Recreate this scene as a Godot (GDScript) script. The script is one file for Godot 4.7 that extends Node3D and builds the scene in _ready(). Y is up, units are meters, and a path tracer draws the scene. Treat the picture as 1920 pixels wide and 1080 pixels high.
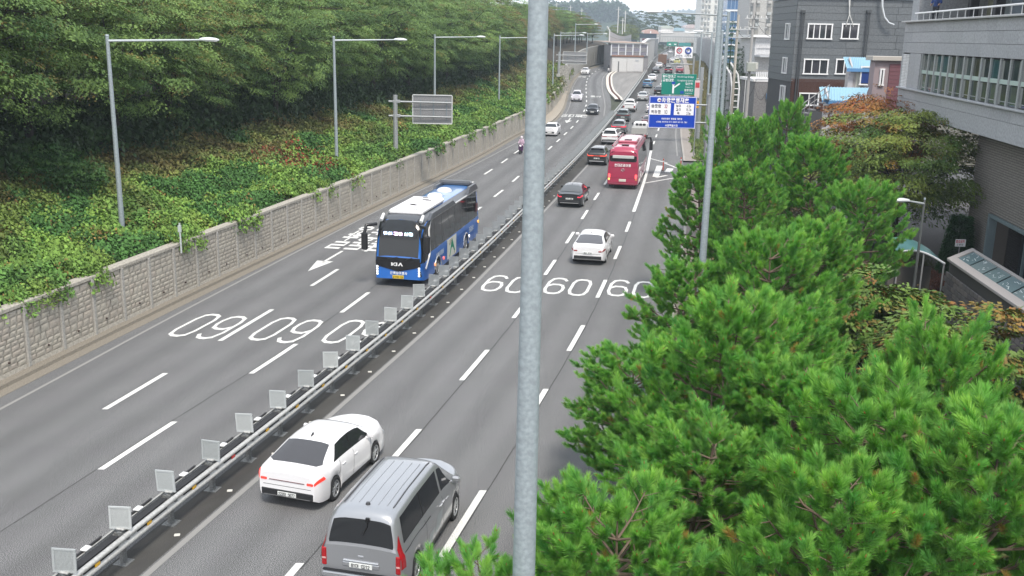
extends Node3D
# A motorway seen from a footbridge. Units are metres, y up, the road runs along -z.
const FOC := 1850.0
const PITCH := 0.2514
const ROLL := 0.0207
const EYE := Vector3(0, 11.8, 0)
var cam_r: Vector3
var cam_u: Vector3
var cam_f: Vector3
var mats := {}
var used := {}
var rng := RandomNumberGenerator.new()
var nz := FastNoiseLite.new()

# ---------- helpers: survey of the photograph ----------
func pz(px, py, z) -> Vector3:            # the point at world z that lies on this sight line
	var d = cam_r * ((px - 960.0) / FOC) - cam_u * ((py - 540.0) / FOC) + cam_f
	return EYE + d * (z / d.z)
func gnd(px, py, off = 0.0) -> Vector3:   # the point of the road surface on this sight line
	var d = cam_r * ((px - 960.0) / FOC) - cam_u * ((py - 540.0) / FOC) + cam_f
	var y = 0.0
	var p = Vector3.ZERO
	for i in 50:
		p = EYE + d * ((y + off - EYE.y) / d.y)
		y = y * 0.7 + 0.3 * lift(p.z)
	return p
func lift(z) -> float:
	return 4.6 * smoothstep(115.0, 300.0, -z)
func tab(t: Array, z) -> float:           # smooth curve through (distance, value) pairs
	var d = -z
	var n = t.size() / 2
	if d <= t[0]: return t[1] + (t[3] - t[1]) / (t[2] - t[0]) * (d - t[0])
	if d >= t[2 * n - 2]: return t[2 * n - 1] + (t[2 * n - 1] - t[2 * n - 3]) / (t[2 * n - 2] - t[2 * n - 4]) * (d - t[2 * n - 2])
	var i = 0
	while d > t[2 * i + 2]: i += 1
	var slope = func(k):
		var a = maxi(k - 1, 0)
		var b = mini(k + 1, n - 1)
		return (t[2 * b + 1] - t[2 * a + 1]) / (t[2 * b] - t[2 * a])
	var h = t[2 * i + 2] - t[2 * i]
	var u = (d - t[2 * i]) / h
	var m0 = slope.call(i) * h
	var m1 = slope.call(i + 1) * h
	return (2 * u * u * u - 3 * u * u + 1) * t[2 * i + 1] + (u * u * u - 2 * u * u + u) * m0 + (3 * u * u - 2 * u * u * u) * t[2 * i + 3] + (u * u * u - u * u) * m1
const T_EDGE := [0.0, -12.4, 19.6, -8.0, 28.9, -5.75, 41.1, -2.95, 55.0, -0.2, 70.0, 2.6, 98.0, 7.8, 135.0, 14.3, 173.0, 21.0, 228.0, 30.5, 300.0, 42.0, 358.0, 51.0, 660.0, 101.0, 1000.0, 158.0]
const T_WALL := [0.0, -22.9, 31.3, -17.2, 41.0, -15.3, 56.1, -12.2, 67.8, -9.8, 80.5, -7.2, 99.7, -3.5, 124.2, 0.8, 150.0, 5.1, 188.0, 9.2, 203.0, 10.6, 223.0, 12.7, 258.0, 17.9, 297.0, 26.8, 360.0, 44.0]
const T_CURB := [0.0, -22.05, 31.3, -16.4, 41.0, -14.55, 56.1, -11.45, 67.8, -9.05, 80.5, -6.45, 99.7, -2.75, 121.0, 0.9, 129.7, 3.3, 138.6, 5.5, 157.0, 7.7, 185.0, 9.8, 216.0, 12.7, 247.0, 17.2, 276.0, 25.0, 340.0, 42.0]
const T_LEDGE := [0.0, -21.2, 29.2, -16.1, 41.5, -14.0, 59.0, -10.7, 68.5, -8.8, 85.7, -5.0, 95.5, -3.0, 121.0, 2.0, 143.0, 6.5, 161.0, 8.6, 191.0, 10.6, 203.0, 11.6, 231.6, 15.0, 260.0, 20.6, 300.0, 31.0]
const T_C := [0.0, -19.0, 31.1, -12.5, 38.9, -10.9, 47.5, -9.2, 87.1, -2.3, 94.9, -1.0, 104.2, 0.4, 121.0, 3.4]
const T_D := [0.0, -17.0, 26.6, -10.8, 34.9, -8.7, 42.9, -7.0, 75.4, -1.1, 83.5, 0.2, 121.1, 5.9, 142.0, 9.0, 163.8, 11.5, 186.0, 13.0, 203.0, 14.1, 224.0, 16.0, 241.6, 18.7, 260.0, 22.3, 300.0, 33.0]
const T_LR := [0.0, -14.0, 135.0, 12.0, 148.3, 13.1, 162.6, 14.5, 171.8, 15.2, 187.0, 16.2, 204.0, 17.4, 225.0, 19.4, 246.0, 22.7, 300.0, 36.0]
const T_BAR := [0.0, 0.75, 45.0, 0.9, 80.0, 1.15, 150.0, 1.8, 260.0, 1.8]
const T_A := [0.0, 3.12, 40.0, 3.12, 75.0, 2.85, 110.0, 2.7, 300.0, 2.6]
const T_B := [0.0, 6.25, 60.0, 6.2, 85.0, 5.9, 110.0, 5.3, 300.0, 5.2]
const T_RC := [0.0, 9.7, 70.0, 9.7, 98.0, 8.9, 130.0, 8.1, 190.0, 7.8, 240.0, 7.5, 700.0, 7.5]
func edge(z): return tab(T_EDGE, z)
func bar(z): return edge(z) - tab(T_BAR, z)
func wallx(z): return tab(T_WALL, z)
func along(f: Callable, z) -> Vector3:    # unit direction of a line x = f(z), away from the camera
	return Vector3(f.call(z - 1.0) - f.call(z + 1.0), lift(z - 1.0) - lift(z + 1.0), -2.0).normalized()
func sp(f: Callable, z, y = 0.0) -> Vector3:
	return Vector3(f.call(z), lift(z) + y, z)

# ---------- helpers: naming ----------
func numbered(s: String) -> String:
	var n = used.get(s, 0)
	used[s] = n + 1
	return s if n == 0 else "%s_%03d" % [s, n]
func tag(o: Node, label: String, category: String, group = ""):
	o.set_meta("label", label)
	o.set_meta("category", category)
	if group: o.set_meta("group", group)
	return o
func thing(called, label, category, at = Vector3.ZERO, turn = 0.0, group = "") -> Node3D:
	var o = Node3D.new()
	o.name = numbered(called)
	add_child(o)
	o.position = at
	o.rotation.y = turn
	tag(o, label, category, group)
	return o
func begin() -> SurfaceTool:
	var s = SurfaceTool.new()
	s.begin(Mesh.PRIMITIVE_TRIANGLES)
	s.set_smooth_group(-1)
	return s
func done(s: SurfaceTool, smooth_it = true) -> ArrayMesh:
	if smooth_it: s.generate_normals()
	return s.commit()
func node(called: String, mesh: Mesh, m: Material, parent: Node = null, at = Transform3D()) -> MeshInstance3D:
	var o = MeshInstance3D.new()
	o.mesh = mesh
	o.material_override = m
	o.transform = at
	if parent == null:
		o.name = numbered(called)
		add_child(o)
	else:
		o.name = called
		parent.add_child(o, true)
	return o
func put(called: String, s: SurfaceTool, m: Material, parent: Node = null) -> MeshInstance3D:
	return node(called, done(s), m, parent)
func struct(called, s, m) -> MeshInstance3D:
	var o = put(called, s, m)
	o.set_meta("kind", "structure")
	return o
func copy(o: Node3D, label: String, at: Vector3, turn: float, group = "") -> Node3D:
	var base = o.name.rstrip("0123456789").rstrip("_")
	var c = o.duplicate()
	c.name = numbered(base)
	add_child(c)
	c.position = at
	c.rotation = Vector3(0, turn, 0)
	c.set_meta("label", label)
	if group: c.set_meta("group", group)
	return c

# ---------- helpers: shapes (quads are given counter-clockwise as seen from outside) ----------
func tri(s, a, b, c):
	s.add_vertex(a)
	s.add_vertex(c)
	s.add_vertex(b)
func quad(s, a, b, c, d):
	tri(s, a, b, c)
	tri(s, a, c, d)
func box(s, c: Vector3, size: Vector3, bv = 0.0, basis = Basis()):
	s.set_smooth_group(-1)
	var h = size * 0.5
	if bv <= 0.0:
		var p = []
		for i in 8: p.append(c + basis * Vector3(h.x * (1 if i & 1 else -1), h.y * (1 if i & 2 else -1), h.z * (1 if i & 4 else -1)))
		quad(s, p[4], p[5], p[7], p[6])
		quad(s, p[1], p[0], p[2], p[3])
		quad(s, p[5], p[1], p[3], p[7])
		quad(s, p[0], p[4], p[6], p[2])
		quad(s, p[6], p[7], p[3], p[2])
		quad(s, p[0], p[1], p[5], p[4])
		return
	bv = min(bv, min(h.x, min(h.y, h.z)) * 0.9)
	var v = func(sx, sy, sz, ax):    # corner point lying on the face of axis ax
		var q = Vector3(sx * h.x, sy * h.y, sz * h.z)
		for k in 3:
			if k != ax: q[k] -= signf(q[k]) * bv
		return c + basis * q
	for ax in 3:
		var b1 = (ax + 1) % 3
		var b2 = (ax + 2) % 3
		for sg in [1, -1]:
			var cs = [[1, 1], [-1, 1], [-1, -1], [1, -1]]
			var pts = []
			for q in cs:
				var w = [0, 0, 0]
				w[ax] = sg
				w[b1] = q[0]
				w[b2] = q[1]
				pts.append(v.call(w[0], w[1], w[2], ax))
			if sg > 0: quad(s, pts[0], pts[1], pts[2], pts[3])
			else: quad(s, pts[3], pts[2], pts[1], pts[0])
		for s1 in [1, -1]:
			for s2 in [1, -1]:
				var e = []
				for t in [1, -1]:
					var w = [0, 0, 0]
					w[ax] = t
					w[b1] = s1
					w[b2] = s2
					e.append(v.call(w[0], w[1], w[2], b1))
					e.append(v.call(w[0], w[1], w[2], b2))
				if s1 * s2 > 0: quad(s, e[2], e[3], e[1], e[0])
				else: quad(s, e[0], e[1], e[3], e[2])
	for sx in [1, -1]:
		for sy in [1, -1]:
			for sz in [1, -1]:
				var a = v.call(sx, sy, sz, 0)
				var b = v.call(sx, sy, sz, 1)
				var d = v.call(sx, sy, sz, 2)
				if sx * sy * sz > 0: tri(s, a, b, d)
				else: tri(s, d, b, a)
func tube(s, pts: Array, radii: Array, n = 8, caps = true):
	s.set_smooth_group(1)
	var prev = []
	var up = Vector3(0.13, 0.9, 0.41)
	for i in pts.size():
		var d = (pts[mini(i + 1, pts.size() - 1)] - pts[maxi(i - 1, 0)]).normalized()
		if absf(d.dot(up)) > 0.97: up = Vector3(1, 0.1, 0.2)
		var x = d.cross(up).normalized()
		var y = x.cross(d)
		var r = radii[i] if i < radii.size() else radii[-1]
		var ring = []
		for k in n:
			var a = TAU * k / n
			ring.append(pts[i] + (x * cos(a) + y * sin(a)) * r)
		if i > 0:
			for k in n: quad(s, prev[k], ring[k], ring[(k + 1) % n], prev[(k + 1) % n])
		if caps and (i == 0 or i == pts.size() - 1):
			s.set_smooth_group(-1)
			for k in n:
				if i == 0: tri(s, pts[i], ring[k], ring[(k + 1) % n])
				else: tri(s, pts[i], ring[(k + 1) % n], ring[k])
			s.set_smooth_group(1)
		prev = ring
	s.set_smooth_group(-1)
func prism(s, poly: Array, depth: float, tf: Transform3D):  # outline in x, y (counter-clockwise) pushed back along -z
	s.set_smooth_group(-1)
	var pl = PackedVector2Array(poly)
	var ix = Geometry2D.triangulate_polygon(pl)
	for i in range(0, ix.size(), 3):
		var a = pl[ix[i]]
		var b = pl[ix[i + 1]]
		var c = pl[ix[i + 2]]
		if (b - a).cross(c - a) < 0:
			var t = b
			b = c
			c = t
		tri(s, tf * Vector3(a.x, a.y, 0), tf * Vector3(b.x, b.y, 0), tf * Vector3(c.x, c.y, 0))
		tri(s, tf * Vector3(a.x, a.y, -depth), tf * Vector3(c.x, c.y, -depth), tf * Vector3(b.x, b.y, -depth))
	for i in pl.size():
		var a = pl[i]
		var b = pl[(i + 1) % pl.size()]
		quad(s, tf * Vector3(a.x, a.y, -depth), tf * Vector3(b.x, b.y, -depth), tf * Vector3(b.x, b.y, 0), tf * Vector3(a.x, a.y, 0))
func sweep(s, f: Callable, z0, z1, dz, prof: Array, closed = false, smooth_g = -1):  # profile (right, up) swept along x = f(z)
	s.set_smooth_group(smooth_g)
	var prev = []
	var z = z0
	while true:
		var d = along(f, z)
		var r = Vector3(-d.z, 0, d.x).normalized()
		var o = sp(f, z)
		var ring = []
		for p in prof: ring.append(o + r * p.x + Vector3.UP * p.y)
		if prev.size():
			for k in (ring.size() if closed else ring.size() - 1):
				var k2 = (k + 1) % ring.size()
				quad(s, prev[k], prev[k2], ring[k2], ring[k])
		prev = ring
		if z <= z1: break
		z = maxf(z - dz, z1)

# ---------- materials: base colours are linear ----------
func mat(r, g, b, rough = 0.8, metal = 0.0) -> StandardMaterial3D:
	var key = "%.3f %.3f %.3f %.2f %.2f" % [r, g, b, rough, metal]
	if not mats.has(key):
		var m = StandardMaterial3D.new()
		m.albedo_color = Color(r, g, b).linear_to_srgb()
		m.roughness = rough
		m.metallic = metal
		mats[key] = m
	return mats[key]
func noise_tex(freq, octaves, lo: Color, hi: Color, size = 512, seed_n = 1, kind = FastNoiseLite.TYPE_SIMPLEX_SMOOTH, bump = 0.0) -> NoiseTexture2D:
	var t = NoiseTexture2D.new()
	t.width = size
	t.height = size
	t.seamless = true
	var n = FastNoiseLite.new()
	n.noise_type = kind
	n.seed = seed_n
	n.frequency = freq
	n.fractal_octaves = octaves
	t.noise = n
	if bump > 0.0:
		t.as_normal_map = true
		t.bump_strength = bump
	else:
		var g = Gradient.new()
		g.set_color(0, lo)
		g.set_color(1, hi)
		t.color_ramp = g
	return t
func grain(r, g, b, amp, tile, rough = 0.85, freq = 0.03, octv = 4, bump = 0.0, seed_n = 1, metal = 0.0, vcol = false) -> StandardMaterial3D:
	var key = "grain" + str([r, g, b, amp, tile, rough, freq, octv, bump, seed_n, metal, vcol])
	if mats.has(key): return mats[key]
	var m = StandardMaterial3D.new()
	m.albedo_color = Color(r, g, b).linear_to_srgb() if not vcol else Color.WHITE
	m.vertex_color_use_as_albedo = vcol
	var tk = "tex" + str([amp, freq, octv, seed_n])
	if not mats.has(tk):
		mats[tk] = noise_tex(freq, octv, Color(1, 1, 1) * (1.0 - amp), Color.WHITE, 512, seed_n)
		mats[tk].color_ramp.set_color(0, Color(1.0 - amp, 1.0 - amp, 1.0 - amp))
	m.albedo_texture = mats[tk]
	if bump > 0.0:
		var bk = "bump" + str([freq, octv, seed_n])
		if not mats.has(bk): mats[bk] = noise_tex(freq, octv, Color.BLACK, Color.WHITE, 512, seed_n, FastNoiseLite.TYPE_SIMPLEX_SMOOTH, 6.0)
		m.normal_enabled = true
		m.normal_texture = mats[bk]
		m.normal_scale = bump
	m.uv1_triplanar = true
	m.uv1_world_triplanar = true
	m.uv1_scale = Vector3.ONE / tile
	m.roughness = rough
	m.metallic = metal
	mats[key] = m
	return m
func glow(r, g, b, e) -> StandardMaterial3D:
	var key = "glow" + str([r, g, b, e])
	if not mats.has(key):
		var m = StandardMaterial3D.new()
		m.albedo_color = Color(r, g, b).linear_to_srgb()
		m.roughness = 0.25
		m.emission_enabled = true
		m.emission = Color(r, g, b).linear_to_srgb()
		m.emission_energy_multiplier = e
		mats[key] = m
	return mats[key]
func pane(r, g, b, rough = 0.05) -> StandardMaterial3D:       # dark tinted glass
	var m = mat(r, g, b, rough, 0.0)
	m.metallic_specular = 0.5
	return m

# ---------- lettering: strokes in a unit square, y down ----------
const JA := {"ㄱ": [[0, 0, 1, 0, 1, 1]], "ㄴ": [[0, 0, 0, 1, 1, 1]], "ㄷ": [[1, 0, 0, 0, 0, 1, 1, 1]], "ㄹ": [[0, 0, 1, 0, 1, .5, 0, .5, 0, 1, 1, 1]], "ㅁ": [[0, 0, 1, 0, 1, 1, 0, 1, 0, 0]],
	"ㅂ": [[0, 0, 0, 1, 1, 1, 1, 0], [0, .5, 1, .5]], "ㅅ": [[.5, 0, 0, 1], [.5, .2, 1, 1]], "ㅇ": [[.3, 0, .7, 0, 1, .3, 1, .7, .7, 1, .3, 1, 0, .7, 0, .3, .3, 0]], "ㅈ": [[0, 0, 1, 0], [.5, 0, 0, 1], [.5, .3, 1, 1]],
	"ㅊ": [[.3, -.2, .7, -.2], [0, .1, 1, .1], [.5, .1, 0, 1], [.5, .4, 1, 1]], "ㅋ": [[0, 0, 1, 0, 1, 1], [0, .5, 1, .5]], "ㅌ": [[1, 0, 0, 0, 0, 1, 1, 1], [0, .5, 1, .5]], "ㅍ": [[0, 0, 1, 0], [0, 1, 1, 1], [.25, 0, .25, 1], [.75, 0, .75, 1]],
	"ㅎ": [[.3, -.2, .7, -.2], [0, .1, 1, .1], [.3, .35, .7, .35, .95, .67, .7, 1, .3, 1, .05, .67, .3, .35]]}
const LEAD := "ㄱㄱㄴㄷㄷㄹㅁㅂㅂㅅㅅㅇㅈㅈㅊㅋㅌㅍㅎ"
const TAIL := " ㄱㄱㄱㄴㄴㄴㄷㄹㄹㄹㄹㄹㄹㄹㄹㅁㅂㅂㅅㅅㅇㅈㅊㅋㅌㅍㅎ"
# vowels: upright strokes (x within the right third) and flat strokes (y within the lower third)
const VU := {0: [[.3, 0, .3, 1], [.3, .45, 1, .45]], 1: [[.1, 0, .1, 1], [.8, 0, .8, 1], [.1, .45, .8, .45]], 2: [[.3, 0, .3, 1], [.3, .33, 1, .33], [.3, .6, 1, .6]], 4: [[.7, 0, .7, 1], [0, .45, .7, .45]], 5: [[.45, 0, .45, 1], [1, 0, 1, 1], [0, .45, .45, .45]],
	6: [[.7, 0, .7, 1], [0, .33, .7, .33], [0, .6, .7, .6]], 9: [[.3, 0, .3, 1], [.3, .45, 1, .45]], 14: [[.7, 0, .7, 1], [.2, .45, .7, .45]], 16: [[.6, 0, .6, 1]], 19: [[.6, 0, .6, 1]], 20: [[.5, 0, .5, 1]], 7: [[.45, 0, .45, 1], [1, 0, 1, 1], [0, .33, .45, .33], [0, .6, .45, .6]], 11: [[.6, 0, .6, 1]]}
const VF := {8: [[0, 1, 1, 1], [.5, .2, .5, 1]], 9: [[0, 1, 1, 1], [.5, .2, .5, 1]], 11: [[0, 1, 1, 1], [.5, .2, .5, 1]], 12: [[0, 1, 1, 1], [.3, .2, .3, 1], [.7, .2, .7, 1]], 13: [[0, .2, 1, .2], [.5, .2, .5, 1]], 14: [[0, .2, 1, .2], [.5, .2, .5, 1]], 16: [[0, .2, 1, .2], [.5, .2, .5, 1]], 17: [[0, .2, 1, .2], [.3, .2, .3, 1], [.7, .2, .7, 1]], 18: [[0, .6, 1, .6]], 19: [[0, .6, 1, .6]]}
const LAT := {"0": [[0, .25, .12, .06, .35, 0, .65, 0, .88, .06, 1, .25, 1, .75, .88, .94, .65, 1, .35, 1, .12, .94, 0, .75, 0, .25]], "1": [[.25, .18, .55, 0, .55, 1]], "2": [[.05, .22, .2, .05, .5, 0, .8, .05, .95, .25, .85, .45, .05, 1, 1, 1]],
	"3": [[.05, .1, .4, 0, .8, .05, .95, .25, .75, .46, .4, .48], [.75, .46, 1, .7, .85, .95, .45, 1, .05, .9]], "4": [[.72, 1, .72, 0, 0, .7, 1, .7]], "5": [[.9, 0, .15, 0, .1, .45, .6, .4, .95, .6, .9, .9, .5, 1, .05, .92]],
	"6": [[.95, .13, .8, .03, .6, 0, .4, 0, .15, .06, 0, .28, 0, .75, .12, .94, .35, 1, .65, 1, .88, .94, 1, .78, 1, .62, .88, .47, .65, .42, .3, .42, .02, .55]], "7": [[0, 0, 1, 0, .4, 1]], "8": [[.5, .45, .1, .3, .1, .1, .5, 0, .9, .1, .9, .3, .5, .45, 0, .65, .05, .92, .5, 1, .95, .92, 1, .65, .5, .45]],
	"9": [[.05, .87, .2, .97, .4, 1, .6, 1, .85, .94, 1, .72, 1, .25, .88, .06, .65, 0, .35, 0, .12, .06, 0, .22, 0, .38, .12, .53, .35, .58, .7, .58, .98, .45]], ".": [[.1, .9, .1, 1]], "t": [[.4, .15, .4, 1, .8, 1], [.1, .4, .8, .4]], "m": [[0, 1, 0, .4, .5, .4, .5, 1], [.5, .4, 1, .4, 1, 1]],
	"(": [[.6, 0, .3, .3, .3, .7, .6, 1]], ")": [[.3, 0, .6, .3, .6, .7, .3, 1]], "K": [[0, 0, 0, 1], [1, 0, .1, .5, 1, 1]], "I": [[.5, 0, .5, 1]], "A": [[0, 1, .5, 0, 1, 1]], "P": [[0, 1, 0, 0, .8, 0, .95, .25, .8, .5, 0, .5]], "-": [[.1, .5, .9, .5]], "/": [[0, 1, 1, 0]], "V": [[0, 0, .5, 1, 1, 0]], "B": [[0, 0, 0, 1, .8, 1, 1, .75, .8, .5, 0, .5], [.8, .5, .9, .25, .7, 0, 0, 0]], "U": [[0, 0, 0, .8, .3, 1, .7, 1, 1, .8, 1, 0]], "S": [[1, .1, .6, 0, .1, .1, .1, .4, .9, .6, .95, .9, .5, 1, 0, .9]], "O": [[.3, 0, .7, 0, 1, .3, 1, .7, .7, 1, .3, 1, 0, .7, 0, .3, .3, 0]], "E": [[1, 0, 0, 0, 0, 1, 1, 1], [0, .5, .9, .5]]}
func glyph(ch: String) -> Array:            # [width, strokes]
	var c = ch.unicode_at(0)
	if ch == " ": return [0.5, []]
	if LAT.has(ch): return [0.3 if ch in ".I" else 0.5, LAT[ch].map(func(l): return fit(l, 0.0, 0.0, 0.26 if ch in ".I" else 0.5, 1.0))]
	if c < 0xAC00: return [0.5, []]
	c -= 0xAC00
	var l = LEAD[c / 588]
	var v = (c % 588) / 28
	var t = TAIL[c % 28]
	var o = []
	var hh = 0.56 if t != " " else 1.0
	var flat = VF.has(v)
	var tall = VU.has(v)
	for p in JA[l]: o.append(fit(p, 0.05, 0.12 if l in "ㅊㅎ" else 0.0, 0.46 if tall else 0.78, hh * (0.5 if flat else 0.9) - (0.1 if l in "ㅊㅎ" else 0.0)))
	if flat:
		for p in VF[v]: o.append(fit(p, 0.0, hh * 0.6, 0.56 if tall else 0.88, hh * 0.34))
	if tall:
		for p in VU[v]: o.append(fit(p, 0.6, 0.0, 0.27, hh))
	if t != " ":
		for p in JA[t]: o.append(fit(p, 0.12, 0.72, 0.72, 0.28))
	return [1.05, o]
func fit(p, x, y, w, h) -> Array:
	var r = []
	for i in range(0, p.size(), 2): r.append(Vector2(x + p[i] * w, y + p[i + 1] * h))
	return r
func letters(s, text: String, at: Vector3, rx: Vector3, uy: Vector3, thick = 0.12, centred = true, gap = 0.1) -> float:  # rx, uy: one em to the right and up
	var w = 0.0
	for ch in text: w += glyph(ch)[0] + gap
	var x = -0.5 * w if centred else 0.0
	s.set_smooth_group(-1)
	var lay = rx.cross(uy).normalized() * 0.0005
	var nth = 0
	for ch in text:
		var g = glyph(ch)
		for l in g[1]:
			for i in l.size() - 1:
				var a: Vector2 = l[i]
				var b: Vector2 = l[i + 1]
				var d = (b - a).normalized() * thick * 0.5
				var n = Vector2(-d.y, d.x)
				var q = []
				for p in [a - d * 0.8 - n, b + d * 0.8 - n, b + d * 0.8 + n, a - d * 0.8 + n]: q.append(at + rx * (x + p.x) + uy * (0.5 - p.y) + lay * (nth % 7))
				nth += 1
				quad(s, q[3], q[2], q[1], q[0])
		x += g[0] + gap
	return w

# ---------- the scene ----------
func _ready():
	rng.seed = 7
	nz.seed = 5
	nz.frequency = 0.05
	set_view()
	build_ground()
	build_markings()
	build_barrier()
	build_wall()
	build_bank()
	build_trees()
	build_office()
	build_houses()
	build_far()
	build_signs()
	build_lamps()
	build_traffic()
	build_pines()
	build_right_planting()

func set_view():
	cam_r = Vector3(cos(ROLL), sin(ROLL) * cos(PITCH), -sin(ROLL) * sin(PITCH))
	cam_u = Vector3(-sin(ROLL), cos(ROLL) * cos(PITCH), -cos(ROLL) * sin(PITCH))
	cam_f = Vector3(0, -sin(PITCH), -cos(PITCH))
	var cam = Camera3D.new()
	cam.name = "camera"
	add_child(cam)
	cam.transform = Transform3D(Basis(cam_r, cam_u, -cam_f), EYE)
	cam.fov = rad_to_deg(2.0 * atan(540.0 / FOC))
	cam.near = 0.1
	cam.far = 9000.0
	cam.current = true
	var e = Environment.new()
	e.background_mode = Environment.BG_SKY
	var sky = ProceduralSkyMaterial.new()      # a bright, even overcast
	sky.sky_top_color = Color(0.66, 0.69, 0.73)
	sky.sky_horizon_color = Color(0.97, 0.965, 0.97)
	sky.sky_curve = 0.2
	sky.ground_bottom_color = Color(0.25, 0.25, 0.24)
	sky.ground_horizon_color = Color(0.6, 0.6, 0.6)
	sky.sky_energy_multiplier = 1.0
	e.sky = Sky.new()
	e.sky.sky_material = sky
	e.background_energy_multiplier = 1.0
	e.tonemap_mode = Environment.TONE_MAPPER_LINEAR
	e.tonemap_exposure = 2.8
	e.fog_enabled = true
	e.fog_density = 0.0004
	e.fog_light_color = Color(0.82, 0.88, 0.93)
	e.sdfgi_enabled = true
	e.ssao_enabled = true
	e.ssil_enabled = true
	var we = WorldEnvironment.new()
	we.name = "environment"
	we.environment = e
	add_child(we)
	var sun = DirectionalLight3D.new()
	sun.name = "sun"
	sun.light_energy = 0.45
	sun.light_color = Color(1.0, 0.97, 0.93)
	sun.light_angular_distance = 14.0
	sun.shadow_enabled = true
	sun.rotation_degrees = Vector3(-58, 14, 0)
	add_child(sun)

func strip(s: SurfaceTool, fl: Callable, fr: Callable, z0, z1, dz, n, y, col):   # a sheet between two lines, coloured point by point
	s.set_smooth_group(0)
	var prev = []
	var z = z0
	while true:
		var row = []
		for k in n + 1:
			var t = float(k) / n
			var x = lerpf(fl.call(z), fr.call(z), t)
			row.append([Vector3(x, lift(z) + y, z), col.call(x, z) if col is Callable else col])
		if prev.size():
			for k in n:
				for q in [prev[k], row[k], row[k + 1], prev[k], row[k + 1], prev[k + 1]]:
					s.set_color(q[1])
					s.set_normal(Vector3.UP)
					s.add_vertex(q[0])
		prev = row
		if z <= z1: break
		z = maxf(z - dz * maxf(1.0, -z / 60.0), z1)

func tarmac(tone, lines: Array) -> Callable:
	return func(x, z):
		var v = tone * (1.0 + 0.14 * nz.get_noise_2d(x * 3.0, z * 0.5) + 0.09 * nz.get_noise_2d(x * 14.0 + 50.0, z * 9.0))
		for l in lines:                   # the two worn wheel paths of a lane, and the oily strip between them
			var u = x - l.call(z)
			v *= 1.0 + 0.10 * exp(-pow((u - 0.85) / 0.35, 2)) + 0.10 * exp(-pow((u - 2.35) / 0.35, 2)) - 0.16 * exp(-pow((u - 1.6) / 0.5, 2)) - 0.1 * exp(-pow(u / 0.35, 2))
		return Color(v, v * 0.995, v * 1.0)

func paint(s, f: Callable, z0, z1, w, y = 0.009, dz = 2.0):   # a painted line along x = f(z)
	strip(s, func(z): return f.call(z) - w * 0.5, func(z): return f.call(z) + w * 0.5, z0, z1, dz, 1, y, Color.WHITE)

func done_flat(s): return s.commit()

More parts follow.
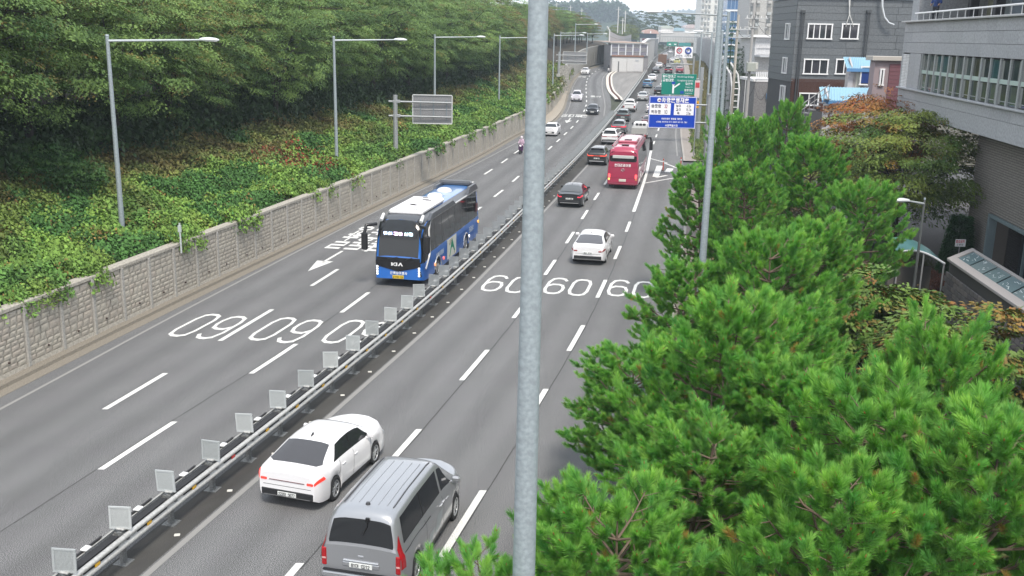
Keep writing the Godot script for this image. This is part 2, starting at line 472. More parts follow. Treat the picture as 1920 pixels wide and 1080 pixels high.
func build_ground():
	var s = begin()
	strip(s, func(_z): return -900.0, func(_z): return 900.0, 120.0, -4000.0, 10.0, 30, -0.25, Color(0.09, 0.1, 0.06))
	var g = node("ground", done_flat(s), grain(1, 1, 1, 0.4, 6.0, 0.95, 0.02, 4, 0.0, 3, 0.0, true))
	g.set_meta("kind", "structure")
	var asphalt = grain(1, 1, 1, 0.72, 2.3, 0.92, 0.19, 2, 0.15, 11, 0.0, true)
	asphalt.albedo_texture.color_ramp.set_offset(0, 0.28)
	asphalt.albedo_texture.color_ramp.set_offset(1, 0.72)
	s = begin()
	strip(s, bar, func(z): return edge(z) + tab(T_RC, z), 20.0, -1100.0, 0.7, 26, 0.0, tarmac(0.33, [edge, func(z): return edge(z) + tab(T_A, z), func(z): return edge(z) + tab(T_B, z)]))
	var r = node("right_road", done_flat(s), asphalt)
	r.set_meta("kind", "structure")
	s = begin()
	strip(s, func(z): return tab(T_CURB, z), func(z): return bar(z) if z > -140 else tab(T_LR, z) + lerpf(bar(-140.0) - tab(T_LR, -140.0), 1.2, smoothstep(140.0, 190.0, -z)), 20.0, -320.0, 0.7, 30, 0.0, tarmac(0.325, [func(z): return tab(T_LEDGE, z) + 0.3, func(z): return tab(T_C, z) if z > -110 else tab(T_D, z), func(z): return tab(T_D, z)]))
	r = node("left_road", done_flat(s), asphalt)
	r.set_meta("kind", "structure")
	# the darker, dirtier strip under the barrier
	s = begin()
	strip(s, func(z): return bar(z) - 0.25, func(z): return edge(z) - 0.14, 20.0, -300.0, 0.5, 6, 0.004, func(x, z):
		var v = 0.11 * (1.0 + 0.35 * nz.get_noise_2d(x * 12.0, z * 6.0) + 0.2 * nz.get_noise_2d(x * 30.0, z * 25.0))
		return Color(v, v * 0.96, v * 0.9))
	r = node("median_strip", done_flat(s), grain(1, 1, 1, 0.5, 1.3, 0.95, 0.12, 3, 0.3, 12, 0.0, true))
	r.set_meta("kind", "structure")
	# concrete gutter at the foot of the wall: a low apron step, then a flat channel
	s = begin()
	sweep(s, func(z): return tab(T_CURB, z), 20.0, -320.0, 2.0, [Vector2(-0.9, 0.16), Vector2(-0.42, 0.15), Vector2(-0.4, 0.03), Vector2(0.0, 0.014), Vector2(0.02, -0.1)])
	r = struct("gutter", s, grain(0.36, 0.32, 0.26, 0.45, 1.5, 0.9, 0.05, 4, 0.2, 14))
	s = begin()
	strip(s, func(z): return wallx(z), func(z): return tab(T_CURB, z) - 0.35, -125.0, -192.0, 2.0, 2, 0.165, Color.WHITE)
	node("apron", done_flat(s), grain(0.5, 0.44, 0.36, 0.3, 3.0, 0.9, 0.03, 4, 0.0, 15)).set_meta("kind", "structure")
	# right-hand kerb and pavement
	var rc = func(z): return edge(z) + tab(T_RC, z)
	s = begin()
	sweep(s, rc, 20.0, -79.0, 2.0, [Vector2(0, -0.1), Vector2(0.0, 0.13), Vector2(0.02, 0.15), Vector2(0.18, 0.15), Vector2(0.18, -0.1)])
	sweep(s, rc, -97.0, -700.0, 4.0, [Vector2(0, -0.1), Vector2(0.0, 0.13), Vector2(0.02, 0.15), Vector2(0.18, 0.15), Vector2(0.18, -0.1)])
	struct("kerb", s, grain(0.5, 0.46, 0.42, 0.3, 1.2, 0.9, 0.05))
	s = begin()
	strip(s, func(z): return rc.call(z) + 0.18, func(z): return rc.call(z) + 3.0, 20.0, -79.0, 2.0, 6, 0.14, Color(0.30, 0.25, 0.22))
	strip(s, func(z): return rc.call(z) + 0.18, func(z): return rc.call(z) + 1.3, -97.0, -600.0, 2.0, 6, 0.14, Color(0.42, 0.37, 0.33))
	node("pavement", done_flat(s), grain(1, 1, 1, 0.35, 0.8, 0.9, 0.08, 3, 0.2, 16, 0.0, true)).set_meta("kind", "structure")
	s = begin()
	strip(s, func(z): return rc.call(z) + 3.0, func(z): return rc.call(z) + 60.0, 20.0, -79.0, 3.0, 20, 0.135, Color(0.13, 0.125, 0.12))
	strip(s, func(z): return rc.call(z) - 0.5, func(z): return rc.call(z) + 60.0, -79.0, -97.0, 3.0, 20, -0.004, Color(0.14, 0.14, 0.14))
	strip(s, func(z): return rc.call(z) + 1.3, func(z): return rc.call(z) + 60.0, -97.0, -200.0, 3.0, 20, 0.135, Color(0.11, 0.1, 0.06))
	node("forecourt", done_flat(s), grain(1, 1, 1, 0.4, 2.0, 0.9, 0.06, 4, 0.2, 17, 0.0, true)).set_meta("kind", "structure")
	# traffic island between the carriageways
	var isl = func(z): return tab([150.0, 15.0, 174.0, 17.2, 190.0, 17.4, 211.0, 18.8, 234.0, 21.3, 262.0, 27.5], z)
	s = begin()
	sweep(s, isl, -174.0, -262.0, 3.0, [Vector2(0, -0.1), Vector2(0, 0.2), Vector2(0.55, 0.22), Vector2(0.57, 0.18)])
	sweep(s, func(z): return isl.call(z) + 0.95, -172.0, -262.0, 3.0, [Vector2(0, 0.1), Vector2(0, 0.28), Vector2(0.35, 0.28), Vector2(0.37, 0.18)])
	var isle = struct("traffic_island", s, grain(0.78, 0.73, 0.64, 0.2, 2.0, 0.9, 0.05))
	s = begin()
	strip(s, func(z): return isl.call(z) + 0.57, func(z): return isl.call(z) + 0.95, -174.0, -262.0, 3.0, 1, 0.17, Color(0.15, 0.06, 0.05))
	strip(s, func(z): return isl.call(z) + 1.2, func(z): return bar(z) - 0.5, -172.0, -262.0, 2.0, 12, 0.19, func(x, z):
		var v = 0.34 * (1.0 + 0.3 * nz.get_noise_2d(x * 8.0, z * 8.0) + 0.25 * nz.get_noise_2d(x * 31.0, z * 27.0))
		return Color(v, v * 0.95, v * 0.9))
	node("paving", done_flat(s), grain(1, 1, 1, 0.35, 1.0, 0.9, 0.08, 3, 0.2, 16, 0.0, true), isle)

func build_markings():
	var worn = grain(0.8, 0.79, 0.76, 0.42, 1.1, 0.75, 0.09, 4, 0.0, 21)
	worn.albedo_texture.color_ramp.set_offset(0, 0.24)
	worn.albedo_texture.color_ramp.set_offset(1, 0.5)
	var old = grain(0.43, 0.42, 0.4, 0.4, 0.8, 0.85, 0.1, 3, 0.0, 22)
	var rr = get_node("right_road")
	var lr = get_node("left_road")
	var seam = mat(0.05, 0.05, 0.05, 0.9)
	var fa = func(z): return edge(z) + tab(T_A, z)
	var fb = func(z): return edge(z) + tab(T_B, z)
	var dash = func(f, d, parent, w = 0.19, l = 3.5):
		var s = begin()
		paint(s, f, -(d - l * 0.5), -(d + l * 0.5), w)
		node("lane_dash", done_flat(s), worn, parent)
	for k in 30: dash.call(fa, 18.5 + 8.0 * k, rr)
	for d in [14.4, 22.4, 30.3, 38.1, 46.2, 54.5, 62.4]: dash.call(fb, d, rr)
	for k in 17: dash.call(fb, 115.0 + 8.0 * k, rr)
	var s = begin()
	paint(s, fb, -68.0, -108.0, 0.24)
	node("solid_line", done_flat(s), worn, rr)
	s = begin()
	paint(s, edge, 20.0, -330.0, 0.17)
	node("edge_line", done_flat(s), old, rr)
	s = begin()
	paint(s, func(z): return edge(z) + tab(T_RC, z) - 0.55, -102.0, -330.0, 0.15)
	node("edge_line", done_flat(s), old, rr)
	for d in [31.1, 47.3, 55.1, 63.1, 71.1, 79.1, 87.1, 95.1, 103.1]: dash.call(func(z): return tab(T_C, z), d, lr)
	for k in 32: dash.call(func(z): return tab(T_D, z), 26.7 + 8.05 * k, lr)
	s = begin()
	paint(s, func(z): return tab(T_LEDGE, z), 20.0, -290.0, 0.13)
	node("edge_line", done_flat(s), old, lr)
	s = begin()
	paint(s, func(z): return tab(T_LR, z), -148.0, -290.0, 0.15)
	node("edge_line", done_flat(s), old, lr)
	# sealed joints of the surfacing along the lane lines
	s = begin()
	for q in [[fa, -20.0, -180.0], [fb, -20.0, -110.0]]: paint(s, func(z): return q[0].call(z) + 0.12 + 0.03 * nz.get_noise_2d(z * 8.0, 0.0), q[1], q[2], 0.035, 0.005, 0.8)
	paint(s, func(z): return tab(T_D, z) - 0.12 + 0.03 * nz.get_noise_2d(z * 8.0, 9.0), -20.0, -140.0, 0.03, 0.005, 0.8)
	node("joint", done_flat(s), seam, rr)
	# speed numerals, lane by lane
	var num = func(px, py, text, parent, away, em_w, em_h, th):
		var p = gnd(px, py)
		var d = along(edge if parent == rr else func(z): return tab(T_D, z), p.z)
		var r = Vector3(-d.z, 0, d.x).normalized()
		if not away:
			d = -d
			r = -r
		var q = begin()
		letters(q, text, p + Vector3.UP * 0.011, r * em_w, d * em_h, th, true, 0.22)
		put("speed_numeral", q, worn, parent)
	num.call(957, 533, "60", rr, true, 1.65, 3.0, 0.09)
	num.call(1072, 538, "60", rr, true, 1.65, 3.0, 0.09)
	num.call(1190, 542, "60", rr, true, 1.65, 3.0, 0.09)
	num.call(384, 611, "60", lr, false, 1.65, 3.1, 0.08)
	num.call(530, 618, "60", lr, false, 1.65, 3.1, 0.08)
	num.call(663, 623, "60", lr, false, 1.65, 3.1, 0.08)
	s = begin()
	paint(s, func(z): return tab(T_C, z), -36.7, -41.3, 0.2)
	node("lane_dash", done_flat(s), worn, lr)
	# lane arrow pointing towards us and the words behind it
	var arrow = func(px, py, parent, away, l, w):
		var p = gnd(px, py)
		var d = along(func(z): return tab(T_D, z), p.z) * (1.0 if away else -1.0)
		var r = Vector3(-d.z, 0, d.x).normalized()
		var q = begin()
		var P = func(a, b): return p + r * a * w + d * b * l + Vector3.UP * 0.011
		quad(q, P.call(-0.09, -0.5), P.call(0.09, -0.5), P.call(0.09, 0.1), P.call(-0.09, 0.1))
		tri(q, P.call(-0.5, 0.02), P.call(0.5, 0.02), P.call(0.0, 0.5))
		put("lane_arrow", q, worn, parent)
	arrow.call(611, 489, lr, false, 5.0, 0.9)
	arrow.call(1066, 226, lr, false, 7.0, 1.0)
	var words = func(px, py, text, w, h):
		var p = gnd(px, py)
		var d = -along(func(z): return tab(T_D, z), p.z)
		var r = Vector3(-d.z, 0, d.x).normalized()
		var q = begin()
		letters(q, text, p + Vector3.UP * 0.011, r * w, d * h, 0.13)
		put("road_lettering", q, worn, lr)
	words.call(672, 456, "목동로", 0.95, 3.2)
	words.call(690, 436, "공항", 1.0, 3.2)
	words.call(1076, 217, "공항대로", 0.85, 3.5)
	words.call(1116, 181, "서울", 0.9, 2.5)
	words.call(1090, 144, "직진", 0.9, 3.0)
	# ghost island at the side-road mouth
	var g = func(a, b, w):
		var p = gnd(a[0], a[1])
		var q = gnd(b[0], b[1])
		var d = (q - p).normalized()
		var r = Vector3(-d.z, 0, d.x).normalized() * w * 0.5
		var t = begin()
		quad(t, p - r + Vector3.UP * 0.012, p + r + Vector3.UP * 0.012, q + r + Vector3.UP * 0.012, q - r + Vector3.UP * 0.012)
		put("hatch_line", t, worn, rr)
	for l in [[[1206, 344], [1257, 335], 0.2], [[1257, 335], [1292, 331], 0.2], [[1218, 297], [1252, 306], 0.2], [[1246, 306], [1264, 313], 0.2], [[1262, 313], [1285, 319], 0.2], [[1229, 332], [1237, 311], 0.55], [[1230, 333], [1250, 329], 0.3], [[1252, 323], [1257, 316], 0.6]]: g.call(l[0], l[1], l[2])

# ---------- the median barrier ----------
func build_barrier():
	var b = thing("guardrail", "long galvanised double guardrail with anti-glare panels along the median", "guardrail")
	var steel = grain(0.62, 0.62, 0.6, 0.25, 1.5, 0.45, 0.03, 4, 0.0, 31, 0.2)
	var dull = grain(0.3, 0.31, 0.31, 0.35, 1.0, 0.6, 0.03, 4, 0.0, 31, 0.3)
	var w = [Vector2(0, 0), Vector2(0.06, 0.015), Vector2(0.085, 0.05), Vector2(0.06, 0.1), Vector2(-0.02, 0.125), Vector2(-0.03, 0.155), Vector2(-0.02, 0.185), Vector2(0.06, 0.21), Vector2(0.085, 0.26), Vector2(0.06, 0.295), Vector2(0, 0.31)]
	for side in [1, -1]:
		var prof = []
		for p in w: prof.append(Vector2(side * (0.17 + p.x), 0.5 + p.y))
		var back = []
		for p in w: back.append(Vector2(side * (0.155 + p.x), 0.5 + p.y))
		back.reverse()
		prof.append_array(back)
		if side > 0: prof.reverse()
		var s = begin()
		sweep(s, bar, 10.0, -300.0, 2.0, prof, true, 2)
		put("rail", s, steel, b)
	var ps = begin()
	box(ps, Vector3(0, 0.4, 0), Vector3(0.11, 0.8, 0.14), 0.01)
	box(ps, Vector3(0, 0.012, 0), Vector3(0.34, 0.024, 0.34))
	box(ps, Vector3(0.12, 0.65, 0), Vector3(0.13, 0.2, 0.09))
	box(ps, Vector3(-0.12, 0.65, 0), Vector3(0.13, 0.2, 0.09))
	var post = done(ps)
	var cs = begin()
	box(cs, Vector3(0, 0.86, 0), Vector3(0.2, 0.05, 0.12), 0.015)
	var cap = done(cs)
	# a perforated plate: solid rim with a grid of real holes in the middle
	var plate_s = begin()
	box(plate_s, Vector3(0, 1.12, 0), Vector3(0.50, 0.53, 0.012))
	var far_plate = done(plate_s)
	plate_s = begin()
	for e in [[0, 1.375, 0.5, 0.04], [0, 0.87, 0.5, 0.05], [-0.225, 1.12, 0.05, 0.45], [0.225, 1.12, 0.05, 0.45]]: box(plate_s, Vector3(e[0], e[1], 0), Vector3(e[2], e[3], 0.03))
	for k in 15: box(plate_s, Vector3(-0.2 + 0.4 * (k + 0.5) / 15.0, 1.125, 0.004), Vector3(0.0155, 0.46, 0.008))
	for k in 17: box(plate_s, Vector3(0, 0.9 + 0.45 * (k + 0.5) / 17.0, -0.006), Vector3(0.4, 0.018, 0.008))
	var plate = done(plate_s)
	var ys = begin()
	box(ys, Vector3(0.215, 0.655, 0), Vector3(0.03, 0.075, 0.17), 0.008)
	var refl = done(ys)
	var rs = begin()
	box(rs, Vector3(-0.22, 0.835, 0), Vector3(0.05, 0.03, 1.15), 0.006)
	box(rs, Vector3(-0.245, 0.79, 0), Vector3(0.03, 0.1, 1.15), 0.006)
	box(rs, Vector3(0.16, 0.655, 0), Vector3(0.04, 0.085, 1.2), 0.006)
	box(rs, Vector3(0.0, 0.79, 0), Vector3(0.2, 0.03, 1.5), 0.006)
	var rubber = done(rs)
	var bs = begin()
	box(bs, Vector3(-0.19, 0.86, 0), Vector3(0.16, 0.05, 0.2), 0.015)
	var bracket = done(bs)
	var mesh_grey = StandardMaterial3D.new()          # the fine perforation, too small to show hole by hole
	mesh_grey.albedo_color = Color(0.62, 0.64, 0.65, 0.5)
	mesh_grey.transparency = BaseMaterial3D.TRANSPARENCY_ALPHA
	mesh_grey.roughness = 0.6
	var milky = [grain(0.5, 0.53, 0.535, 0.12, 0.6, 0.5, 0.04, 3, 0.0, 33), grain(0.47, 0.5, 0.505, 0.2, 0.6, 0.55, 0.04, 3, 0.0, 34), grain(0.53, 0.555, 0.555, 0.12, 0.6, 0.5, 0.04, 3, 0.0, 35)]
	for k in 68:
		var z = -16.36 - 1.88 * k
		var d = along(bar, z)
		var t = Transform3D(Basis(Vector3(-d.z, 0, d.x).normalized(), Vector3.UP, -Vector3(d.x, 0, d.z).normalized()), sp(bar, z))
		if k < 50: node("post", post, dull, b, t)
		var lean = Basis(Vector3.FORWARD, rng.randf_range(-0.05, 0.05)) * Basis(Vector3.UP, 0.12 + rng.randf_range(-0.2, 0.2))
		node("glare_panel", plate if k < 14 else far_plate, milky[k % 3] if k < 14 else mesh_grey, b, t * Transform3D(lean, Vector3(-0.03, 0.005, 0)))
		if k < 40:
			node("cap", cap, steel, b, t)
			node("reflector", refl, mat(0.75, 0.42, 0.02, 0.35) if k % 9 != 4 else mat(0.6, 0.05, 0.04, 0.35), b, t.translated_local(Vector3(0, 0, -0.75)))
			node("rubber_strip", rubber, mat(0.02, 0.02, 0.022, 0.7), b, t.translated_local(Vector3(0, 0, -0.95)))
			node("bracket", bracket, mat(0.75, 0.76, 0.76, 0.4), b, t.translated_local(Vector3(0, 0, -0.95)))
	var studs = get_node("right_road")
	var ss = begin()
	box(ss, Vector3(0, 0.015, 0), Vector3(0.14, 0.03, 0.11), 0.012)
	var stud = done(ss)
	for k in 26:
		var z = -19.0 - 2.4 * k
		node("road_stud", stud, mat(0.62, 0.6, 0.55, 0.6), studs, Transform3D(Basis(Vector3.UP, 0.2), Vector3(edge(z) - 0.33, 0.006, z)))
	var far = begin()
	sweep(far, func(z): return bar(z), -300.0, -700.0, 8.0, [Vector2(-0.2, 0), Vector2(-0.18, 0.85), Vector2(0.18, 0.85), Vector2(0.2, 0)])
	put("far_rail", far, dull, b)

# ---------- the retaining wall ----------
const WALL_H := 2.5
func build_wall():
	var w = thing("retaining_wall", "long pale retaining wall of split-faced blocks between concrete pilasters", "wall")
	var conc = grain(0.54, 0.5, 0.43, 0.3, 2.2, 0.9, 0.03, 5, 0.25, 41)
	var joint = mat(0.32, 0.29, 0.245, 0.95)
	var s = begin()
	sweep(s, func(z): return wallx(z) - 0.06, 10.0, -192.0, 2.0, [Vector2(-0.4, -0.2), Vector2(-0.4, WALL_H - 0.1), Vector2(0, WALL_H - 0.1), Vector2(0, -0.2)])
	put("core", s, joint, w)
	s = begin()
	sweep(s, wallx, 10.0, -192.0, 1.93, [Vector2(-0.4, WALL_H - 0.13), Vector2(-0.4, WALL_H), Vector2(0.02, WALL_H), Vector2(0.035, WALL_H - 0.02), Vector2(0.035, WALL_H - 0.13)], true)
	put("coping", s, conc, w)
	s = begin()
	sweep(s, wallx, 10.0, -192.0, 1.93, [Vector2(-0.3, 0.14), Vector2(-0.3, 0.3), Vector2(0.0, 0.3), Vector2(0.02, 0.14)], true)
	put("plinth", s, conc, w)
	var stones = []
	for c in [[0.57, 0.52, 0.44], [0.61, 0.56, 0.47], [0.55, 0.5, 0.425], [0.62, 0.57, 0.48], [0.58, 0.515, 0.435]]: stones.append(grain(c[0], c[1], c[2], 0.3, 0.9, 0.92, 0.05, 4, 0.35, 42))
	var pil = begin()
	box(pil, Vector3(0, (WALL_H - 0.13) * 0.5 + 0.07, 0), Vector3(0.1, WALL_H - 0.28, 0.16), 0.015)
	var pm = done(pil)
	var rough = begin()                   # one split stone face, metre-sized, scaled for each block
	var grid = []
	var lr = RandomNumberGenerator.new()
	lr.seed = 4
	for j in 4:
		for i in 4: grid.append(Vector3(0.5 if (i in [1, 2] and j in [1, 2]) else 0.0, -0.5 + j / 3.0, -0.5 + i / 3.0) + Vector3(lr.randf_range(-0.12, 0.08), 0, 0))
	for j in 3:
		for i in 3: quad(rough, grid[j * 4 + i + 1], grid[j * 4 + i], grid[j * 4 + i + 4], grid[j * 4 + i + 5])
	var face = done(rough)
	var farst = [begin(), begin(), begin()]
	var made = 0
	var bay = 0
	var z = -29.0
	var pipe_s = begin()
	tube(pipe_s, [Vector3(-0.05, 0, 0), Vector3(0.045, -0.01, 0)], [0.035], 8)
	var pipe = done(pipe_s)
	while z > -123.0:
		var z2 = z - 1.93
		var d = along(wallx, z)
		var ba = Basis(Vector3(-d.z, 0, d.x).normalized(), Vector3.UP, -d)
		node("pilaster", pm, grain(0.5, 0.48, 0.44, 0.3, 2.0, 0.9, 0.04), w, Transform3D(ba, sp(wallx, z)))
		if bay % 1 == 0 and z > -75: node("drain_pipe", pipe, mat(0.06, 0.04, 0.035, 0.8), w, Transform3D(ba, sp(wallx, z - 0.9 + rng.randf_range(-0.2, 0.2), 0.62)))
		var y = 0.31
		while y < WALL_H - 0.2:
			var h = minf([0.2, 0.2, 0.28, 0.16][rng.randi() % 4], WALL_H - 0.14 - y)
			var u = z - 0.09
			while u > z2 + 0.1:
				var l = rng.randf_range(0.26, 0.52)
				if u - l < z2 + 0.25: l = u - z2 - 0.09
				var hh = h
				var c = sp(wallx, u - l * 0.5, y + hh * 0.5)
				var t = Transform3D(ba * Basis.from_scale(Vector3(0.035, hh - 0.013, l - 0.013)), c + ba.x * rng.randf_range(-0.026, -0.014))
				var bulge = Transform3D(t.basis, t.origin)
				if made < 300: node("stone", face, stones[rng.randi() % 5], w, bulge)
				else: farst[rng.randi() % 3].append_from(face, 0, bulge)
				made += 1
				u -= l
			y += h
		z = z2
		bay += 1
	for k in 3: put("stonework", farst[k], stones[k], w).set_meta("kind", "stuff")
	# the plain concrete wall that carries on beyond it
	s = begin()
	sweep(s, wallx, -123.0, -190.0, 2.4, [Vector2(-0.3, 0), Vector2(-0.3, WALL_H - 0.1), Vector2(-0.01, WALL_H - 0.1), Vector2(0, 0)])
	z = -124.0
	while z > -190.0:
		var d = along(wallx, z)
		box(s, sp(wallx, z, 1.2), Vector3(0.12, 2.2, 0.14), 0.0, Basis(Vector3(-d.z, 0, d.x).normalized(), Vector3.UP, -d))
		z -= 2.4
	put("plain_wall", s, conc, w)
	var w2 = thing("concrete_wall", "tall stained grey concrete wall curving right beyond the cream block wall", "wall")
	s = begin()
	sweep(s, func(q): return wallx(q) + 0.1, -188.0, -320.0, 2.4, [Vector2(-0.4, 0), Vector2(-0.4, 4.9), Vector2(0, 4.9), Vector2(0, 0)])
	z = -189.0
	while z > -318.0:
		var d = along(wallx, z)
		box(s, sp(wallx, z, 2.4) + Vector3(0.1, 0, 0), Vector3(0.16, 4.8, 0.25), 0.0, Basis(Vector3(-d.z, 0, d.x).normalized(), Vector3.UP, -d))
		z -= 3.6
	put("ribbed_face", s, grain(0.52, 0.5, 0.46, 0.4, 5.0, 0.9, 0.03, 5, 0.0, 44), w2)
	s = begin()
	box(s, sp(wallx, -188.0, 2.4) + Vector3(-0.5, 0, 0), Vector3(2.2, 4.9, 0.4))
	put("end_face", s, grain(0.52, 0.5, 0.46, 0.4, 5.0, 0.9, 0.03, 5, 0.0, 44), w2)

# ---------- the planted bank ----------
func bank_y(u, z) -> float:               # u metres behind the wall
	return lift(z) + WALL_H - 0.12 + 0.1 * minf(u, 3.2) + 0.36 * clampf(u - 3.2, 0.0, 7.8) + 0.05 * maxf(u - 11.0, 0.0) + 0.2 * nz.get_noise_2d(u * 5.0, z * 5.0) * clampf(u, 0.0, 1.0)
func bank(u, z) -> Vector3: return Vector3(wallx(z) - 0.4 - u, bank_y(u, z), z)
func clump(seed_n, n, rad, leaf, dome, tilt) -> ArrayMesh:     # a handful of separate folded leaves on a low dome
	var r = RandomNumberGenerator.new()
	r.seed = seed_n
	var s = begin()
	for i in n:
		var a = r.randf() * TAU
		var q = sqrt(r.randf()) * rad
		var c = Vector3(cos(a) * q, dome * (1.0 - q * q / rad / rad) * r.randf_range(0.5, 1.1), sin(a) * q)
		var b = Basis(Vector3.UP, r.randf() * TAU) * Basis(Vector3.RIGHT, r.randf_range(-tilt, tilt)) * Basis(Vector3.FORWARD, r.randf_range(-tilt, tilt))
		var l = leaf * r.randf_range(0.65, 1.25)
		s.set_smooth_group(-1)
		var p0 = c - b.z * l * 0.5
		var p1 = c + b.x * l * 0.42 - b.y * l * 0.1 - b.z * l * 0.05
		var p2 = c + b.z * l * 0.55 - b.y * l * 0.12
		var p3 = c - b.x * l * 0.42 - b.y * l * 0.1 - b.z * l * 0.05
		tri(s, p0, p1, p2)
		tri(s, p0, p2, p3)
	return done(s)
func leafmat(rough = 0.55, back = 0.35) -> StandardMaterial3D:
	var key = "leaf%s%s" % [rough, back]
	if not mats.has(key):
		var m = StandardMaterial3D.new()
		m.vertex_color_use_as_albedo = true
		m.roughness = rough
		m.metallic_specular = 0.35
		m.backlight_enabled = true
		m.backlight = Color(back * 0.8, back, back * 0.25)
		mats[key] = m
	return mats[key]
func scatter(called, mesh, list: Array, m, parent = null) -> MultiMeshInstance3D:   # list of [Transform3D, Color]
	var mm = MultiMesh.new()
	mm.transform_format = MultiMesh.TRANSFORM_3D
	mm.use_colors = true
	mm.mesh = mesh
	mm.instance_count = list.size()
	for i in list.size():
		mm.set_instance_transform(i, list[i][0])
		mm.set_instance_color(i, list[i][1])
	var o = MultiMeshInstance3D.new()
	o.multimesh = mm
	o.material_override = m
	o.set_meta("kind", "stuff")
	if parent:
		o.name = called
		parent.add_child(o, true)
	else:
		o.name = numbered(called)
		add_child(o)
	return o
func build_bank():
	var s = begin()
	s.set_smooth_group(0)
	var us = [-0.35, 0.0, 0.7, 1.5, 2.5, 3.5, 4.5, 5.5, 6.5, 7.5, 8.5, 9.5, 10.5, 12.0, 15.0, 20.0, 30.0, 60.0, 140.0]
	var z = 15.0
	while z > -345.0:
		var zz = z - 2.0
		for i in us.size() - 1: quad(s, bank(us[i], zz), bank(us[i + 1], zz), bank(us[i + 1], z), bank(us[i], z))
		z = zz
	struct("embankment", s, grain(0.1, 0.075, 0.045, 0.6, 3.0, 0.95, 0.03, 5, 0.0, 51))
	var lots = [[], [], []]
	var n2 = FastNoiseLite.new()
	n2.seed = 21
	n2.frequency = 0.09
	var n3 = FastNoiseLite.new()
	n3.seed = 33
	n3.frequency = 0.3
	for i in 80000:
		var d = 27.0 + 190.0 * pow(rng.randf(), 1.7)
		var u = rng.randf_range(-0.25, 12.5)
		if absf(d - 44.4) < 0.7 and absf(u - 2.7) < 0.7: continue
		var patch = n2.get_noise_2d(u * 1.6, d)
		var fine = n3.get_noise_2d(u * 1.5, d)
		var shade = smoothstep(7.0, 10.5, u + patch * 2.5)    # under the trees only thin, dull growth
		if rng.randf() < shade * 0.75: continue
		if u < 0.5 and n3.get_noise_2d(d * 1.3, 70.0) > -0.16 - u * 0.2: continue
		var dry = smoothstep(3.6, 7.5, u + patch * 5.0 + fine * 1.5)
		if rng.randf() < dry * 0.45: continue
		var p = bank(u, -d)
		var c = Color(0.2, 0.32, 0.06).lerp(Color(0.09, 0.19, 0.045), clampf(0.5 + patch * 1.4, 0, 1))
		c = c.lerp(Color(0.17, 0.25, 0.05), clampf(fine * 1.4, 0, 0.8))
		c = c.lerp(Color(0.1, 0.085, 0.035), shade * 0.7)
		c = c.lerp(Color(0.13, 0.14, 0.045).lerp(Color(0.15, 0.095, 0.045), clampf(0.5 + fine * 2.0, 0, 1)), dry * 0.75)
		if patch < -0.22: c = c.lerp(Color(0.035, 0.12, 0.035), 0.8)
		if rng.randf() < 0.025: c = Color(0.22, 0.15, 0.05)
		var red = (Vector2(u - 3.8, (d - 66.0) * 0.6)).length()
		if red < 2.6 and rng.randf() < 0.45 - red * 0.13: c = Color(0.22, 0.05, 0.03)
		if d > 150: c = c.lerp(Color(0.17, 0.14, 0.06), clampf(0.5 + fine, 0, 0.9))
		c *= rng.randf_range(0.55, 1.5)
		var k = rng.randf_range(0.75, 1.35) * (1.0 + d / 260.0)
		var lump = 1.1 * maxf(0.0, n3.get_noise_2d(u * 0.8 + 40.0, d * 0.8)) * clampf(u, 0.2, 1.0) + 0.05
		var b = Basis(Vector3.FORWARD, 0.27 + (0.5 if u < 0.2 else 0.0)) * Basis(Vector3.UP, rng.randf() * TAU)
		lots[rng.randi() % 3].append([Transform3D(b.scaled(Vector3(k, k * rng.randf_range(0.7, 1.6), k)), p + Vector3.UP * (lump - 0.04)), c])
	for k in 3:
		var o = scatter("creeper", clump(60 + k, 36, 0.46, 0.1, 0.25, 0.8), lots[k], leafmat(0.85), get_node("embankment"))

# ---------- broadleaf trees ----------
func spray(seed_n, n, len, leaf) -> ArrayMesh:      # a flat leafy twig that droops at its tip
	var r = RandomNumberGenerator.new()
	r.seed = seed_n
	var s = begin()
	for i in n:
		var t = r.randf()
		var side = r.randf_range(-1, 1)
		var c = Vector3(side * len * 0.36 * sin(PI * clampf(t * 0.85 + 0.1, 0, 1)), -0.22 * len * t * t + r.randf_range(-0.05, 0.05), len * (t - 0.3))
		var b = Basis(Vector3.UP, side * 0.9 + r.randf_range(-0.5, 0.5)) * Basis(Vector3.RIGHT, r.randf_range(-0.2, 0.75)) * Basis(Vector3.FORWARD, r.randf_range(-0.6, 0.6))
		var l = leaf * r.randf_range(0.7, 1.2)
		s.set_smooth_group(-1)
		var p0 = c
		var p1 = c + b.z * l * 0.45 + b.x * l * 0.26
		var p2 = c + b.z * l - b.y * l * 0.1
		var p3 = c + b.z * l * 0.45 - b.x * l * 0.26
		tri(s, p0, p1, p2)
		tri(s, p0, p2, p3)
	return done(s)
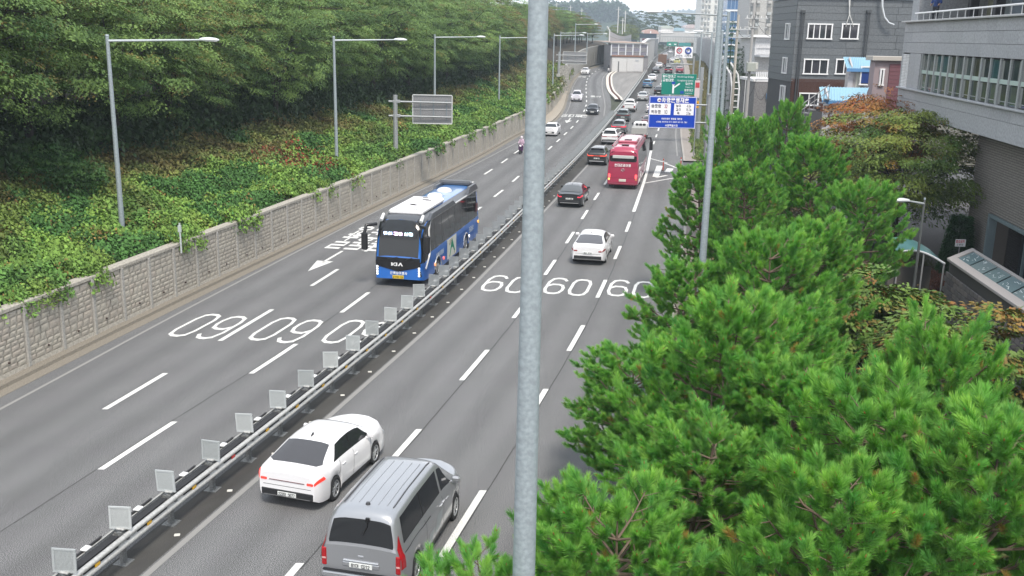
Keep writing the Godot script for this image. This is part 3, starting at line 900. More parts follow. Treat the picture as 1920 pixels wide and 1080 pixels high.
func make_tree(called, label, cat, group, seed_n, h, rad, low, count, tones: Array, twig: Mesh, bark) -> Node3D:
	var r = RandomNumberGenerator.new()
	r.seed = seed_n
	var o = thing(called, label, cat, Vector3.ZERO, 0.0, group)
	var s = begin()
	var fork = h * r.randf_range(0.2, 0.28)
	tube(s, [Vector3(0, -0.5, 0), Vector3(0.05, fork * 0.5, 0.03), Vector3(0.0, fork, 0.1)], [0.22 * h / 9.0, 0.17 * h / 9.0, 0.15 * h / 9.0], 8)
	var ends = []
	for k in 8:
		var a = TAU * k / 8.0 + r.randf_range(-0.3, 0.3)
		var up = r.randf_range(0.45, 0.95)
		var out = rad * r.randf_range(0.55, 0.9)
		var e = Vector3(cos(a) * out, fork + (h - fork) * up * 0.9, sin(a) * out)
		var m1 = Vector3(cos(a) * out * 0.3, lerpf(fork, e.y, 0.5), sin(a) * out * 0.3)
		tube(s, [Vector3(0, fork - 0.1, 0.1), m1, e], [0.1 * h / 9.0, 0.065 * h / 9.0, 0.02], 6)
		for j in 3:
			var f = m1.lerp(e, r.randf_range(0.1, 0.8))
			var a2 = a + r.randf_range(-1.2, 1.2)
			tube(s, [f, f + Vector3(cos(a2), r.randf_range(-0.1, 0.3), sin(a2)) * rad * 0.45], [0.035, 0.012], 5)
	put("trunk", s, bark, o)
	var n = FastNoiseLite.new()
	n.seed = seed_n + 9
	n.frequency = 0.42
	var list = []
	var tries = 0
	while list.size() < count and tries < count * 8:
		tries += 1
		var v = Vector3(r.randf_range(-1, 1), r.randf_range(-1, 1), r.randf_range(-1, 1))
		var q = v.length()
		if q > 1.0 or q < 0.45 or (v.y < -0.5 and r.randf() < 0.6): continue
		var wob = 1.0 + 0.28 * n.get_noise_3d(v.x * 4.0, v.y * 4.0 + 50.0, v.z * 4.0)
		var p = Vector3(v.x * rad * wob, 0, v.z * rad * wob)
		var y = lerpf(low, h, v.y * 0.5 + 0.5) + 0.3 * n.get_noise_2d(v.x * 20, v.z * 20)
		var tier = 0.8 + 0.25 * float(seed_n % 3)
		y = lerpf(y, roundf(y / tier) * tier - 0.22 * Vector2(v.x, v.z).length() * rad * 0.4, 0.38)   # boughs lie in loose layers
		p.y = y
		if n.get_noise_3d(p.x, p.y * 1.5, p.z) < -0.03: continue
		var a = atan2(v.x, v.z) + r.randf_range(-0.7, 0.7)
		var b = Basis(Vector3.UP, a) * Basis(Vector3.RIGHT, r.randf_range(-0.1, 0.5) - v.y * 0.2) * Basis(Vector3.BACK, r.randf_range(-0.35, 0.35))
		var c: Color = tones[0].lerp(tones[1], clampf(0.5 + 0.9 * n.get_noise_3d(p.x * 0.6, p.y * 0.6, p.z * 0.6 + 90.0), 0, 1))
		if r.randf() < tones[2].a * (0.3 + 0.9 * clampf(v.y + 0.3, 0, 1)): c = c.lerp(Color(tones[2].r, tones[2].g, tones[2].b), r.randf_range(0.4, 1.0))
		list.append([Transform3D(b.scaled(Vector3.ONE * r.randf_range(0.8, 1.3)), p), c * r.randf_range(0.75, 1.2)])
	scatter("crown", twig, list, leafmat(), o)
	return o
func ordinal(i) -> String:
	var one = ["first", "second", "third", "fourth", "fifth", "sixth", "seventh", "eighth", "ninth", "tenth", "eleventh", "twelfth", "thirteenth", "fourteenth", "fifteenth", "sixteenth", "seventeenth", "eighteenth", "nineteenth"]
	if i < 19: return one[i]
	var t = (i + 1) / 10
	if (i + 1) % 10 == 0: return ["", "", "twentieth", "thirtieth", "fortieth", "fiftieth", "sixtieth"][t]
	return ["", "", "twenty", "thirty", "forty", "fifty", "sixty"][t] + "-" + one[(i + 1) % 10 - 1]
func build_trees():
	var bark = grain(0.045, 0.036, 0.03, 0.5, 0.6, 0.95, 0.05, 4, 0.4, 61)
	var twig = spray(71, 34, 1.1, 0.14)
	var dark = Color(0.038, 0.095, 0.026)
	var light = Color(0.22, 0.33, 0.085)
	var g = "green broadleaf trees along the left embankment"
	var protos = []
	for k in 4: protos.append(make_tree("broadleaf_tree", "", "tree", g, 80 + k, 10.5 + k * 0.4, 4.8, 1.7, 1500, [dark, light, Color(0.2, 0.11, 0.03, [0.1, 0.05, 0.22, 0.03][k])], twig, bark))
	var autumn = make_tree("autumn_tree", "", "tree", "russet trees beyond the green row on the left embankment", 95, 10.2, 4.4, 1.8, 1000, [Color(0.08, 0.14, 0.035), Color(0.17, 0.16, 0.045), Color(0.26, 0.12, 0.05, 0.5)], twig, bark)
	var first = [true, true, true, true, true]
	var row = 0
	for u0 in [10.5, 17.5, 25.0, 33.0]:
		var z = -26.0 - row * 3.0
		var i = 0
		while z > (-330.0 if row < 3 else -150.0):
			var u = u0 + rng.randf_range(-1.4, 1.4)
			var k = (i * 3 + row * 2 + rng.randi() % 2) % 4
			var p = bank(u, z)
			var far = -z
			var red = (far > 165 and far < 190 or far > 215 and rng.randf() < 0.55) and row < 3
			if red: k = 4
			var label = ("russet broadleaf tree, %s from the left in the %s on the left embankment" if red else "green broadleaf tree, %s from the left in the %s on the left embankment") % [ordinal(i), ["front row", "second row", "third row", "back row"][row]]
			var t = autumn if red else protos[k]
			if first[k]:
				first[k] = false
				t.set_meta("label", label)
			else:
				t = copy(t, label, p, 0.0)
			t.position = p
			t.rotation.y = rng.randf() * TAU
			var sc = rng.randf_range(0.88, 1.12) * (1.0 if row < 2 else 1.15) * lerpf(1.0, 0.8, smoothstep(150.0, 260.0, far))
			t.scale = Vector3(sc, sc * rng.randf_range(0.92, 1.08), sc)
			z -= rng.randf_range(5.2, 7.2) * (1.0 + row * 0.12)
			i += 1
		row += 1
	# dark undergrowth in the shade of the front row
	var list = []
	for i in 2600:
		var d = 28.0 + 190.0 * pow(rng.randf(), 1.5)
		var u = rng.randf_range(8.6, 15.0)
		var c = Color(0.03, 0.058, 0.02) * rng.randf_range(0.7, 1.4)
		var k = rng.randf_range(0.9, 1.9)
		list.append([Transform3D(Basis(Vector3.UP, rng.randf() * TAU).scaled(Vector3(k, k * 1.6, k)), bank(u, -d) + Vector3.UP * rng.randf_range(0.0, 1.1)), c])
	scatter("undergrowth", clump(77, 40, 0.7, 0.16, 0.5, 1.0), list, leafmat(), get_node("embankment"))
	# the leafy shrub that spreads over the bank at the left edge of the frame
	var bx = thing("dark_box", "low dark box with a pale lid under the trees at the left frame edge", "box", pz(62, 222, -58.0))
	var bs = begin()
	box(bs, Vector3(0, 0.3, 0), Vector3(1.5, 0.6, 0.8), 0.03)
	box(bs, Vector3(-1.0, 0.5, 0), Vector3(0.5, 1.2, 0.6), 0.03)
	put("body", bs, mat(0.02, 0.02, 0.022, 0.8), bx)
	bs = begin()
	box(bs, Vector3(0, 0.63, 0), Vector3(1.6, 0.06, 0.9), 0.015)
	put("lid", bs, mat(0.5, 0.52, 0.5, 0.6), bx)
	var mk = thing("marker_post", "thin grey marker post standing just behind the wall coping", "post", pz(339, 458, -42.6))
	bs = begin()
	tube(bs, [Vector3(0, -0.4, 0), Vector3(0, 0.95, 0)], [0.04], 8)
	put("shaft", bs, mat(0.45, 0.48, 0.48, 0.5), mk)
	bs = begin()
	box(bs, Vector3(0, 0.7, 0.03), Vector3(0.16, 0.3, 0.04), 0.01)
	put("tag", bs, mat(0.4, 0.45, 0.44, 0.5), mk)
	var shr = thing("leafy_shrub", "broad dark green shrub on the bank at the left frame edge below the tree trunk", "shrub", bank(8.3, -47.0))
	var ls = begin()
	for k in 7: tube(ls, [Vector3(0, -0.2, 0), Vector3(rng.randf_range(-1.5, 1.5), 0.9, rng.randf_range(-1.2, 1.2))], [0.04, 0.015], 5)
	put("stem", ls, bark, shr)
	list = []
	for i in 520:
		var v = Vector3(rng.randfn(), rng.randfn(), rng.randfn()).normalized() * rng.randf_range(0.55, 1.0)
		list.append([Transform3D(Basis(Vector3.UP, rng.randf() * TAU) * Basis(Vector3.RIGHT, rng.randf_range(-0.4, 0.7)), Vector3(v.x * 3.4, absf(v.y) * 1.9, v.z * 2.2)), Color(0.04, 0.1, 0.028).lerp(Color(0.08, 0.15, 0.035), rng.randf() * clampf(v.y + 0.5, 0, 1))])
	scatter("foliage", spray(73, 26, 0.8, 0.15), list, leafmat(), shr)

# ---------- buildings on the right ----------
func on_face(px, py, o: Vector3, a: Vector3, n: Vector3, off = 0.0) -> Vector2:    # (metres along, height) where the sight line meets a vertical face
	var d = cam_r * ((px - 960.0) / FOC) - cam_u * ((py - 540.0) / FOC) + cam_f
	var q = EYE + d * ((o + n * off - EYE).dot(n) / d.dot(n))
	return Vector2((q - o).dot(a), q.y)
func build_office():
	var o = Vector3(24.3, 0, -64)
	var a = Vector3(-0.13, 0, 1).normalized()
	var n = Vector3(-1, 0, -0.13).normalized()
	var b = Basis(a, Vector3.UP, n)
	var P = func(u, y, w = 0.0): return o + a * u + Vector3.UP * y + n * w
	var f = thing("office_building", "grey stone-clad office block with a long band of windows and a roof terrace", "building")
	var stone = []
	for k in 4: stone.append(grain(0.4 + 0.015 * k, 0.41 + 0.015 * k, 0.43 + 0.015 * k, 0.2, 2.5, 0.7, 0.03, 4, 0.1, 101 + k % 2))
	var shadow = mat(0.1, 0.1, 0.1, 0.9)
	var s = begin()
	# upper storey volume with the window slot left open
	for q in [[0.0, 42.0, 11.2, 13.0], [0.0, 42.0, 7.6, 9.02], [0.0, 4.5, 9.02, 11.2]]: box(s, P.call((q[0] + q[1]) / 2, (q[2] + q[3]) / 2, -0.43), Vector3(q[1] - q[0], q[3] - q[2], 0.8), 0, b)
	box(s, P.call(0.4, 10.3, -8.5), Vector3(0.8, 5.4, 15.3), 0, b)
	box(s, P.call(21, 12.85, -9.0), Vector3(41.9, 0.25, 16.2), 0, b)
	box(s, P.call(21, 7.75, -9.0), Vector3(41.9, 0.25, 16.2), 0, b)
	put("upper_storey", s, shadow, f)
	var slab = func(u0, u1, y0, y1, k):
		var t = begin()
		box(t, Vector3.ZERO, Vector3(u1 - u0 - 0.016, y1 - y0 - 0.016, 0.05), 0.006)
		node("cladding_panel", done(t), stone[k % 4], f, Transform3D(b, P.call((u0 + u1) / 2, (y0 + y1) / 2, 0.0)))
	for r in [[12.42, 13.0, 1.35, 0.6], [11.82, 12.42, 2.0, 0.0], [11.2, 11.82, 2.0, 1.0], [8.47, 9.0, 2.7, 1.2], [7.6, 8.47, 2.7, 0.0]]:
		var u = -r[3]
		while u < 40.0:
			slab.call(maxf(u, 0.0), u + r[2], r[0], r[1], rng.randi())
			u += r[2]
	slab.call(0.0, 0.35, 9.02, 11.2, 1)
	slab.call(2.0, 3.3, 9.02, 11.2, 2)
	slab.call(3.3, 4.5, 9.02, 11.2, 3)
	s = begin()
	box(s, P.call(21.0, 9.07, 0.05), Vector3(42, 0.1, 0.3), 0.02, b)
	put("window_sill", s, stone[3], f)
	s = begin()
	box(s, P.call(21.0, 13.05, -0.1), Vector3(42.2, 0.1, 0.75), 0.02, b)
	put("coping", s, mat(0.42, 0.42, 0.42, 0.7), f)
	# louvre of white slats
	var lv = put("louvre", begin_box(P.call(1.18, 10.1, -0.06), Vector3(1.55, 2.1, 0.06), b), mat(0.3, 0.3, 0.31, 0.7), f)
	var ls = begin()
	box(ls, Vector3.ZERO, Vector3(0.7, 0.055, 0.07), 0, Basis(Vector3.RIGHT, 0.5))
	var slat = done(ls)
	for k in 22:
		for c in 2: node("slat", slat, mat(0.8, 0.8, 0.8, 0.5), lv, Transform3D(b, P.call(0.8 + 0.77 * c, 9.13 + 0.092 * k, 0.02)))
	# window band
	var mull = grain(0.38, 0.4, 0.4, 0.2, 1.0, 0.5)
	var band = mat(0.42, 0.52, 0.48, 0.3)
	var ms = begin()
	box(ms, Vector3(0, 0, -0.05), Vector3(0.16, 2.13, 0.12), 0.015)
	var mm = done(ms)
	ms = begin()
	box(ms, Vector3.ZERO, Vector3(1.2, 0.2, 0.06), 0.005)
	var bm = done(ms)
	var tints = [[0.03, 0.045, 0.045], [0.06, 0.08, 0.075], [0.025, 0.08, 0.085], [0.05, 0.055, 0.035], [0.03, 0.04, 0.04]]
	ms = begin()
	box(ms, Vector3.ZERO, Vector3(1.22, 0.88, 0.02))
	var pm = done(ms)
	ms = begin()
	box(ms, Vector3.ZERO, Vector3(0.28, 0.85, 0.02), 0.004)
	var cm = done(ms)
	for k in 27:
		var u = 4.6 + 1.34 * k
		node("mullion", mm, mull, f, Transform3D(b, P.call(u, 10.13, -0.03)))
		node("spandrel", bm, band, f, Transform3D(b, P.call(u + 0.67, 10.17, -0.1)))
		for h in 2:
			var t = tints[rng.randi() % 5]
			var w = node("window", pm, pane(t[0], t[1], t[2]), f, Transform3D(b, P.call(u + 0.67, 9.59 + 1.09 * h, -0.12)))
			if rng.randf() < 0.8: node("curtain", cm, mat(0.2, 0.21, 0.2, 0.8), w, Transform3D(Basis(), Vector3([-0.42, 0.4][k % 2], 0.0, 0.014)))
			if h == 0: node("frame", begin_mesh(Vector3(0, -0.28, 0), Vector3(1.2, 0.03, 0.03)), mull, w)
	# roof terrace: railing, glass wall, columns and roof
	s = begin()
	tube(s, [P.call(1.0, 13.55, -0.25), P.call(42, 13.55, -0.25)], [0.05], 8)
	put("railing", s, mat(0.78, 0.78, 0.78, 0.35, 0.2), f)
	for k in 24:
		s = begin()
		tube(s, [P.call(1.6 + 1.35 * k, 13.1, -0.25), P.call(1.6 + 1.35 * k, 13.55, -0.25)], [0.022], 6)
		put("baluster", s, mat(0.7, 0.7, 0.7, 0.35, 0.2), f)
	s = begin()
	box(s, P.call(21, 15.95, -5.5), Vector3(42, 0.5, 9.6), 0, b)
	put("terrace_roof", s, mat(0.09, 0.09, 0.09, 0.8), f)
	for k in 12:
		s = begin()
		box(s, P.call(2.0 + 3.4 * k, 15.64, -5.0), Vector3(0.3, 0.14, 8.0), 0, b)
		put("roof_beam", s, mat(0.22, 0.22, 0.21, 0.7), f)
	for k in 9:
		s = begin()
		box(s, P.call(4.3 + 4.4 * k, 14.4, -2.6), Vector3(0.5, 2.7, 0.5), 0.03, b)
		put("column", s, mat(0.03, 0.03, 0.035, 0.6), f)
	for k in 20:
		var t = [[0.3, 0.3, 0.2], [0.25, 0.29, 0.3], [0.22, 0.27, 0.32], [0.35, 0.34, 0.26]][k % 4]
		node("terrace_window", begin_mesh(Vector3.ZERO, Vector3(1.9, 2.6, 0.05)), pane(t[0], t[1], t[2], 0.15), f, Transform3D(b, P.call(2.6 + 2.05 * k, 14.4, -4.2)))
	s = begin()
	box(s, P.call(0.9, 14.4, -2.5), Vector3(1.6, 2.7, 4.5), 0, b)
	put("stair_wall", s, stone[1], f)
	# recessed ribbed ground storey
	var c0 = on_face(1825, 300, o, a, n, -1.3)
	var w0 = on_face(1853, 400, o, a, n, -1.3)
	s = begin()
	var y = 0.1
	while y < 7.6:
		for q in ([[c0.x, 42.0]] if y > w0.y or y < 0.55 else [[c0.x, w0.x]]):
			box(s, P.call((q[0] + q[1]) / 2, y + 0.06, -1.53), Vector3(q[1] - q[0], 0.085, 0.22), 0, b)
		y += 0.12
	put("ribbed_wall", s, grain(0.3, 0.275, 0.25, 0.25, 3.0, 0.75, 0.03), f)
	s = begin()
	for q in [[c0.x, 42.0, w0.y, 7.62], [c0.x, w0.x, 0.0, w0.y], [w0.x, 42.0, 0.0, 0.6]]: box(s, P.call((q[0] + q[1]) / 2, (q[2] + q[3]) / 2, -1.53), Vector3(q[1] - q[0], q[3] - q[2], 0.16), 0, b)
	box(s, P.call(c0.x + 0.11, 3.8, -7.5), Vector3(0.2, 7.6, 12.0), 0, b)
	put("ground_wall", s, mat(0.1, 0.092, 0.085, 0.85), f)
	s = begin()
	box(s, P.call((w0.x + 42) / 2, w0.y * 0.5 + 0.3, -2.4), Vector3(42 - w0.x, w0.y - 0.6, 0.06), 0, b)
	var big = put("shop_window", s, pane(0.012, 0.013, 0.016), f)
	s = begin()
	box(s, P.call(w0.x + 0.12, w0.y * 0.5 + 0.3, -1.5), Vector3(0.24, w0.y - 0.6, 0.4), 0.01, b)
	box(s, P.call((w0.x + 42) / 2, w0.y - 0.08, -1.5), Vector3(42 - w0.x, 0.16, 0.4), 0.01, b)
	for k in 5: box(s, P.call(w0.x + 2.6 * (k + 1), w0.y * 0.5 + 0.3, -2.3), Vector3(0.1, w0.y - 0.6, 0.12), 0, b)
	put("frame", s, mat(0.2, 0.26, 0.28, 0.4, 0.3), big)
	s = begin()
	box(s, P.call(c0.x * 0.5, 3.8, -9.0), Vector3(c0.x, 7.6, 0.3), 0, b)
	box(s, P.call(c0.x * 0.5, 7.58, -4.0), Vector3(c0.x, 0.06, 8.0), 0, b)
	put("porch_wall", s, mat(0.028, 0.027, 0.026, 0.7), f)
	# glazed ramp roof on a stone wall in front
	var r = thing("ramp_canopy", "long sloping glass skylight with pale granite rim on a dark stone wall", "canopy")
	var q0 = pz(1776, 486, -41.0)
	var q1 = pz(1823, 467, -43.0)
	var dn = (pz(1878, 556, -34.6) - q0).normalized()
	var wd = (q1 - q0)
	var up = wd.cross(dn).normalized()
	if up.y < 0: up = -up
	var L = 15.0
	var bb = Basis(wd.normalized(), up, -dn)
	var W = wd.length()
	var rim = grain(0.5, 0.46, 0.44, 0.2, 1.0, 0.7, 0.06)
	s = begin()
	box(s, q0 + bb * Vector3(0.35, 0, -0) + dn * L * 0.5, Vector3(0.75, 0.12, L), 0.02, bb)
	box(s, q0 + bb * Vector3(W - 0.15, 0, 0) + dn * L * 0.5, Vector3(0.3, 0.12, L), 0.02, bb)
	box(s, q0 + bb * Vector3(W * 0.5, 0.003, 0) + dn * 0.25, Vector3(W, 0.12, 0.5), 0.02, bb)
	put("rim", s, rim, r)
	for k in 9:
		s = begin()
		box(s, q0 + bb * Vector3(W * 0.5 + 0.2, 0.0, 0) + dn * (1.2 + 1.55 * k), Vector3(W - 1.05, 0.04, 1.42), 0.0, bb)
		put("glass_pane", s, pane([0.16, 0.2, 0.17][k % 3], [0.24, 0.27, 0.25][k % 3], [0.26, 0.28, 0.26][k % 3], 0.18), r)
		s = begin()
		for j in 9:
			var cc = q0 + bb * Vector3(0.95 + rng.randf() * (W - 1.5), 0.024, 0) + dn * (0.6 + 1.55 * k + rng.randf() * 1.1)
			box(s, cc, Vector3(0.02 + 0.05 * rng.randf(), 0.004, 0.1 + 0.25 * rng.randf()), 0, bb * Basis(Vector3.UP, rng.randf() * 3))
		put("frost_pattern", s, mat(0.62, 0.68, 0.68, 0.5), r)
	var wall = begin()
	var foot = q0 - Vector3(0, q0.y, 0)
	var hd = Vector3(dn.x, 0, dn.z).normalized()
	prism(wall, [Vector2(0, -0.2), Vector2(L, -0.2), Vector2(L, maxf(q0.y + dn.y * L - 0.08, 0.0)), Vector2(0, q0.y - 0.08)], 0.3, Transform3D(Basis(hd, Vector3.UP, hd.cross(Vector3.UP)), foot + bb.x * 0.35))
	prism(wall, [Vector2(0, -0.2), Vector2(L, -0.2), Vector2(L, maxf(q1.y + dn.y * L - 0.08, 0.0)), Vector2(0, q1.y - 0.08)], 0.25, Transform3D(Basis(hd, Vector3.UP, hd.cross(Vector3.UP)), foot + Vector3(q1.x - q0.x, 0, q1.z - q0.z) - bb.x * 0.05))
	put("wall", wall, mat(0.08, 0.075, 0.07, 0.95), r)
	var ss = begin()
	box(ss, Vector3.ZERO, Vector3(0.07, 0.21, 0.42), 0.02)
	var stn = done(ss)
	var sb = Basis(Vector3(-hd.z, 0, hd.x), Vector3.UP, -hd)
	var side = -1.0 if (sb * Vector3(1, 0, 0)).x > 0 else 1.0
	for i in 30:
		for j in 10:
			var yy = 0.2 + 0.235 * j
			if yy < q0.y + dn.y * (i * 0.45) - 0.2: node("stone", stn, [mat(0.13, 0.12, 0.115, 0.9), mat(0.17, 0.15, 0.14, 0.9), mat(0.11, 0.1, 0.1, 0.9)][rng.randi() % 3], r, Transform3D(sb, foot + hd * (0.3 + 0.45 * i + (0.22 if j % 2 else 0.0)) + Vector3.UP * yy + bb.x * 0.3 + sb.x * side * 0.16))
	# little arched teal shelter
	var sh = thing("arched_shelter", "small shelter with a curved teal roof and white rim beside the lamp post", "shelter")
	var s0 = pz(1683, 480, -45.0)
	var s1 = pz(1772, 495, -43.0)
	s = begin()
	s.set_smooth_group(1)
	var back = Vector3(0.6, 0, -3.2)
	var arc = func(t, off): return s0.lerp(s1, t) + Vector3.UP * (sin(PI * (0.15 + 0.85 * t)) * 0.38 + off)
	for i in 12:
		var t0 = i / 12.0
		var t1 = (i + 1) / 12.0
		quad(s, arc.call(t0, 0.0), arc.call(t1, 0.0), arc.call(t1, 0.0) + back, arc.call(t0, 0.0) + back)
		quad(s, arc.call(t0, -0.03) + back, arc.call(t1, -0.03) + back, arc.call(t1, -0.03), arc.call(t0, -0.03))
	put("roof", s, mat(0.1, 0.25, 0.25, 0.3), sh)
	s = begin()
	var rimp = []
	for i in 13: rimp.append(arc.call(i / 12.0, 0.0))
	tube(s, rimp, [0.05], 6)
	put("rim", s, mat(0.75, 0.75, 0.75, 0.4), sh)
	for k in 3:
		s = begin()
		var t = arc.call([0.02, 0.55, 0.98][k], -0.05)
		tube(s, [t, Vector3(t.x, 0.1, t.z)], [0.04], 6)
		put("post", s, mat(0.4, 0.4, 0.4, 0.5), sh)
	s = begin()
	box(s, s0.lerp(s1, 0.5) * Vector3(1, 0, 1) + Vector3(0, 0.9, -1.2), Vector3(2.0, 1.5, 0.3), 0.02)
	put("low_wall", s, mat(0.12, 0.11, 0.1, 0.9), sh)
	# notice board with red and grey lines
	var nb = thing("notice_board", "small white notice board with red heading beside the dark wall", "sign", pz(1800, 462, -47.0))
	s = begin()
	box(s, Vector3(0, 0.17, 0), Vector3(0.5, 0.36, 0.03), 0.005)
	put("board", s, mat(0.75, 0.75, 0.75, 0.5), nb)
	s = begin()
	tube(s, [Vector3(0, 0.1, -0.04), Vector3(0, -1.8, -0.04)], [0.025], 6)
	put("post", s, mat(0.3, 0.3, 0.3, 0.5), nb)
	s = begin()
	letters(s, "출입금지", Vector3(-0.01, 0.25, 0.018), Vector3(0.095, 0, 0), Vector3(0, 0.11, 0), 0.16)
	put("heading", s, mat(0.6, 0.03, 0.04, 0.6), nb)
	s = begin()
	letters(s, "관계자외", Vector3(-0.01, 0.09, 0.018), Vector3(0.07, 0, 0), Vector3(0, 0.08, 0), 0.14)
	put("lettering", s, mat(0.15, 0.15, 0.17, 0.6), nb)
	# visitor on the terrace
	var pp = P.call(3.5, 13.0, -0.75)
	build_person("person", "person in a blue top standing behind the terrace railing", pp, 2.4, "stand", [Color(0.03, 0.06, 0.2), Color(0.04, 0.04, 0.05), Color(0.02, 0.02, 0.02)])
func begin_box(c, size, b) -> SurfaceTool:
	var s = begin()
	box(s, c, size, 0, b)
	return s
func begin_mesh(c, size, bv = 0.0) -> ArrayMesh:
	var s = begin()
	box(s, c, size, bv)
	return done(s)

func framed_window(parent, c: Vector3, w, h, lights, b = Basis()):       # a white framed sash, its glass and bars
	var win = Node3D.new()
	var s = begin()
	for e in [[0, h / 2, w + 0.14, 0.1], [0, -h / 2, w + 0.2, 0.1]]: box(s, Vector3(e[0], e[1], 0), Vector3(e[2], e[3], 0.16))
	for e in [-w / 2, w / 2]: box(s, Vector3(e, 0, 0), Vector3(0.1, h - 0.1, 0.15))
	for k in range(1, lights): box(s, Vector3(-w / 2 + w * k / lights, 0, -0.02), Vector3(0.07, h - 0.1, 0.1))
	win = node("window", done(s), mat(0.8, 0.8, 0.8, 0.45), parent, Transform3D(b, c))
	for k in lights: node("pane", begin_mesh(Vector3(-w / 2 + w * (k + 0.5) / lights, 0, -0.04), Vector3(w / lights - 0.07, h - 0.1, 0.02)), pane([0.03, 0.05, 0.04][k % 3], [0.03, 0.05, 0.045][k % 3], [0.035, 0.06, 0.05][k % 3]), win)
	return win
func build_houses():
	var z = -86.0
	var h = thing("grey_house", "three-storey dark grey panelled house with white windows and brown brick band", "house")
	var x0 = 23.4
	var wall = [grain(0.15, 0.165, 0.178, 0.2, 3.0, 0.6, 0.03), grain(0.16, 0.175, 0.187, 0.2, 3.0, 0.6, 0.03), grain(0.14, 0.155, 0.168, 0.2, 3.0, 0.6, 0.03)]
	var s = begin()
	var side = Vector3(0.16, 0, -1).normalized()
	box(s, Vector3(x0 + 6.0, 7.4, z - 4.0), Vector3(11.9, 15.2, 7.9))
	put("core", s, mat(0.05, 0.052, 0.056, 0.8), h)
	var y = 15.2
	while y > 8.7:
		var xs = [0.0, 4.6 + rng.randf_range(-0.3, 0.3), 8.6 + rng.randf_range(-0.3, 0.3), 12.0]
		for k in 3: node("panel", begin_mesh(Vector3.ZERO, Vector3(xs[k + 1] - xs[k] - 0.02, 0.55, 0.08), 0.01), wall[rng.randi() % 3], h, Transform3D(Basis(), Vector3(x0 + (xs[k] + xs[k + 1]) / 2, y - 0.28, z + 0.0)))
		node("side_panel", begin_mesh(Vector3.ZERO, Vector3(0.08, 0.55, 7.9), 0.01), wall[rng.randi() % 3], h, Transform3D(Basis(), Vector3(x0 + 0.02, y - 0.28, z - 4.0)))
		y -= 0.57
	s = begin()
	box(s, Vector3(x0 + 6, 15.3, z - 3.9), Vector3(12.3, 0.16, 8.2), 0.02)
	put("roof_edge", s, mat(0.2, 0.24, 0.28, 0.5), h)
	s = begin()
	y = 6.2
	var row = 0
	while y < 8.6:
		for i in 44: box(s, Vector3(x0 + 0.14 + 0.27 * i + (0.13 if row % 2 else 0.0), y, z + 0.02), Vector3(0.255, 0.085, 0.06))
		y += 0.1
		row += 1
	put("brickwork", s, grain(0.12, 0.055, 0.042, 0.4, 0.7, 0.9, 0.06), h).set_meta("kind", "stuff")
	for w in [[1536.5, 59, 2.0, 1.2, 4], [1593, 59, 1.35, 1.2, 2], [1529, 125, 2.0, 1.2, 3], [1582, 125, 1.35, 1.2, 2], [1516, 186, 1.6, 1.0, 2]]:
		var c = pz(w[0], w[1], z)
		framed_window(h, Vector3(c.x, c.y, z + 0.08), w[2], w[3], w[4])
	for w in [[1481, 59], [1474, 123], [1466, 176]]:
		var c = pz(w[0], w[1], z - 1.5)
		framed_window(h, Vector3(x0 - 0.04, c.y, z - 2.2), 1.3, 1.3, 2, Basis(Vector3.UP, -PI / 2))
	for q in [[1506, 22, 175], [1629, 22, 104]]:
		var t = pz(q[0], q[1], z + 0.2)
		var e = pz(q[0], q[2], z + 0.2)
		s = begin()
		tube(s, [t + Vector3(-0.06, 0, 0.05), Vector3(t.x - 0.06, 3.0, z + 0.2)], [0.06], 8)
		tube(s, [t + Vector3(0.12, 0, 0.05), Vector3(t.x + 0.12, 3.0, z + 0.2)], [0.04], 8)
		box(s, t, Vector3(0.34, 0.25, 0.3), 0.02)
		put("downpipe", s, mat(0.05, 0.055, 0.06, 0.5), h)
	s = begin()
	var du = [pz(1655, -30, z + 0.5), pz(1654, 12, z + 0.5), pz(1658, 32, z + 0.5), pz(1666, 43, z + 0.5), pz(1676, 47, z + 0.5)]
	tube(s, du, [0.1], 10)
	put("duct", s, mat(0.6, 0.62, 0.63, 0.3, 0.6), h)
	s = begin()
	for q in [1, -1]: tube(s, [pz(1593 + q, 0, z + 0.3), pz(1593 - q * 0.5, 25, z + 0.3), pz(1593 + q * 5, 42, z + 0.3), pz(1593 + q * 7, 50, z + 0.2)], [0.035], 6)
	put("cable", s, mat(0.62, 0.62, 0.6, 0.5), h)
	# blue-roofed sheds
	var shed = func(label, tl, tr, bl, br, zr, wall_h, wcol):
		var o = thing("blue_roof_shed", label, "shed")
		var A = pz(tl[0], tl[1], zr)
		var B = pz(tr[0], tr[1], zr)
		var C = pz(br[0], br[1], zr + 1.5)
		var D = pz(bl[0], bl[1], zr + 1.5)
		C.y = D.y
		B.y = A.y
		var t = begin()
		var m = 16
		var nrm = (B - A).cross(D - A).normalized()
		if nrm.y < 0: nrm = -nrm
		for i in m:          # corrugated sheets with raised seams
			var f0 = i / float(m)
			var f1 = (i + 0.8) / m
			var f2 = (i + 1.0) / m
			quad(t, D.lerp(C, f0), D.lerp(C, f1), A.lerp(B, f1), A.lerp(B, f0))
			quad(t, D.lerp(C, f1) + nrm * 0.05, D.lerp(C, f2) + nrm * 0.05, A.lerp(B, f2) + nrm * 0.05, A.lerp(B, f1) + nrm * 0.05)
			quad(t, D.lerp(C, f1), D.lerp(C, f1) + nrm * 0.05, A.lerp(B, f1) + nrm * 0.05, A.lerp(B, f1))
		put("roof", t, grain(0.3, 0.52, 0.66, 0.15, 2.0, 0.45, 0.04), o)
		t = begin()
		box(t, D.lerp(C, 0.5) + Vector3(0, -0.12, 0.03), Vector3((C - D).length(), 0.24, 0.06))
		put("fascia", t, mat(0.1, 0.25, 0.48, 0.5), o)
		t = begin()
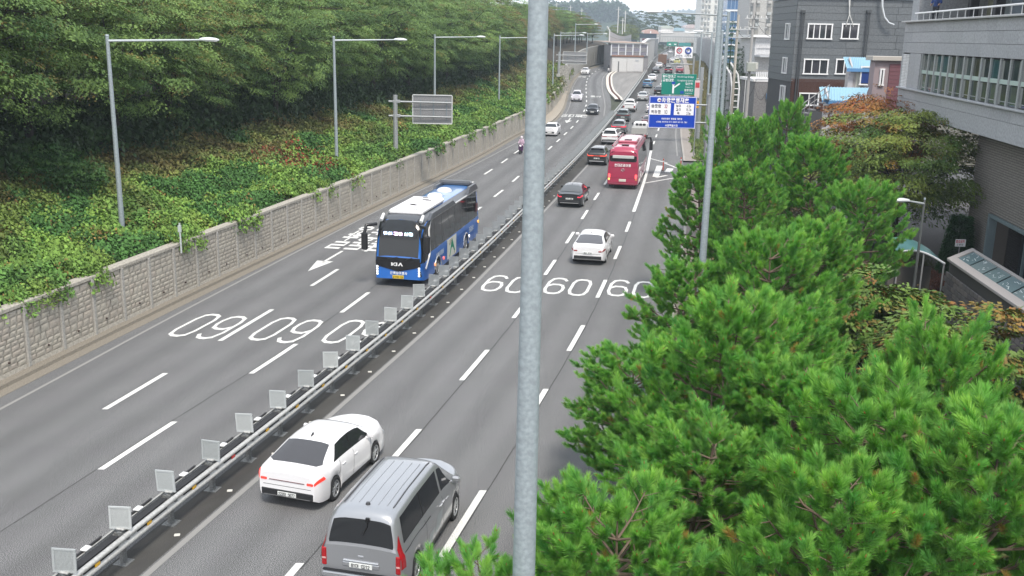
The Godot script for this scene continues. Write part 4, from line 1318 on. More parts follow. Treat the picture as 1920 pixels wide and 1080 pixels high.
		box(t, Vector3((A.x + B.x) / 2 + 0.2, A.y - wall_h / 2 - 0.6, zr + 0.4), Vector3((B.x - A.x) * 0.85, wall_h, 1.2))
		prism(t, [Vector2(-0.8, 0), Vector2(0.8, 0), Vector2(0.8, 0.1), Vector2(0, 0.75), Vector2(-0.8, 0.1)], 0.1, Transform3D(Basis(Vector3.UP, -PI / 2), Vector3(A.x + 0.25, A.y - 0.75, zr + 0.6)))
		put("wall", t, wcol, o)
		for i in 4: node("wall_sheet", begin_mesh(Vector3.ZERO, Vector3(0.38, wall_h * 0.8, 0.05)), mat(0.5 + 0.08 * (i % 2), 0.5 + 0.08 * (i % 2), 0.52, 0.6), o, Transform3D(Basis(), Vector3(D.x + 0.5 + 0.6 * i, D.y - wall_h * 0.45 - 0.2, zr + 1.05)))
		return o
	var s1 = shed.call("low white shed with a ribbed pale blue roof, stairs at its left", [1536, 163], [1629, 163], [1541, 188], [1620, 187], -72.0, 3.6, mat(0.5, 0.5, 0.52, 0.7))
	s = begin()
	for k in 9:
		var c = pz(1546, 185, -71.0) + Vector3(-0.32 * k, -0.25 * k, 0.4)
		box(s, c, Vector3(0.34, 0.06, 1.0))
		box(s, c + Vector3(0, 0.5, 0.5), Vector3(0.04, 1.0, 0.04))
	put("stairs", s, mat(0.2, 0.2, 0.21, 0.6), s1)
	s = begin()
	var hc = pz(1546, 185, -71.0) + Vector3(0, 1.0, 0.9)
	tube(s, [hc, hc + Vector3(-2.9, -2.2, 0)], [0.04], 6)
	tube(s, [hc + Vector3(0, -0.4, 0), hc + Vector3(-2.9, -2.6, 0)], [0.03], 6)
	put("handrail", s, mat(0.3, 0.3, 0.3, 0.5), s1)
	var s2 = shed.call("upper small shed with a pale blue roof against the grey house", [1581, 107], [1639, 107], [1588, 128], [1634, 128], -77.0, 2.4, mat(0.42, 0.4, 0.4, 0.7))
	var bw = pz(1624, 142, -75.6)
	framed_window(s2, bw, 0.8, 1.3, 1)
	s = begin()
	box(s, bw + Vector3(0, 0, 0.06), Vector3(0.75, 1.1, 0.04))
	put("blue_door", s, mat(0.02, 0.05, 0.2, 0.3), s2)
	var pk = thing("pink_annex", "small building of taupe and maroon panels beside the grey office corner", "building")
	var p0 = pz(1642, 112, -72.0)
	var p1 = pz(1691, 112, -72.0)
	s = begin()
	box(s, Vector3((p0.x + p1.x) / 2 + 0.3, p0.y / 2, -72.55), Vector3(p1.x - p0.x + 0.6, p0.y, 1.0))
	put("wall", s, mat(0.3, 0.24, 0.25, 0.8), pk)
	s = begin()
	box(s, Vector3((p0.x + p1.x) / 2 + 0.2, p0.y + 0.1, -72.5), Vector3(p1.x - p0.x + 1.0, 0.3, 1.5), 0.02)
	put("roof", s, mat(0.45, 0.42, 0.38, 0.8), pk)
	for k in 12: node("maroon_board", begin_mesh(Vector3.ZERO, Vector3(0.9, 0.26, 0.06), 0.01), mat(0.17, 0.07, 0.085, 0.6), pk, Transform3D(Basis(), Vector3(p1.x - 0.35, p0.y - 0.4 - 0.28 * k, -72.0)))
	framed_window(pk, Vector3(p0.x + 0.55, p0.y - 1.2, -71.98), 0.2, 1.1, 1)
	# white building with a roof terrace, beyond
	var wb = thing("white_building", "white flat-roofed building with a railed terrace over a grey garage wall", "building")
	var B = func(called, px0, py0, px1, py1, zz, dep, m):
		var c0 = pz(px0, py0, zz)
		var c1 = pz(px1, py1, zz)
		var t = begin()
		box(t, Vector3((c0.x + c1.x) / 2, (c0.y + c1.y) / 2, zz - dep / 2), Vector3(absf(c1.x - c0.x), absf(c0.y - c1.y), dep))
		return put(called, t, m, wb)
	B.call("wall", 1417, 70, 1472, 140, -122.0, 8.0, grain(0.62, 0.62, 0.63, 0.15, 4.0, 0.8))
	B.call("roof", 1408, 65, 1476, 71, -121.5, 10.0, mat(0.75, 0.75, 0.75, 0.6))
	B.call("canopy", 1425, 104, 1466, 108, -119.0, 3.0, mat(0.4, 0.41, 0.43, 0.6))
	B.call("parapet", 1408, 117, 1421, 130, -112.0, 1.0, mat(0.5, 0.5, 0.46, 0.8))
	B.call("terrace_slab", 1412, 148, 1470, 154, -112.0, 7.0, mat(0.72, 0.72, 0.72, 0.7))
	B.call("garage_wall", 1416, 154, 1462, 220, -111.8, 7.0, grain(0.26, 0.25, 0.25, 0.3, 3.0))
	for k in 14: B.call("baluster", 1418 + 3.4 * k, 135, 1419.2 + 3.4 * k, 148, -111.9, 0.06, mat(0.78, 0.78, 0.8, 0.5))
	B.call("handrail", 1412, 132, 1466, 134.5, -111.9, 0.08, mat(0.4, 0.38, 0.36, 0.6))
	B.call("wall_board", 1437, 175, 1452, 186, -111.6, 0.1, mat(0.05, 0.12, 0.22, 0.5))
	for k in 3: B.call("clapboard", 1419, 78 + 12 * k, 1458, 79.2 + 12 * k, -121.9, 0.1, mat(0.4, 0.4, 0.42, 0.8))
	# apartment towers
	var tower = func(label, px0, px1, zz, dep, base, rows, bays, cols):
		var t = thing("apartment_tower", label, "building")
		var xl = pz(px0, 60, zz).x
		var xr = pz(px1, 60, zz).x
		var w = xr - xl
		var ht = rows * 2.8
		var q = begin()
		box(q, Vector3((xl + xr) / 2, base + ht / 2, zz - dep / 2), Vector3(w, ht, dep))
		put("wall", q, cols[0], t)
		var bw2 = w / bays
		var slot = begin_mesh(Vector3.ZERO, Vector3(bw2 * 0.62, 1.5, 0.3))
		var rail = begin_mesh(Vector3(0, -0.95, 0.35), Vector3(bw2 * 0.7, 0.75, 0.7))
		for i in bays:
			if cols.size() > 3 and i == cols[3]: continue
			for j in rows:
				var c = Vector3(xl + bw2 * (i + 0.5), base + 2.8 * (j + 0.5), zz + 0.1)
				var win = node("window", slot, cols[1 + (i + j) % 2], t, Transform3D(Basis(), c))
				node("balcony", rail, cols[0] if (i + j) % 3 else mat(0.4, 0.42, 0.42, 0.6), win)
		return t
	tower.call("pale concrete apartment tower with stacked balconies right of the conifer", 1402, 1454, -260.0, 14.0, 1.0, 12, 5, [grain(0.56, 0.55, 0.53, 0.2, 6.0), mat(0.12, 0.13, 0.13, 0.3), mat(0.25, 0.24, 0.22, 0.4), 2])
	tower.call("white and cream apartment tower farthest behind the noise barrier", 1312, 1342, -520.0, 16.0, 3.0, 14, 5, [mat(0.66, 0.65, 0.62, 0.7), mat(0.2, 0.22, 0.23, 0.3), mat(0.3, 0.3, 0.3, 0.4), 3])
	var gl = thing("glass_building", "blue glass building with white floor bands between the two towers", "building")
	for k in 8:
		var c0 = pz(1361, 44, -330.0)
		var c1 = pz(1398, 44, -330.0)
		s = begin()
		box(s, Vector3((c0.x + c1.x) / 2, 3.0 + 3.6 * k + 1.6, -336.0), Vector3(c1.x - c0.x, 3.0, 12.0))
		put("glazing", s, pane(0.04, 0.12, 0.26, 0.12), gl)
		s = begin()
		box(s, Vector3((c0.x + c1.x) / 2, 3.0 + 3.6 * k + 3.35, -336.0), Vector3(c1.x - c0.x + 0.6, 0.5, 12.6))
		put("floor_band", s, mat(0.75, 0.76, 0.78, 0.6), gl)
		for j in 6: node("mullion", begin_mesh(Vector3.ZERO, Vector3(0.12, 3.0, 0.1)), mat(0.3, 0.4, 0.55, 0.4), gl, Transform3D(Basis(), Vector3(lerpf(c0.x, c1.x, j / 5.0), 3.0 + 3.6 * k + 1.6, -329.9)))

# ---------- the far end of the road ----------
func build_far():
	# gantry bridge, hills, woods
	var hill = func(called, pts, zz, dep, m):      # a ridge with the outline of the list of (pixel x, pixel y), rising from the plain
		var s = begin()
		s.set_smooth_group(0)
		var prev = []
		for i in 161:
			var u = i / 160.0 * (pts.size() - 1)
			var k = mini(int(u), pts.size() - 2)
			var p = pts[k].lerp(pts[k + 1], smoothstep(0, 1, u - k))
			var top = pz(p.x, p.y, zz)
			top.y += nz.get_noise_1d(i * 13.0) * 0.004 * -zz
			var row = [Vector3(top.x, -2, zz + dep), Vector3(top.x, top.y * 0.55, zz + dep * 0.45), Vector3(top.x, top.y * 0.9, zz + dep * 0.12), top, Vector3(top.x, -2, zz - dep)]
			if prev.size():
				for j in 4: quad(s, prev[j], row[j], row[j + 1], prev[j + 1])
			prev = row
		return struct(called, s, m)
	hill.call("hill", [Vector2(700, 40), Vector2(900, 24), Vector2(1000, 20), Vector2(1035, 10), Vector2(1080, 8), Vector2(1110, 14), Vector2(1150, 12), Vector2(1172, 22), Vector2(1200, 40), Vector2(1230, 60)], -1300.0, 250.0, mat(0.035, 0.055, 0.03, 0.95))
	hill.call("distant_hill", [Vector2(600, 40), Vector2(1000, 34), Vector2(1190, 26), Vector2(1240, 21), Vector2(1290, 19), Vector2(1330, 22), Vector2(1500, 26), Vector2(1900, 40)], -3400.0, 500.0, mat(0.04, 0.06, 0.045, 0.95))
	# woods on the hill and the row of tall poplars across the end of the road
	var list = []
	for i in 900:
		var t = rng.randf()
		var px = lerpf(1015, 1190, t)
		var top = 10 + 6 * nz.get_noise_1d(px * 2.0) + (30.0 * smoothstep(1160, 1190, px))
		var p = pz(px, rng.randf_range(top + 2, 60), -1190.0 - rng.randf() * 60.0)
		var k = rng.randf_range(4, 9)
		list.append([Transform3D(Basis(Vector3.UP, rng.randf() * TAU).scaled(Vector3(k, k * 1.1, k)), p), Color(0.03, 0.06, 0.025) * rng.randf_range(0.7, 1.4)])
	scatter("hill_wood", clump(91, 60, 1.0, 0.42, 0.9, 1.2), list, leafmat(), get_node("hill"))
	var wood = clump(92, 90, 1.0, 0.3, 0.6, 1.3)
	var k = 0
	for px in range(1166, 1345, 9):
		var zz = -640.0 - 18.0 * (k % 3)
		var top = pz(px, [26, 22, 24, 19, 21, 24, 27, 23][k % 8] + (6 if px > 1235 else 0) + (8 if px < 1185 else 0), zz)
		var t = thing("poplar_tree", "tall hazy tree closing the road's far end, %s from the left in its row" % ordinal(k), "tree", Vector3(top.x, lift(zz), zz), 0, "trees closing the far end of the road")
		var ht = top.y - lift(zz)
		var s = begin()
		tube(s, [Vector3.ZERO, Vector3(0, ht * 0.6, 0)], [0.4, 0.15], 6)
		put("trunk", s, mat(0.06, 0.05, 0.04, 0.9), t)
		var l2 = []
		for i in 26:
			var f = rng.randf()
			var r = 2.0 * sin(PI * clampf(f * 0.85 + 0.15, 0, 1)) + 0.3
			var a = rng.randf() * TAU
			l2.append([Transform3D(Basis(Vector3.UP, rng.randf() * TAU).scaled(Vector3.ONE * rng.randf_range(1.3, 2.2)), Vector3(cos(a) * r, f * ht, sin(a) * r)), Color(0.045, 0.085, 0.03).lerp(Color(0.09, 0.11, 0.035), rng.randf() * 0.8) * rng.randf_range(0.7, 1.2)])
		scatter("crown", wood, l2, leafmat(), t)
		k += 1
	# the ventilation house on the island: white doors, brown band, glazed frame above
	var v = thing("ventilation_house", "grey framed enclosure on the island with white doors and brown band", "building")
	var zb = -241.5
	var yb = lift(zb) + 0.2
	var c = func(px, py): return pz(px, py, zb)
	var bx = func(called, px0, py0, px1, py1, d, m, dz = 0.0, par = null):
		var a = c.call(px0, py0)
		var b = c.call(px1, py1)
		var s = begin()
		box(s, Vector3((a.x + b.x) / 2, (a.y + b.y) / 2, zb + dz - d / 2), Vector3(absf(b.x - a.x), absf(a.y - b.y), d))
		return put(called, s, m, par if par else v)
	var frame = mat(0.62, 0.63, 0.65, 0.5)
	bx.call("wall", 1145.5, 85, 1214, 137, 18.0, grain(0.3, 0.29, 0.3, 0.2, 4.0))
	bx.call("front_board", 1147, 106.5, 1205, 136.5, 0.3, mat(0.48, 0.47, 0.46, 0.6), 0.3)
	bx.call("plinth", 1145, 135.6, 1206, 137.5, 0.6, mat(0.22, 0.21, 0.2, 0.8), 0.6)
	bx.call("band", 1147, 103, 1207, 107, 0.5, grain(0.34, 0.17, 0.11, 0.3, 2.0), 0.5)
	for q in [[1148, 1173.5], [1176, 1204]]: bx.call("door", q[0], 109.5, q[1], 134.5, 0.12, mat(0.56, 0.55, 0.54, 0.55), 0.43)
	bx.call("door_slot", 1158.6, 115, 1159.8, 135, 0.05, mat(0.12, 0.12, 0.12, 0.7), 0.48)
	bx.call("hatch", 1188, 119, 1202, 134, 0.06, mat(0.55, 0.54, 0.54, 0.6), 0.49)
	bx.call("notice", 1191, 112, 1197, 115, 0.06, mat(0.4, 0.42, 0.44, 0.6), 0.49)
	for j in 3:
		for i in 5: bx.call("glass_panel", 1147 + 13.4 * i, 83 + 7.0 * j, 1159.6 + 13.4 * i, 89.2 + 7.0 * j, 0.1, pane(0.2 + 0.03 * ((i + j) % 2), 0.19 + 0.03 * ((i + j) % 2), 0.23, 0.2), 0.25)
	for j in 4: bx.call("rail", 1145, 82.2 + 7.0 * j, 1215, 83.2 + 7.0 * j, 0.2, frame, 0.35)
	for i in 6: bx.call("post", 1145.5 + 13.5 * i, 82, 1146.5 + 13.5 * i, 104, 0.2, frame, 0.4)
	bx.call("roof_rim", 1144, 80, 1216, 82.4, 22.0, mat(0.5, 0.5, 0.49, 0.6), 0.7)
	bx.call("roof", 1146, 79.4, 1214, 80.2, 60.0, mat(0.45, 0.33, 0.27, 0.8), 0.0)
	# its long ribbed flank beside the barrier
	var s = begin()
	var flank = func(z): return bar(z) - 1.1
	sweep(s, flank, -242.0, -420.0, 4.0, [Vector2(-0.3, 0), Vector2(-0.3, 6.6), Vector2(0, 6.6), Vector2(0, 0)])
	put("flank_wall", s, mat(0.24, 0.245, 0.25, 0.6), v)
	for i in 22:
		s = begin()
		var z = -243.0 - 5.5 * i
		box(s, sp(flank, z, 3.3) + Vector3(0.1, 0, 0), Vector3(0.35, 6.8, 0.4))
		put("flank_post", s, mat(0.36, 0.37, 0.38, 0.5), v)
	s = begin()
	sweep(s, flank, -242.0, -420.0, 4.0, [Vector2(-0.5, 6.6), Vector2(-0.5, 6.95), Vector2(0.3, 6.95), Vector2(0.3, 6.6)], true)
	put("eaves", s, mat(0.6, 0.6, 0.6, 0.6), v)
	# curved grey screen behind
	var sc = thing("curved_screen", "grey ribbed sound screen with curved top rising behind the enclosure", "noise barrier")
	var ca = pz(1143, 57, -262.0)
	var cb = pz(1184, 64, -300.0)
	for j in 4:
		s = begin()
		s.set_smooth_group(0)
		for i in 16:
			var t0 = i / 16.0
			var t1 = (i + 1) / 16.0
			var P = func(t, h): return ca.lerp(cb, t) * Vector3(1, 0, 1) + Vector3.UP * lerpf(8.0, lerpf(ca.y, cb.y, t) - 0.9 * sin(t * PI), h)
			quad(s, P.call(t0, j / 4.0), P.call(t1, j / 4.0), P.call(t1, (j + 0.95) / 4.0), P.call(t0, (j + 0.95) / 4.0))
		put("screen_panel", s, mat(0.3, 0.3, 0.31, 0.6), sc)
	s = begin()
	tube(s, [Vector3(ca.x, 4.4, ca.z), Vector3(ca.x, 9.0, ca.z), ca, ca + Vector3(-0.7, 1.0, 0)], [0.18], 8)
	put("edge_post", s, mat(0.5, 0.52, 0.52, 0.5), sc)
	# noise barrier on the right of the road
	var nb = thing("noise_barrier", "tall grey noise barrier with white end frame along the road's right side", "noise barrier")
	var fx = func(z): return edge(z) + 14.2
	s = begin()
	sweep(s, fx, -126.0, -620.0, 6.0, [Vector2(-0.1, 0), Vector2(-0.1, 7.6), Vector2(0.1, 7.6), Vector2(0.1, 0)])
	put("screen", s, grain(0.33, 0.33, 0.335, 0.25, 5.0, 0.7, 0.03), nb)
	for i in 60:
		s = begin()
		var z = -128.0 - 4.0 * i
		box(s, sp(fx, z, 3.8) + Vector3(-0.16, 0, 0), Vector3(0.16, 7.7, 0.2))
		put("post", s, mat(0.5, 0.5, 0.51, 0.5), nb)
	var e0 = sp(fx, -124.0)
	s = begin()
	for q in [0.0, 0.9]: tube(s, [e0 + Vector3(q, 0, 0), e0 + Vector3(q, 6.0, 0), e0 + Vector3(q - 0.3, 7.6, 0), e0 + Vector3(q - 1.3, 9.0, 0)], [0.11], 8)
	for j in 9: tube(s, [e0 + Vector3(0, 0.6 + 0.75 * j, 0), e0 + Vector3(0.9, 0.6 + 0.75 * j, 0)], [0.06], 6)
	put("end_frame", s, mat(0.8, 0.8, 0.8, 0.5), nb)
	s = begin()
	box(s, e0 + Vector3(0.4, 0.4, 0.3), Vector3(1.6, 0.9, 0.9), 0.03)
	put("footing", s, mat(0.5, 0.47, 0.43, 0.9), nb)
	list = []
	for i in 2400:
		var z = -98.0 - 210.0 * pow(rng.randf(), 1.4)
		var kk = rng.randf_range(0.7, 1.4)
		list.append([Transform3D(Basis(Vector3.UP, rng.randf() * TAU).scaled(Vector3(kk, kk * 2.0, kk)), Vector3(edge(z) + tab(T_RC, z) + rng.randf_range(1.6, 5.6), lift(z) + 0.15, z)), Color(0.1, 0.19, 0.04).lerp(Color(0.2, 0.17, 0.07), clampf(rng.randf() * 0.5 + (-z - 100.0) / 120.0, 0, 1))])
	scatter("verge_grass", clump(93, 22, 0.6, 0.18, 0.2, 1.2), list, leafmat(), get_node("pavement"))
	# footbridge / toll structures far ahead
	var br = thing("far_footbridge", "pale footbridge with railings spanning the road far ahead", "bridge")
	var zf = [-470.0]
	var fb = func(called, px0, py0, px1, py1, d, m, dz = 0.0, par = br):
		var a = pz(px0, py0, zf[0] + dz)
		var b = pz(px1, py1, zf[0] + dz)
		var t = begin()
		box(t, Vector3((a.x + b.x) / 2, (a.y + b.y) / 2, zf[0] + dz - d / 2), Vector3(absf(b.x - a.x), absf(a.y - b.y), d))
		return put(called, t, m, par)
	fb.call("deck", 1205, 76, 1350, 79.5, 4.0, mat(0.3, 0.3, 0.29, 0.7))
	fb.call("handrail", 1205, 68.5, 1350, 69.4, 0.2, mat(0.3, 0.31, 0.31, 0.6))
	for i in 48: fb.call("baluster", 1206 + 3 * i, 69.5, 1206.6 + 3 * i, 76, 0.15, mat(0.28, 0.29, 0.29, 0.6))
	for q in [1208, 1312, 1336]: fb.call("pier", q, 79, q + 4, 106, 1.5, mat(0.45, 0.44, 0.43, 0.8))
	var gs = thing("far_sign", "dark backed and green direction signs hung on the far footbridge", "sign")
	fb.call("dark_board", 1236, 78.5, 1251, 83.5, 0.2, mat(0.03, 0.05, 0.06, 0.6), 1.5, gs)
	fb.call("green_board", 1250.5, 78.2, 1270, 86.5, 0.2, mat(0.0, 0.2, 0.14, 0.5), 1.6, gs)
	fb.call("teal_board", 1273, 80, 1295, 86.5, 0.2, mat(0.03, 0.24, 0.24, 0.5), 1.6, gs)
	for q in [1254, 1264]: fb.call("arrow", q, 82, q + 4, 84, 0.05, mat(0.8, 0.8, 0.8, 0.5), 1.65, gs)
	var vms = thing("message_board", "dark electronic message board on a red-banded base, seen from behind", "sign")
	zf[0] = -360.0
	fb.call("board", 1200, 62.5, 1231, 72, 0.8, mat(0.035, 0.055, 0.08, 0.6), 0.0, vms)
	fb.call("maintenance_deck", 1205, 72, 1224, 76.5, 1.2, mat(0.13, 0.03, 0.05, 0.7), 0.0, vms)
	fb.call("leg", 1207, 76, 1209, 100, 0.6, mat(0.4, 0.4, 0.42, 0.6), 0.0, vms)
	fb.call("leg", 1220, 76, 1222, 100, 0.6, mat(0.4, 0.4, 0.42, 0.6), 0.0, vms)
	fb.call("cabinet", 1184, 74, 1194, 78, 1.5, mat(0.03, 0.05, 0.07, 0.7), 0.0, vms)
	fb.call("aerial", 1219.4, 58, 1221, 62.5, 0.3, mat(0.75, 0.78, 0.78, 0.5), 0.0, vms)
	zf[0] = -560.0
	var hs = [[1206, 55, 1236, 63, 0.5, 0.32, 0.28], [1238, 56, 1262, 62, 0.7, 0.68, 0.66], [1240, 48, 1262, 53, 0.36, 0.4, 0.36], [1262, 52, 1285, 58, 0.3, 0.45, 0.52], [1284, 46, 1313, 53, 0.5, 0.42, 0.42], [1245, 62, 1263, 67, 0.55, 0.2, 0.2], [1272, 60, 1290, 65, 0.66, 0.66, 0.66], [1292, 54, 1318, 60, 0.45, 0.44, 0.44]]
	var names = ["long low building with a reddish roof left of the footbridge", "white roofed hall above the footbridge's left end", "grey-green domed roof above the footbridge", "pale blue flat-roofed hall above the footbridge", "brownish low block right above the footbridge", "small red-roofed building just over the footbridge rail", "white low shed over the middle of the footbridge", "grey low block beside the white tower's foot"]
	for i in hs.size():
		var q = hs[i]
		var t = thing("far_hall", names[i], "building")
		fb.call("wall", q[0] + 0.5, q[3] - 3, q[2] - 0.5, 80, 14.0, mat(0.5, 0.49, 0.48, 0.8), -8.0 * i, t)
		var a = pz(q[0], q[3], zf[0] - 8.0 * i)
		var b = pz(q[2], q[1], zf[0] - 8.0 * i)
		s = begin()
		var mid = (a.x + b.x) / 2
		var hw = (b.x - a.x) / 2
		prism(s, [Vector2(-hw, 0), Vector2(hw, 0), Vector2(hw * 0.75, (b.y - a.y) * 0.75), Vector2(0, b.y - a.y), Vector2(-hw * 0.75, (b.y - a.y) * 0.75)], 14.0, Transform3D(Basis(), Vector3(mid, a.y, zf[0] - 8.0 * i + 0.3)))
		put("roof", s, mat(q[4], q[5], q[6], 0.7), t)
	# poles standing far off
	var pole = func(label, px, py0, py1, zz, r):
		var t = pz(px, py0, zz)
		var b = pz(px, py1, zz)
		var o = thing("distant_pole", label, "pole", Vector3(t.x, b.y, zz))
		var q = begin()
		tube(q, [Vector3.ZERO, Vector3(0, t.y - b.y, 0)], [r, r * 0.7], 6)
		put("shaft", q, mat(0.6, 0.6, 0.58, 0.7), o)
		q = begin()
		box(q, Vector3(0, t.y - b.y - 0.8, 0), Vector3(1.6, 0.15, 0.15))
		put("crossarm", q, mat(0.5, 0.5, 0.5, 0.7), o)
	pole.call("pale pole left of the curved screen, leftmost before the hill", 1044, 5, 40, -420.0, 0.2)
	pole.call("pale pole before the hill, second from the left", 1070, 10, 44, -420.0, 0.2)
	pole.call("short pale pole before the hill, third from the left", 1091, 16, 46, -430.0, 0.2)
	pole.call("tall pale pole over the curved screen's left part", 1160, 13, 62, -330.0, 0.2)
	pole.call("pale pole over the curved screen's middle, shortest there", 1168, 34, 64, -330.0, 0.2)
	pole.call("pale pole over the curved screen's right end", 1173, 20, 60, -350.0, 0.2)
	pole.call("tall floodlight mast left of the white tower", 1309, 2, 50, -600.0, 0.5)
	# willow-like tree behind the screen and the dark conifers beside the barrier
	var bark = mat(0.05, 0.04, 0.035, 0.9)
	var wl = make_tree("pale_tree", "pale green rounded tree behind the curved grey screen", "tree", "", 131, 11.0, 7.0, 3.5, 700, [Color(0.12, 0.16, 0.06), Color(0.17, 0.2, 0.07), Color(0.15, 0.15, 0.05, 0.1)], spray(74, 24, 1.6, 0.3), bark)
	var wp = pz(1168, 60, -400.0)
	wl.position = Vector3(wp.x, wp.y - 7.5, -400.0)
	var con = spray(75, 40, 1.5, 0.14)
	for q in [["tall dark conifer right of the noise barrier's white frame, the left one", 1374, 40, -138.0, 1.5], ["dark layered conifer behind the beige utility pole, right of the taller one", 1397, 88, -128.0, 1.7]]:
		var t = pz(q[1], q[2], q[3])
		var o = thing("conifer", q[0], "tree", Vector3(t.x, lift(q[3]), q[3]))
		s = begin()
		tube(s, [Vector3.ZERO, Vector3(0, t.y - lift(q[3]), 0)], [0.2, 0.03], 6)
		put("trunk", s, bark, o)
		list = []
		for i in 420:
			var f = pow(rng.randf(), 1.3)
			var a = rng.randf() * TAU
			var r = q[4] * (1.05 - f) * rng.randf_range(0.5, 1.0)
			var yy = (t.y - lift(q[3])) * (0.08 + 0.92 * roundf(f * 16) / 16.0)
			list.append([Transform3D(Basis(Vector3.UP, PI / 2 - a) * Basis(Vector3.RIGHT, 0.25), Vector3(cos(a) * r, yy, sin(a) * r)), Color(0.028, 0.075, 0.04).lerp(Color(0.06, 0.12, 0.04), rng.randf() * (0.4 + 0.6 * f))])
		scatter("crown", con, list, leafmat(), o)

# ---------- signs and lamps ----------
func build_signs():
	var steel = grain(0.46, 0.48, 0.49, 0.25, 1.5, 0.5, 0.03, 4, 0.0, 31, 0.4)
	var white = mat(0.82, 0.82, 0.84, 0.5)
	# blue load-limit board on a cantilever
	var z = -86.0
	var base = pz(1327, 240, z)
	var o = thing("blue_road_sign", "large blue board with two white panels of load limits over the road", "road sign", Vector3(base.x, lift(z), z))
	var tl = pz(1217, 179.5, z) - o.position
	var br = pz(1302, 241, z) - o.position
	var w = br.x - tl.x
	var h = tl.y - br.y
	var c = Vector3((tl.x + br.x) / 2, (tl.y + br.y) / 2, 0.25)
	var s = begin()
	tube(s, [Vector3.ZERO, Vector3(0, tl.y + 0.2, 0)], [0.22], 10)
	box(s, Vector3(0, tl.y + 0.2, 0), Vector3(0.5, 0.12, 0.5))
	put("post", s, steel, o)
	for k in 2:
		s = begin()
		tube(s, [Vector3(0.3, c.y + 0.65 - 1.5 * k, 0), Vector3(tl.x + 0.2, c.y + 0.65 - 1.5 * k, 0)], [0.08], 8)
		put("arm", s, steel, o)
	s = begin()
	box(s, c, Vector3(w, h, 0.08), 0.02)
	put("board", s, mat(0.0, 0.045, 0.42, 0.4), o)
	s = begin()
	for e in [[0, h / 2 - 0.05, w - 0.05, 0.04], [0, -h / 2 + 0.05, w - 0.05, 0.04]]: box(s, c + Vector3(e[0], e[1], 0.044), Vector3(e[2], e[3], 0.006))
	for e in [-w / 2 + 0.05, w / 2 - 0.05]: box(s, c + Vector3(e, 0, 0.044), Vector3(0.04, h - 0.14, 0.006))
	put("border", s, white, o)
	for k in 2:
		s = begin()
		box(s, c + Vector3(w * (-0.26 + 0.5 * k), h * 0.1, 0.05), Vector3(w * [0.44, 0.42][k], h * 0.36, 0.02), 0.01)
		put("white_panel", s, white, o)
	var ink = mat(0.03, 0.03, 0.06, 0.6)
	var txt = func(text, u, v, size, m, th = 0.15, wide = 1.0):
		var q = begin()
		letters(q, text, c + Vector3(u * w, v * h, 0.064), Vector3(size * wide, 0, 0), Vector3(0, size, 0), th)
		put("lettering", q, m, o)
	txt.call("차량운행제한", 0.06, 0.38, 0.34, white, 0.17)
	s = begin()
	tube(s, [c + Vector3(-0.29 * w, 0.38 * h, 0.04), c + Vector3(-0.29 * w, 0.38 * h, 0.06)], [0.17], 20)
	put("emblem", s, white, o)
	s = begin()
	box(s, c + Vector3(-0.29 * w, 0.38 * h, 0.066), Vector3(0.2, 0.06, 0.008), 0, Basis(Vector3.BACK, 0.5))
	box(s, c + Vector3(-0.27 * w, 0.36 * h, 0.067), Vector3(0.14, 0.07, 0.008))
	put("emblem_figure", s, mat(0.2, 0.02, 0.06, 0.6), o)
	txt.call("총중량", -0.34, 0.19, 0.25, ink)
	txt.call("32", -0.14, 0.19, 0.28, mat(0.3, 0.03, 0.08, 0.6), 0.15, 0.8)
	txt.call("축하중", -0.34, 0.01, 0.25, ink)
	txt.call("10", -0.14, 0.01, 0.28, ink, 0.15, 0.8)
	for k in 3:
		txt.call(["높이", "길이", "폭"][k], 0.13, 0.21 - 0.115 * k, 0.2, ink)
		txt.call(["4.0m", "16.7m", "2.5m"][k], 0.34, 0.21 - 0.115 * k, 0.2, ink, 0.15, 0.8)
	txt.call("위반차량은 통행을 제한함", 0.0, -0.2, 0.13, white)
	txt.call("(도로법 제77조에 의거 과태료 부과 및 고발)", 0.0, -0.3, 0.11, white)
	txt.call("서울특별시장", 0.0, -0.41, 0.16, white)
	# green direction board behind it
	z = -115.0
	base = pz(1313, 178, z)
	o = thing("green_road_sign", "green direction board with white forked arrow behind the blue board", "road sign", Vector3(base.x, lift(z), z))
	tl = pz(1241, 138, z) - o.position
	br = pz(1303, 178, z) - o.position
	w = br.x - tl.x
	h = tl.y - br.y
	c = Vector3((tl.x + br.x) / 2, (tl.y + br.y) / 2, 0.3)
	s = begin()
	tube(s, [Vector3.ZERO, Vector3(0, tl.y + 0.8, 0)], [0.24], 10)
	put("post", s, steel, o)
	for k in 2:
		s = begin()
		tube(s, [Vector3(0.3, c.y + 0.6 - 1.2 * k, 0), Vector3(tl.x + 0.2, c.y + 0.6 - 1.2 * k, 0)], [0.09], 8)
		put("arm", s, steel, o)
	s = begin()
	box(s, c, Vector3(w, h, 0.08), 0.02)
	put("board", s, mat(0.0, 0.2, 0.15, 0.4), o)
	txt = func(text, u, v, size, m, th = 0.15, wide = 1.0):
		var q = begin()
		letters(q, text, c + Vector3(u * w, v * h, 0.05), Vector3(size * wide, 0, 0), Vector3(0, size, 0), th)
		put("lettering", q, m, o)
	txt.call("월드컵대교", -0.29, 0.39, 0.26, white)
	txt.call("공항대로", -0.31, 0.2, 0.28, white)
	var f = SystemFont.new()
	f.font_names = PackedStringArray(["Droid Sans"])
	var en = func(text, u, v, size):
		var tm = TextMesh.new()
		tm.text = text
		tm.font = f
		tm.font_size = 32
		tm.pixel_size = size / 32.0
		tm.depth = 0.01
		node("lettering", tm, white, o, Transform3D(Basis(), c + Vector3(u * w, v * h, 0.05)))
	en.call("World Cup Bridge", 0.18, 0.37, 0.24)
	en.call("Gonghang-daero", 0.18, 0.19, 0.24)
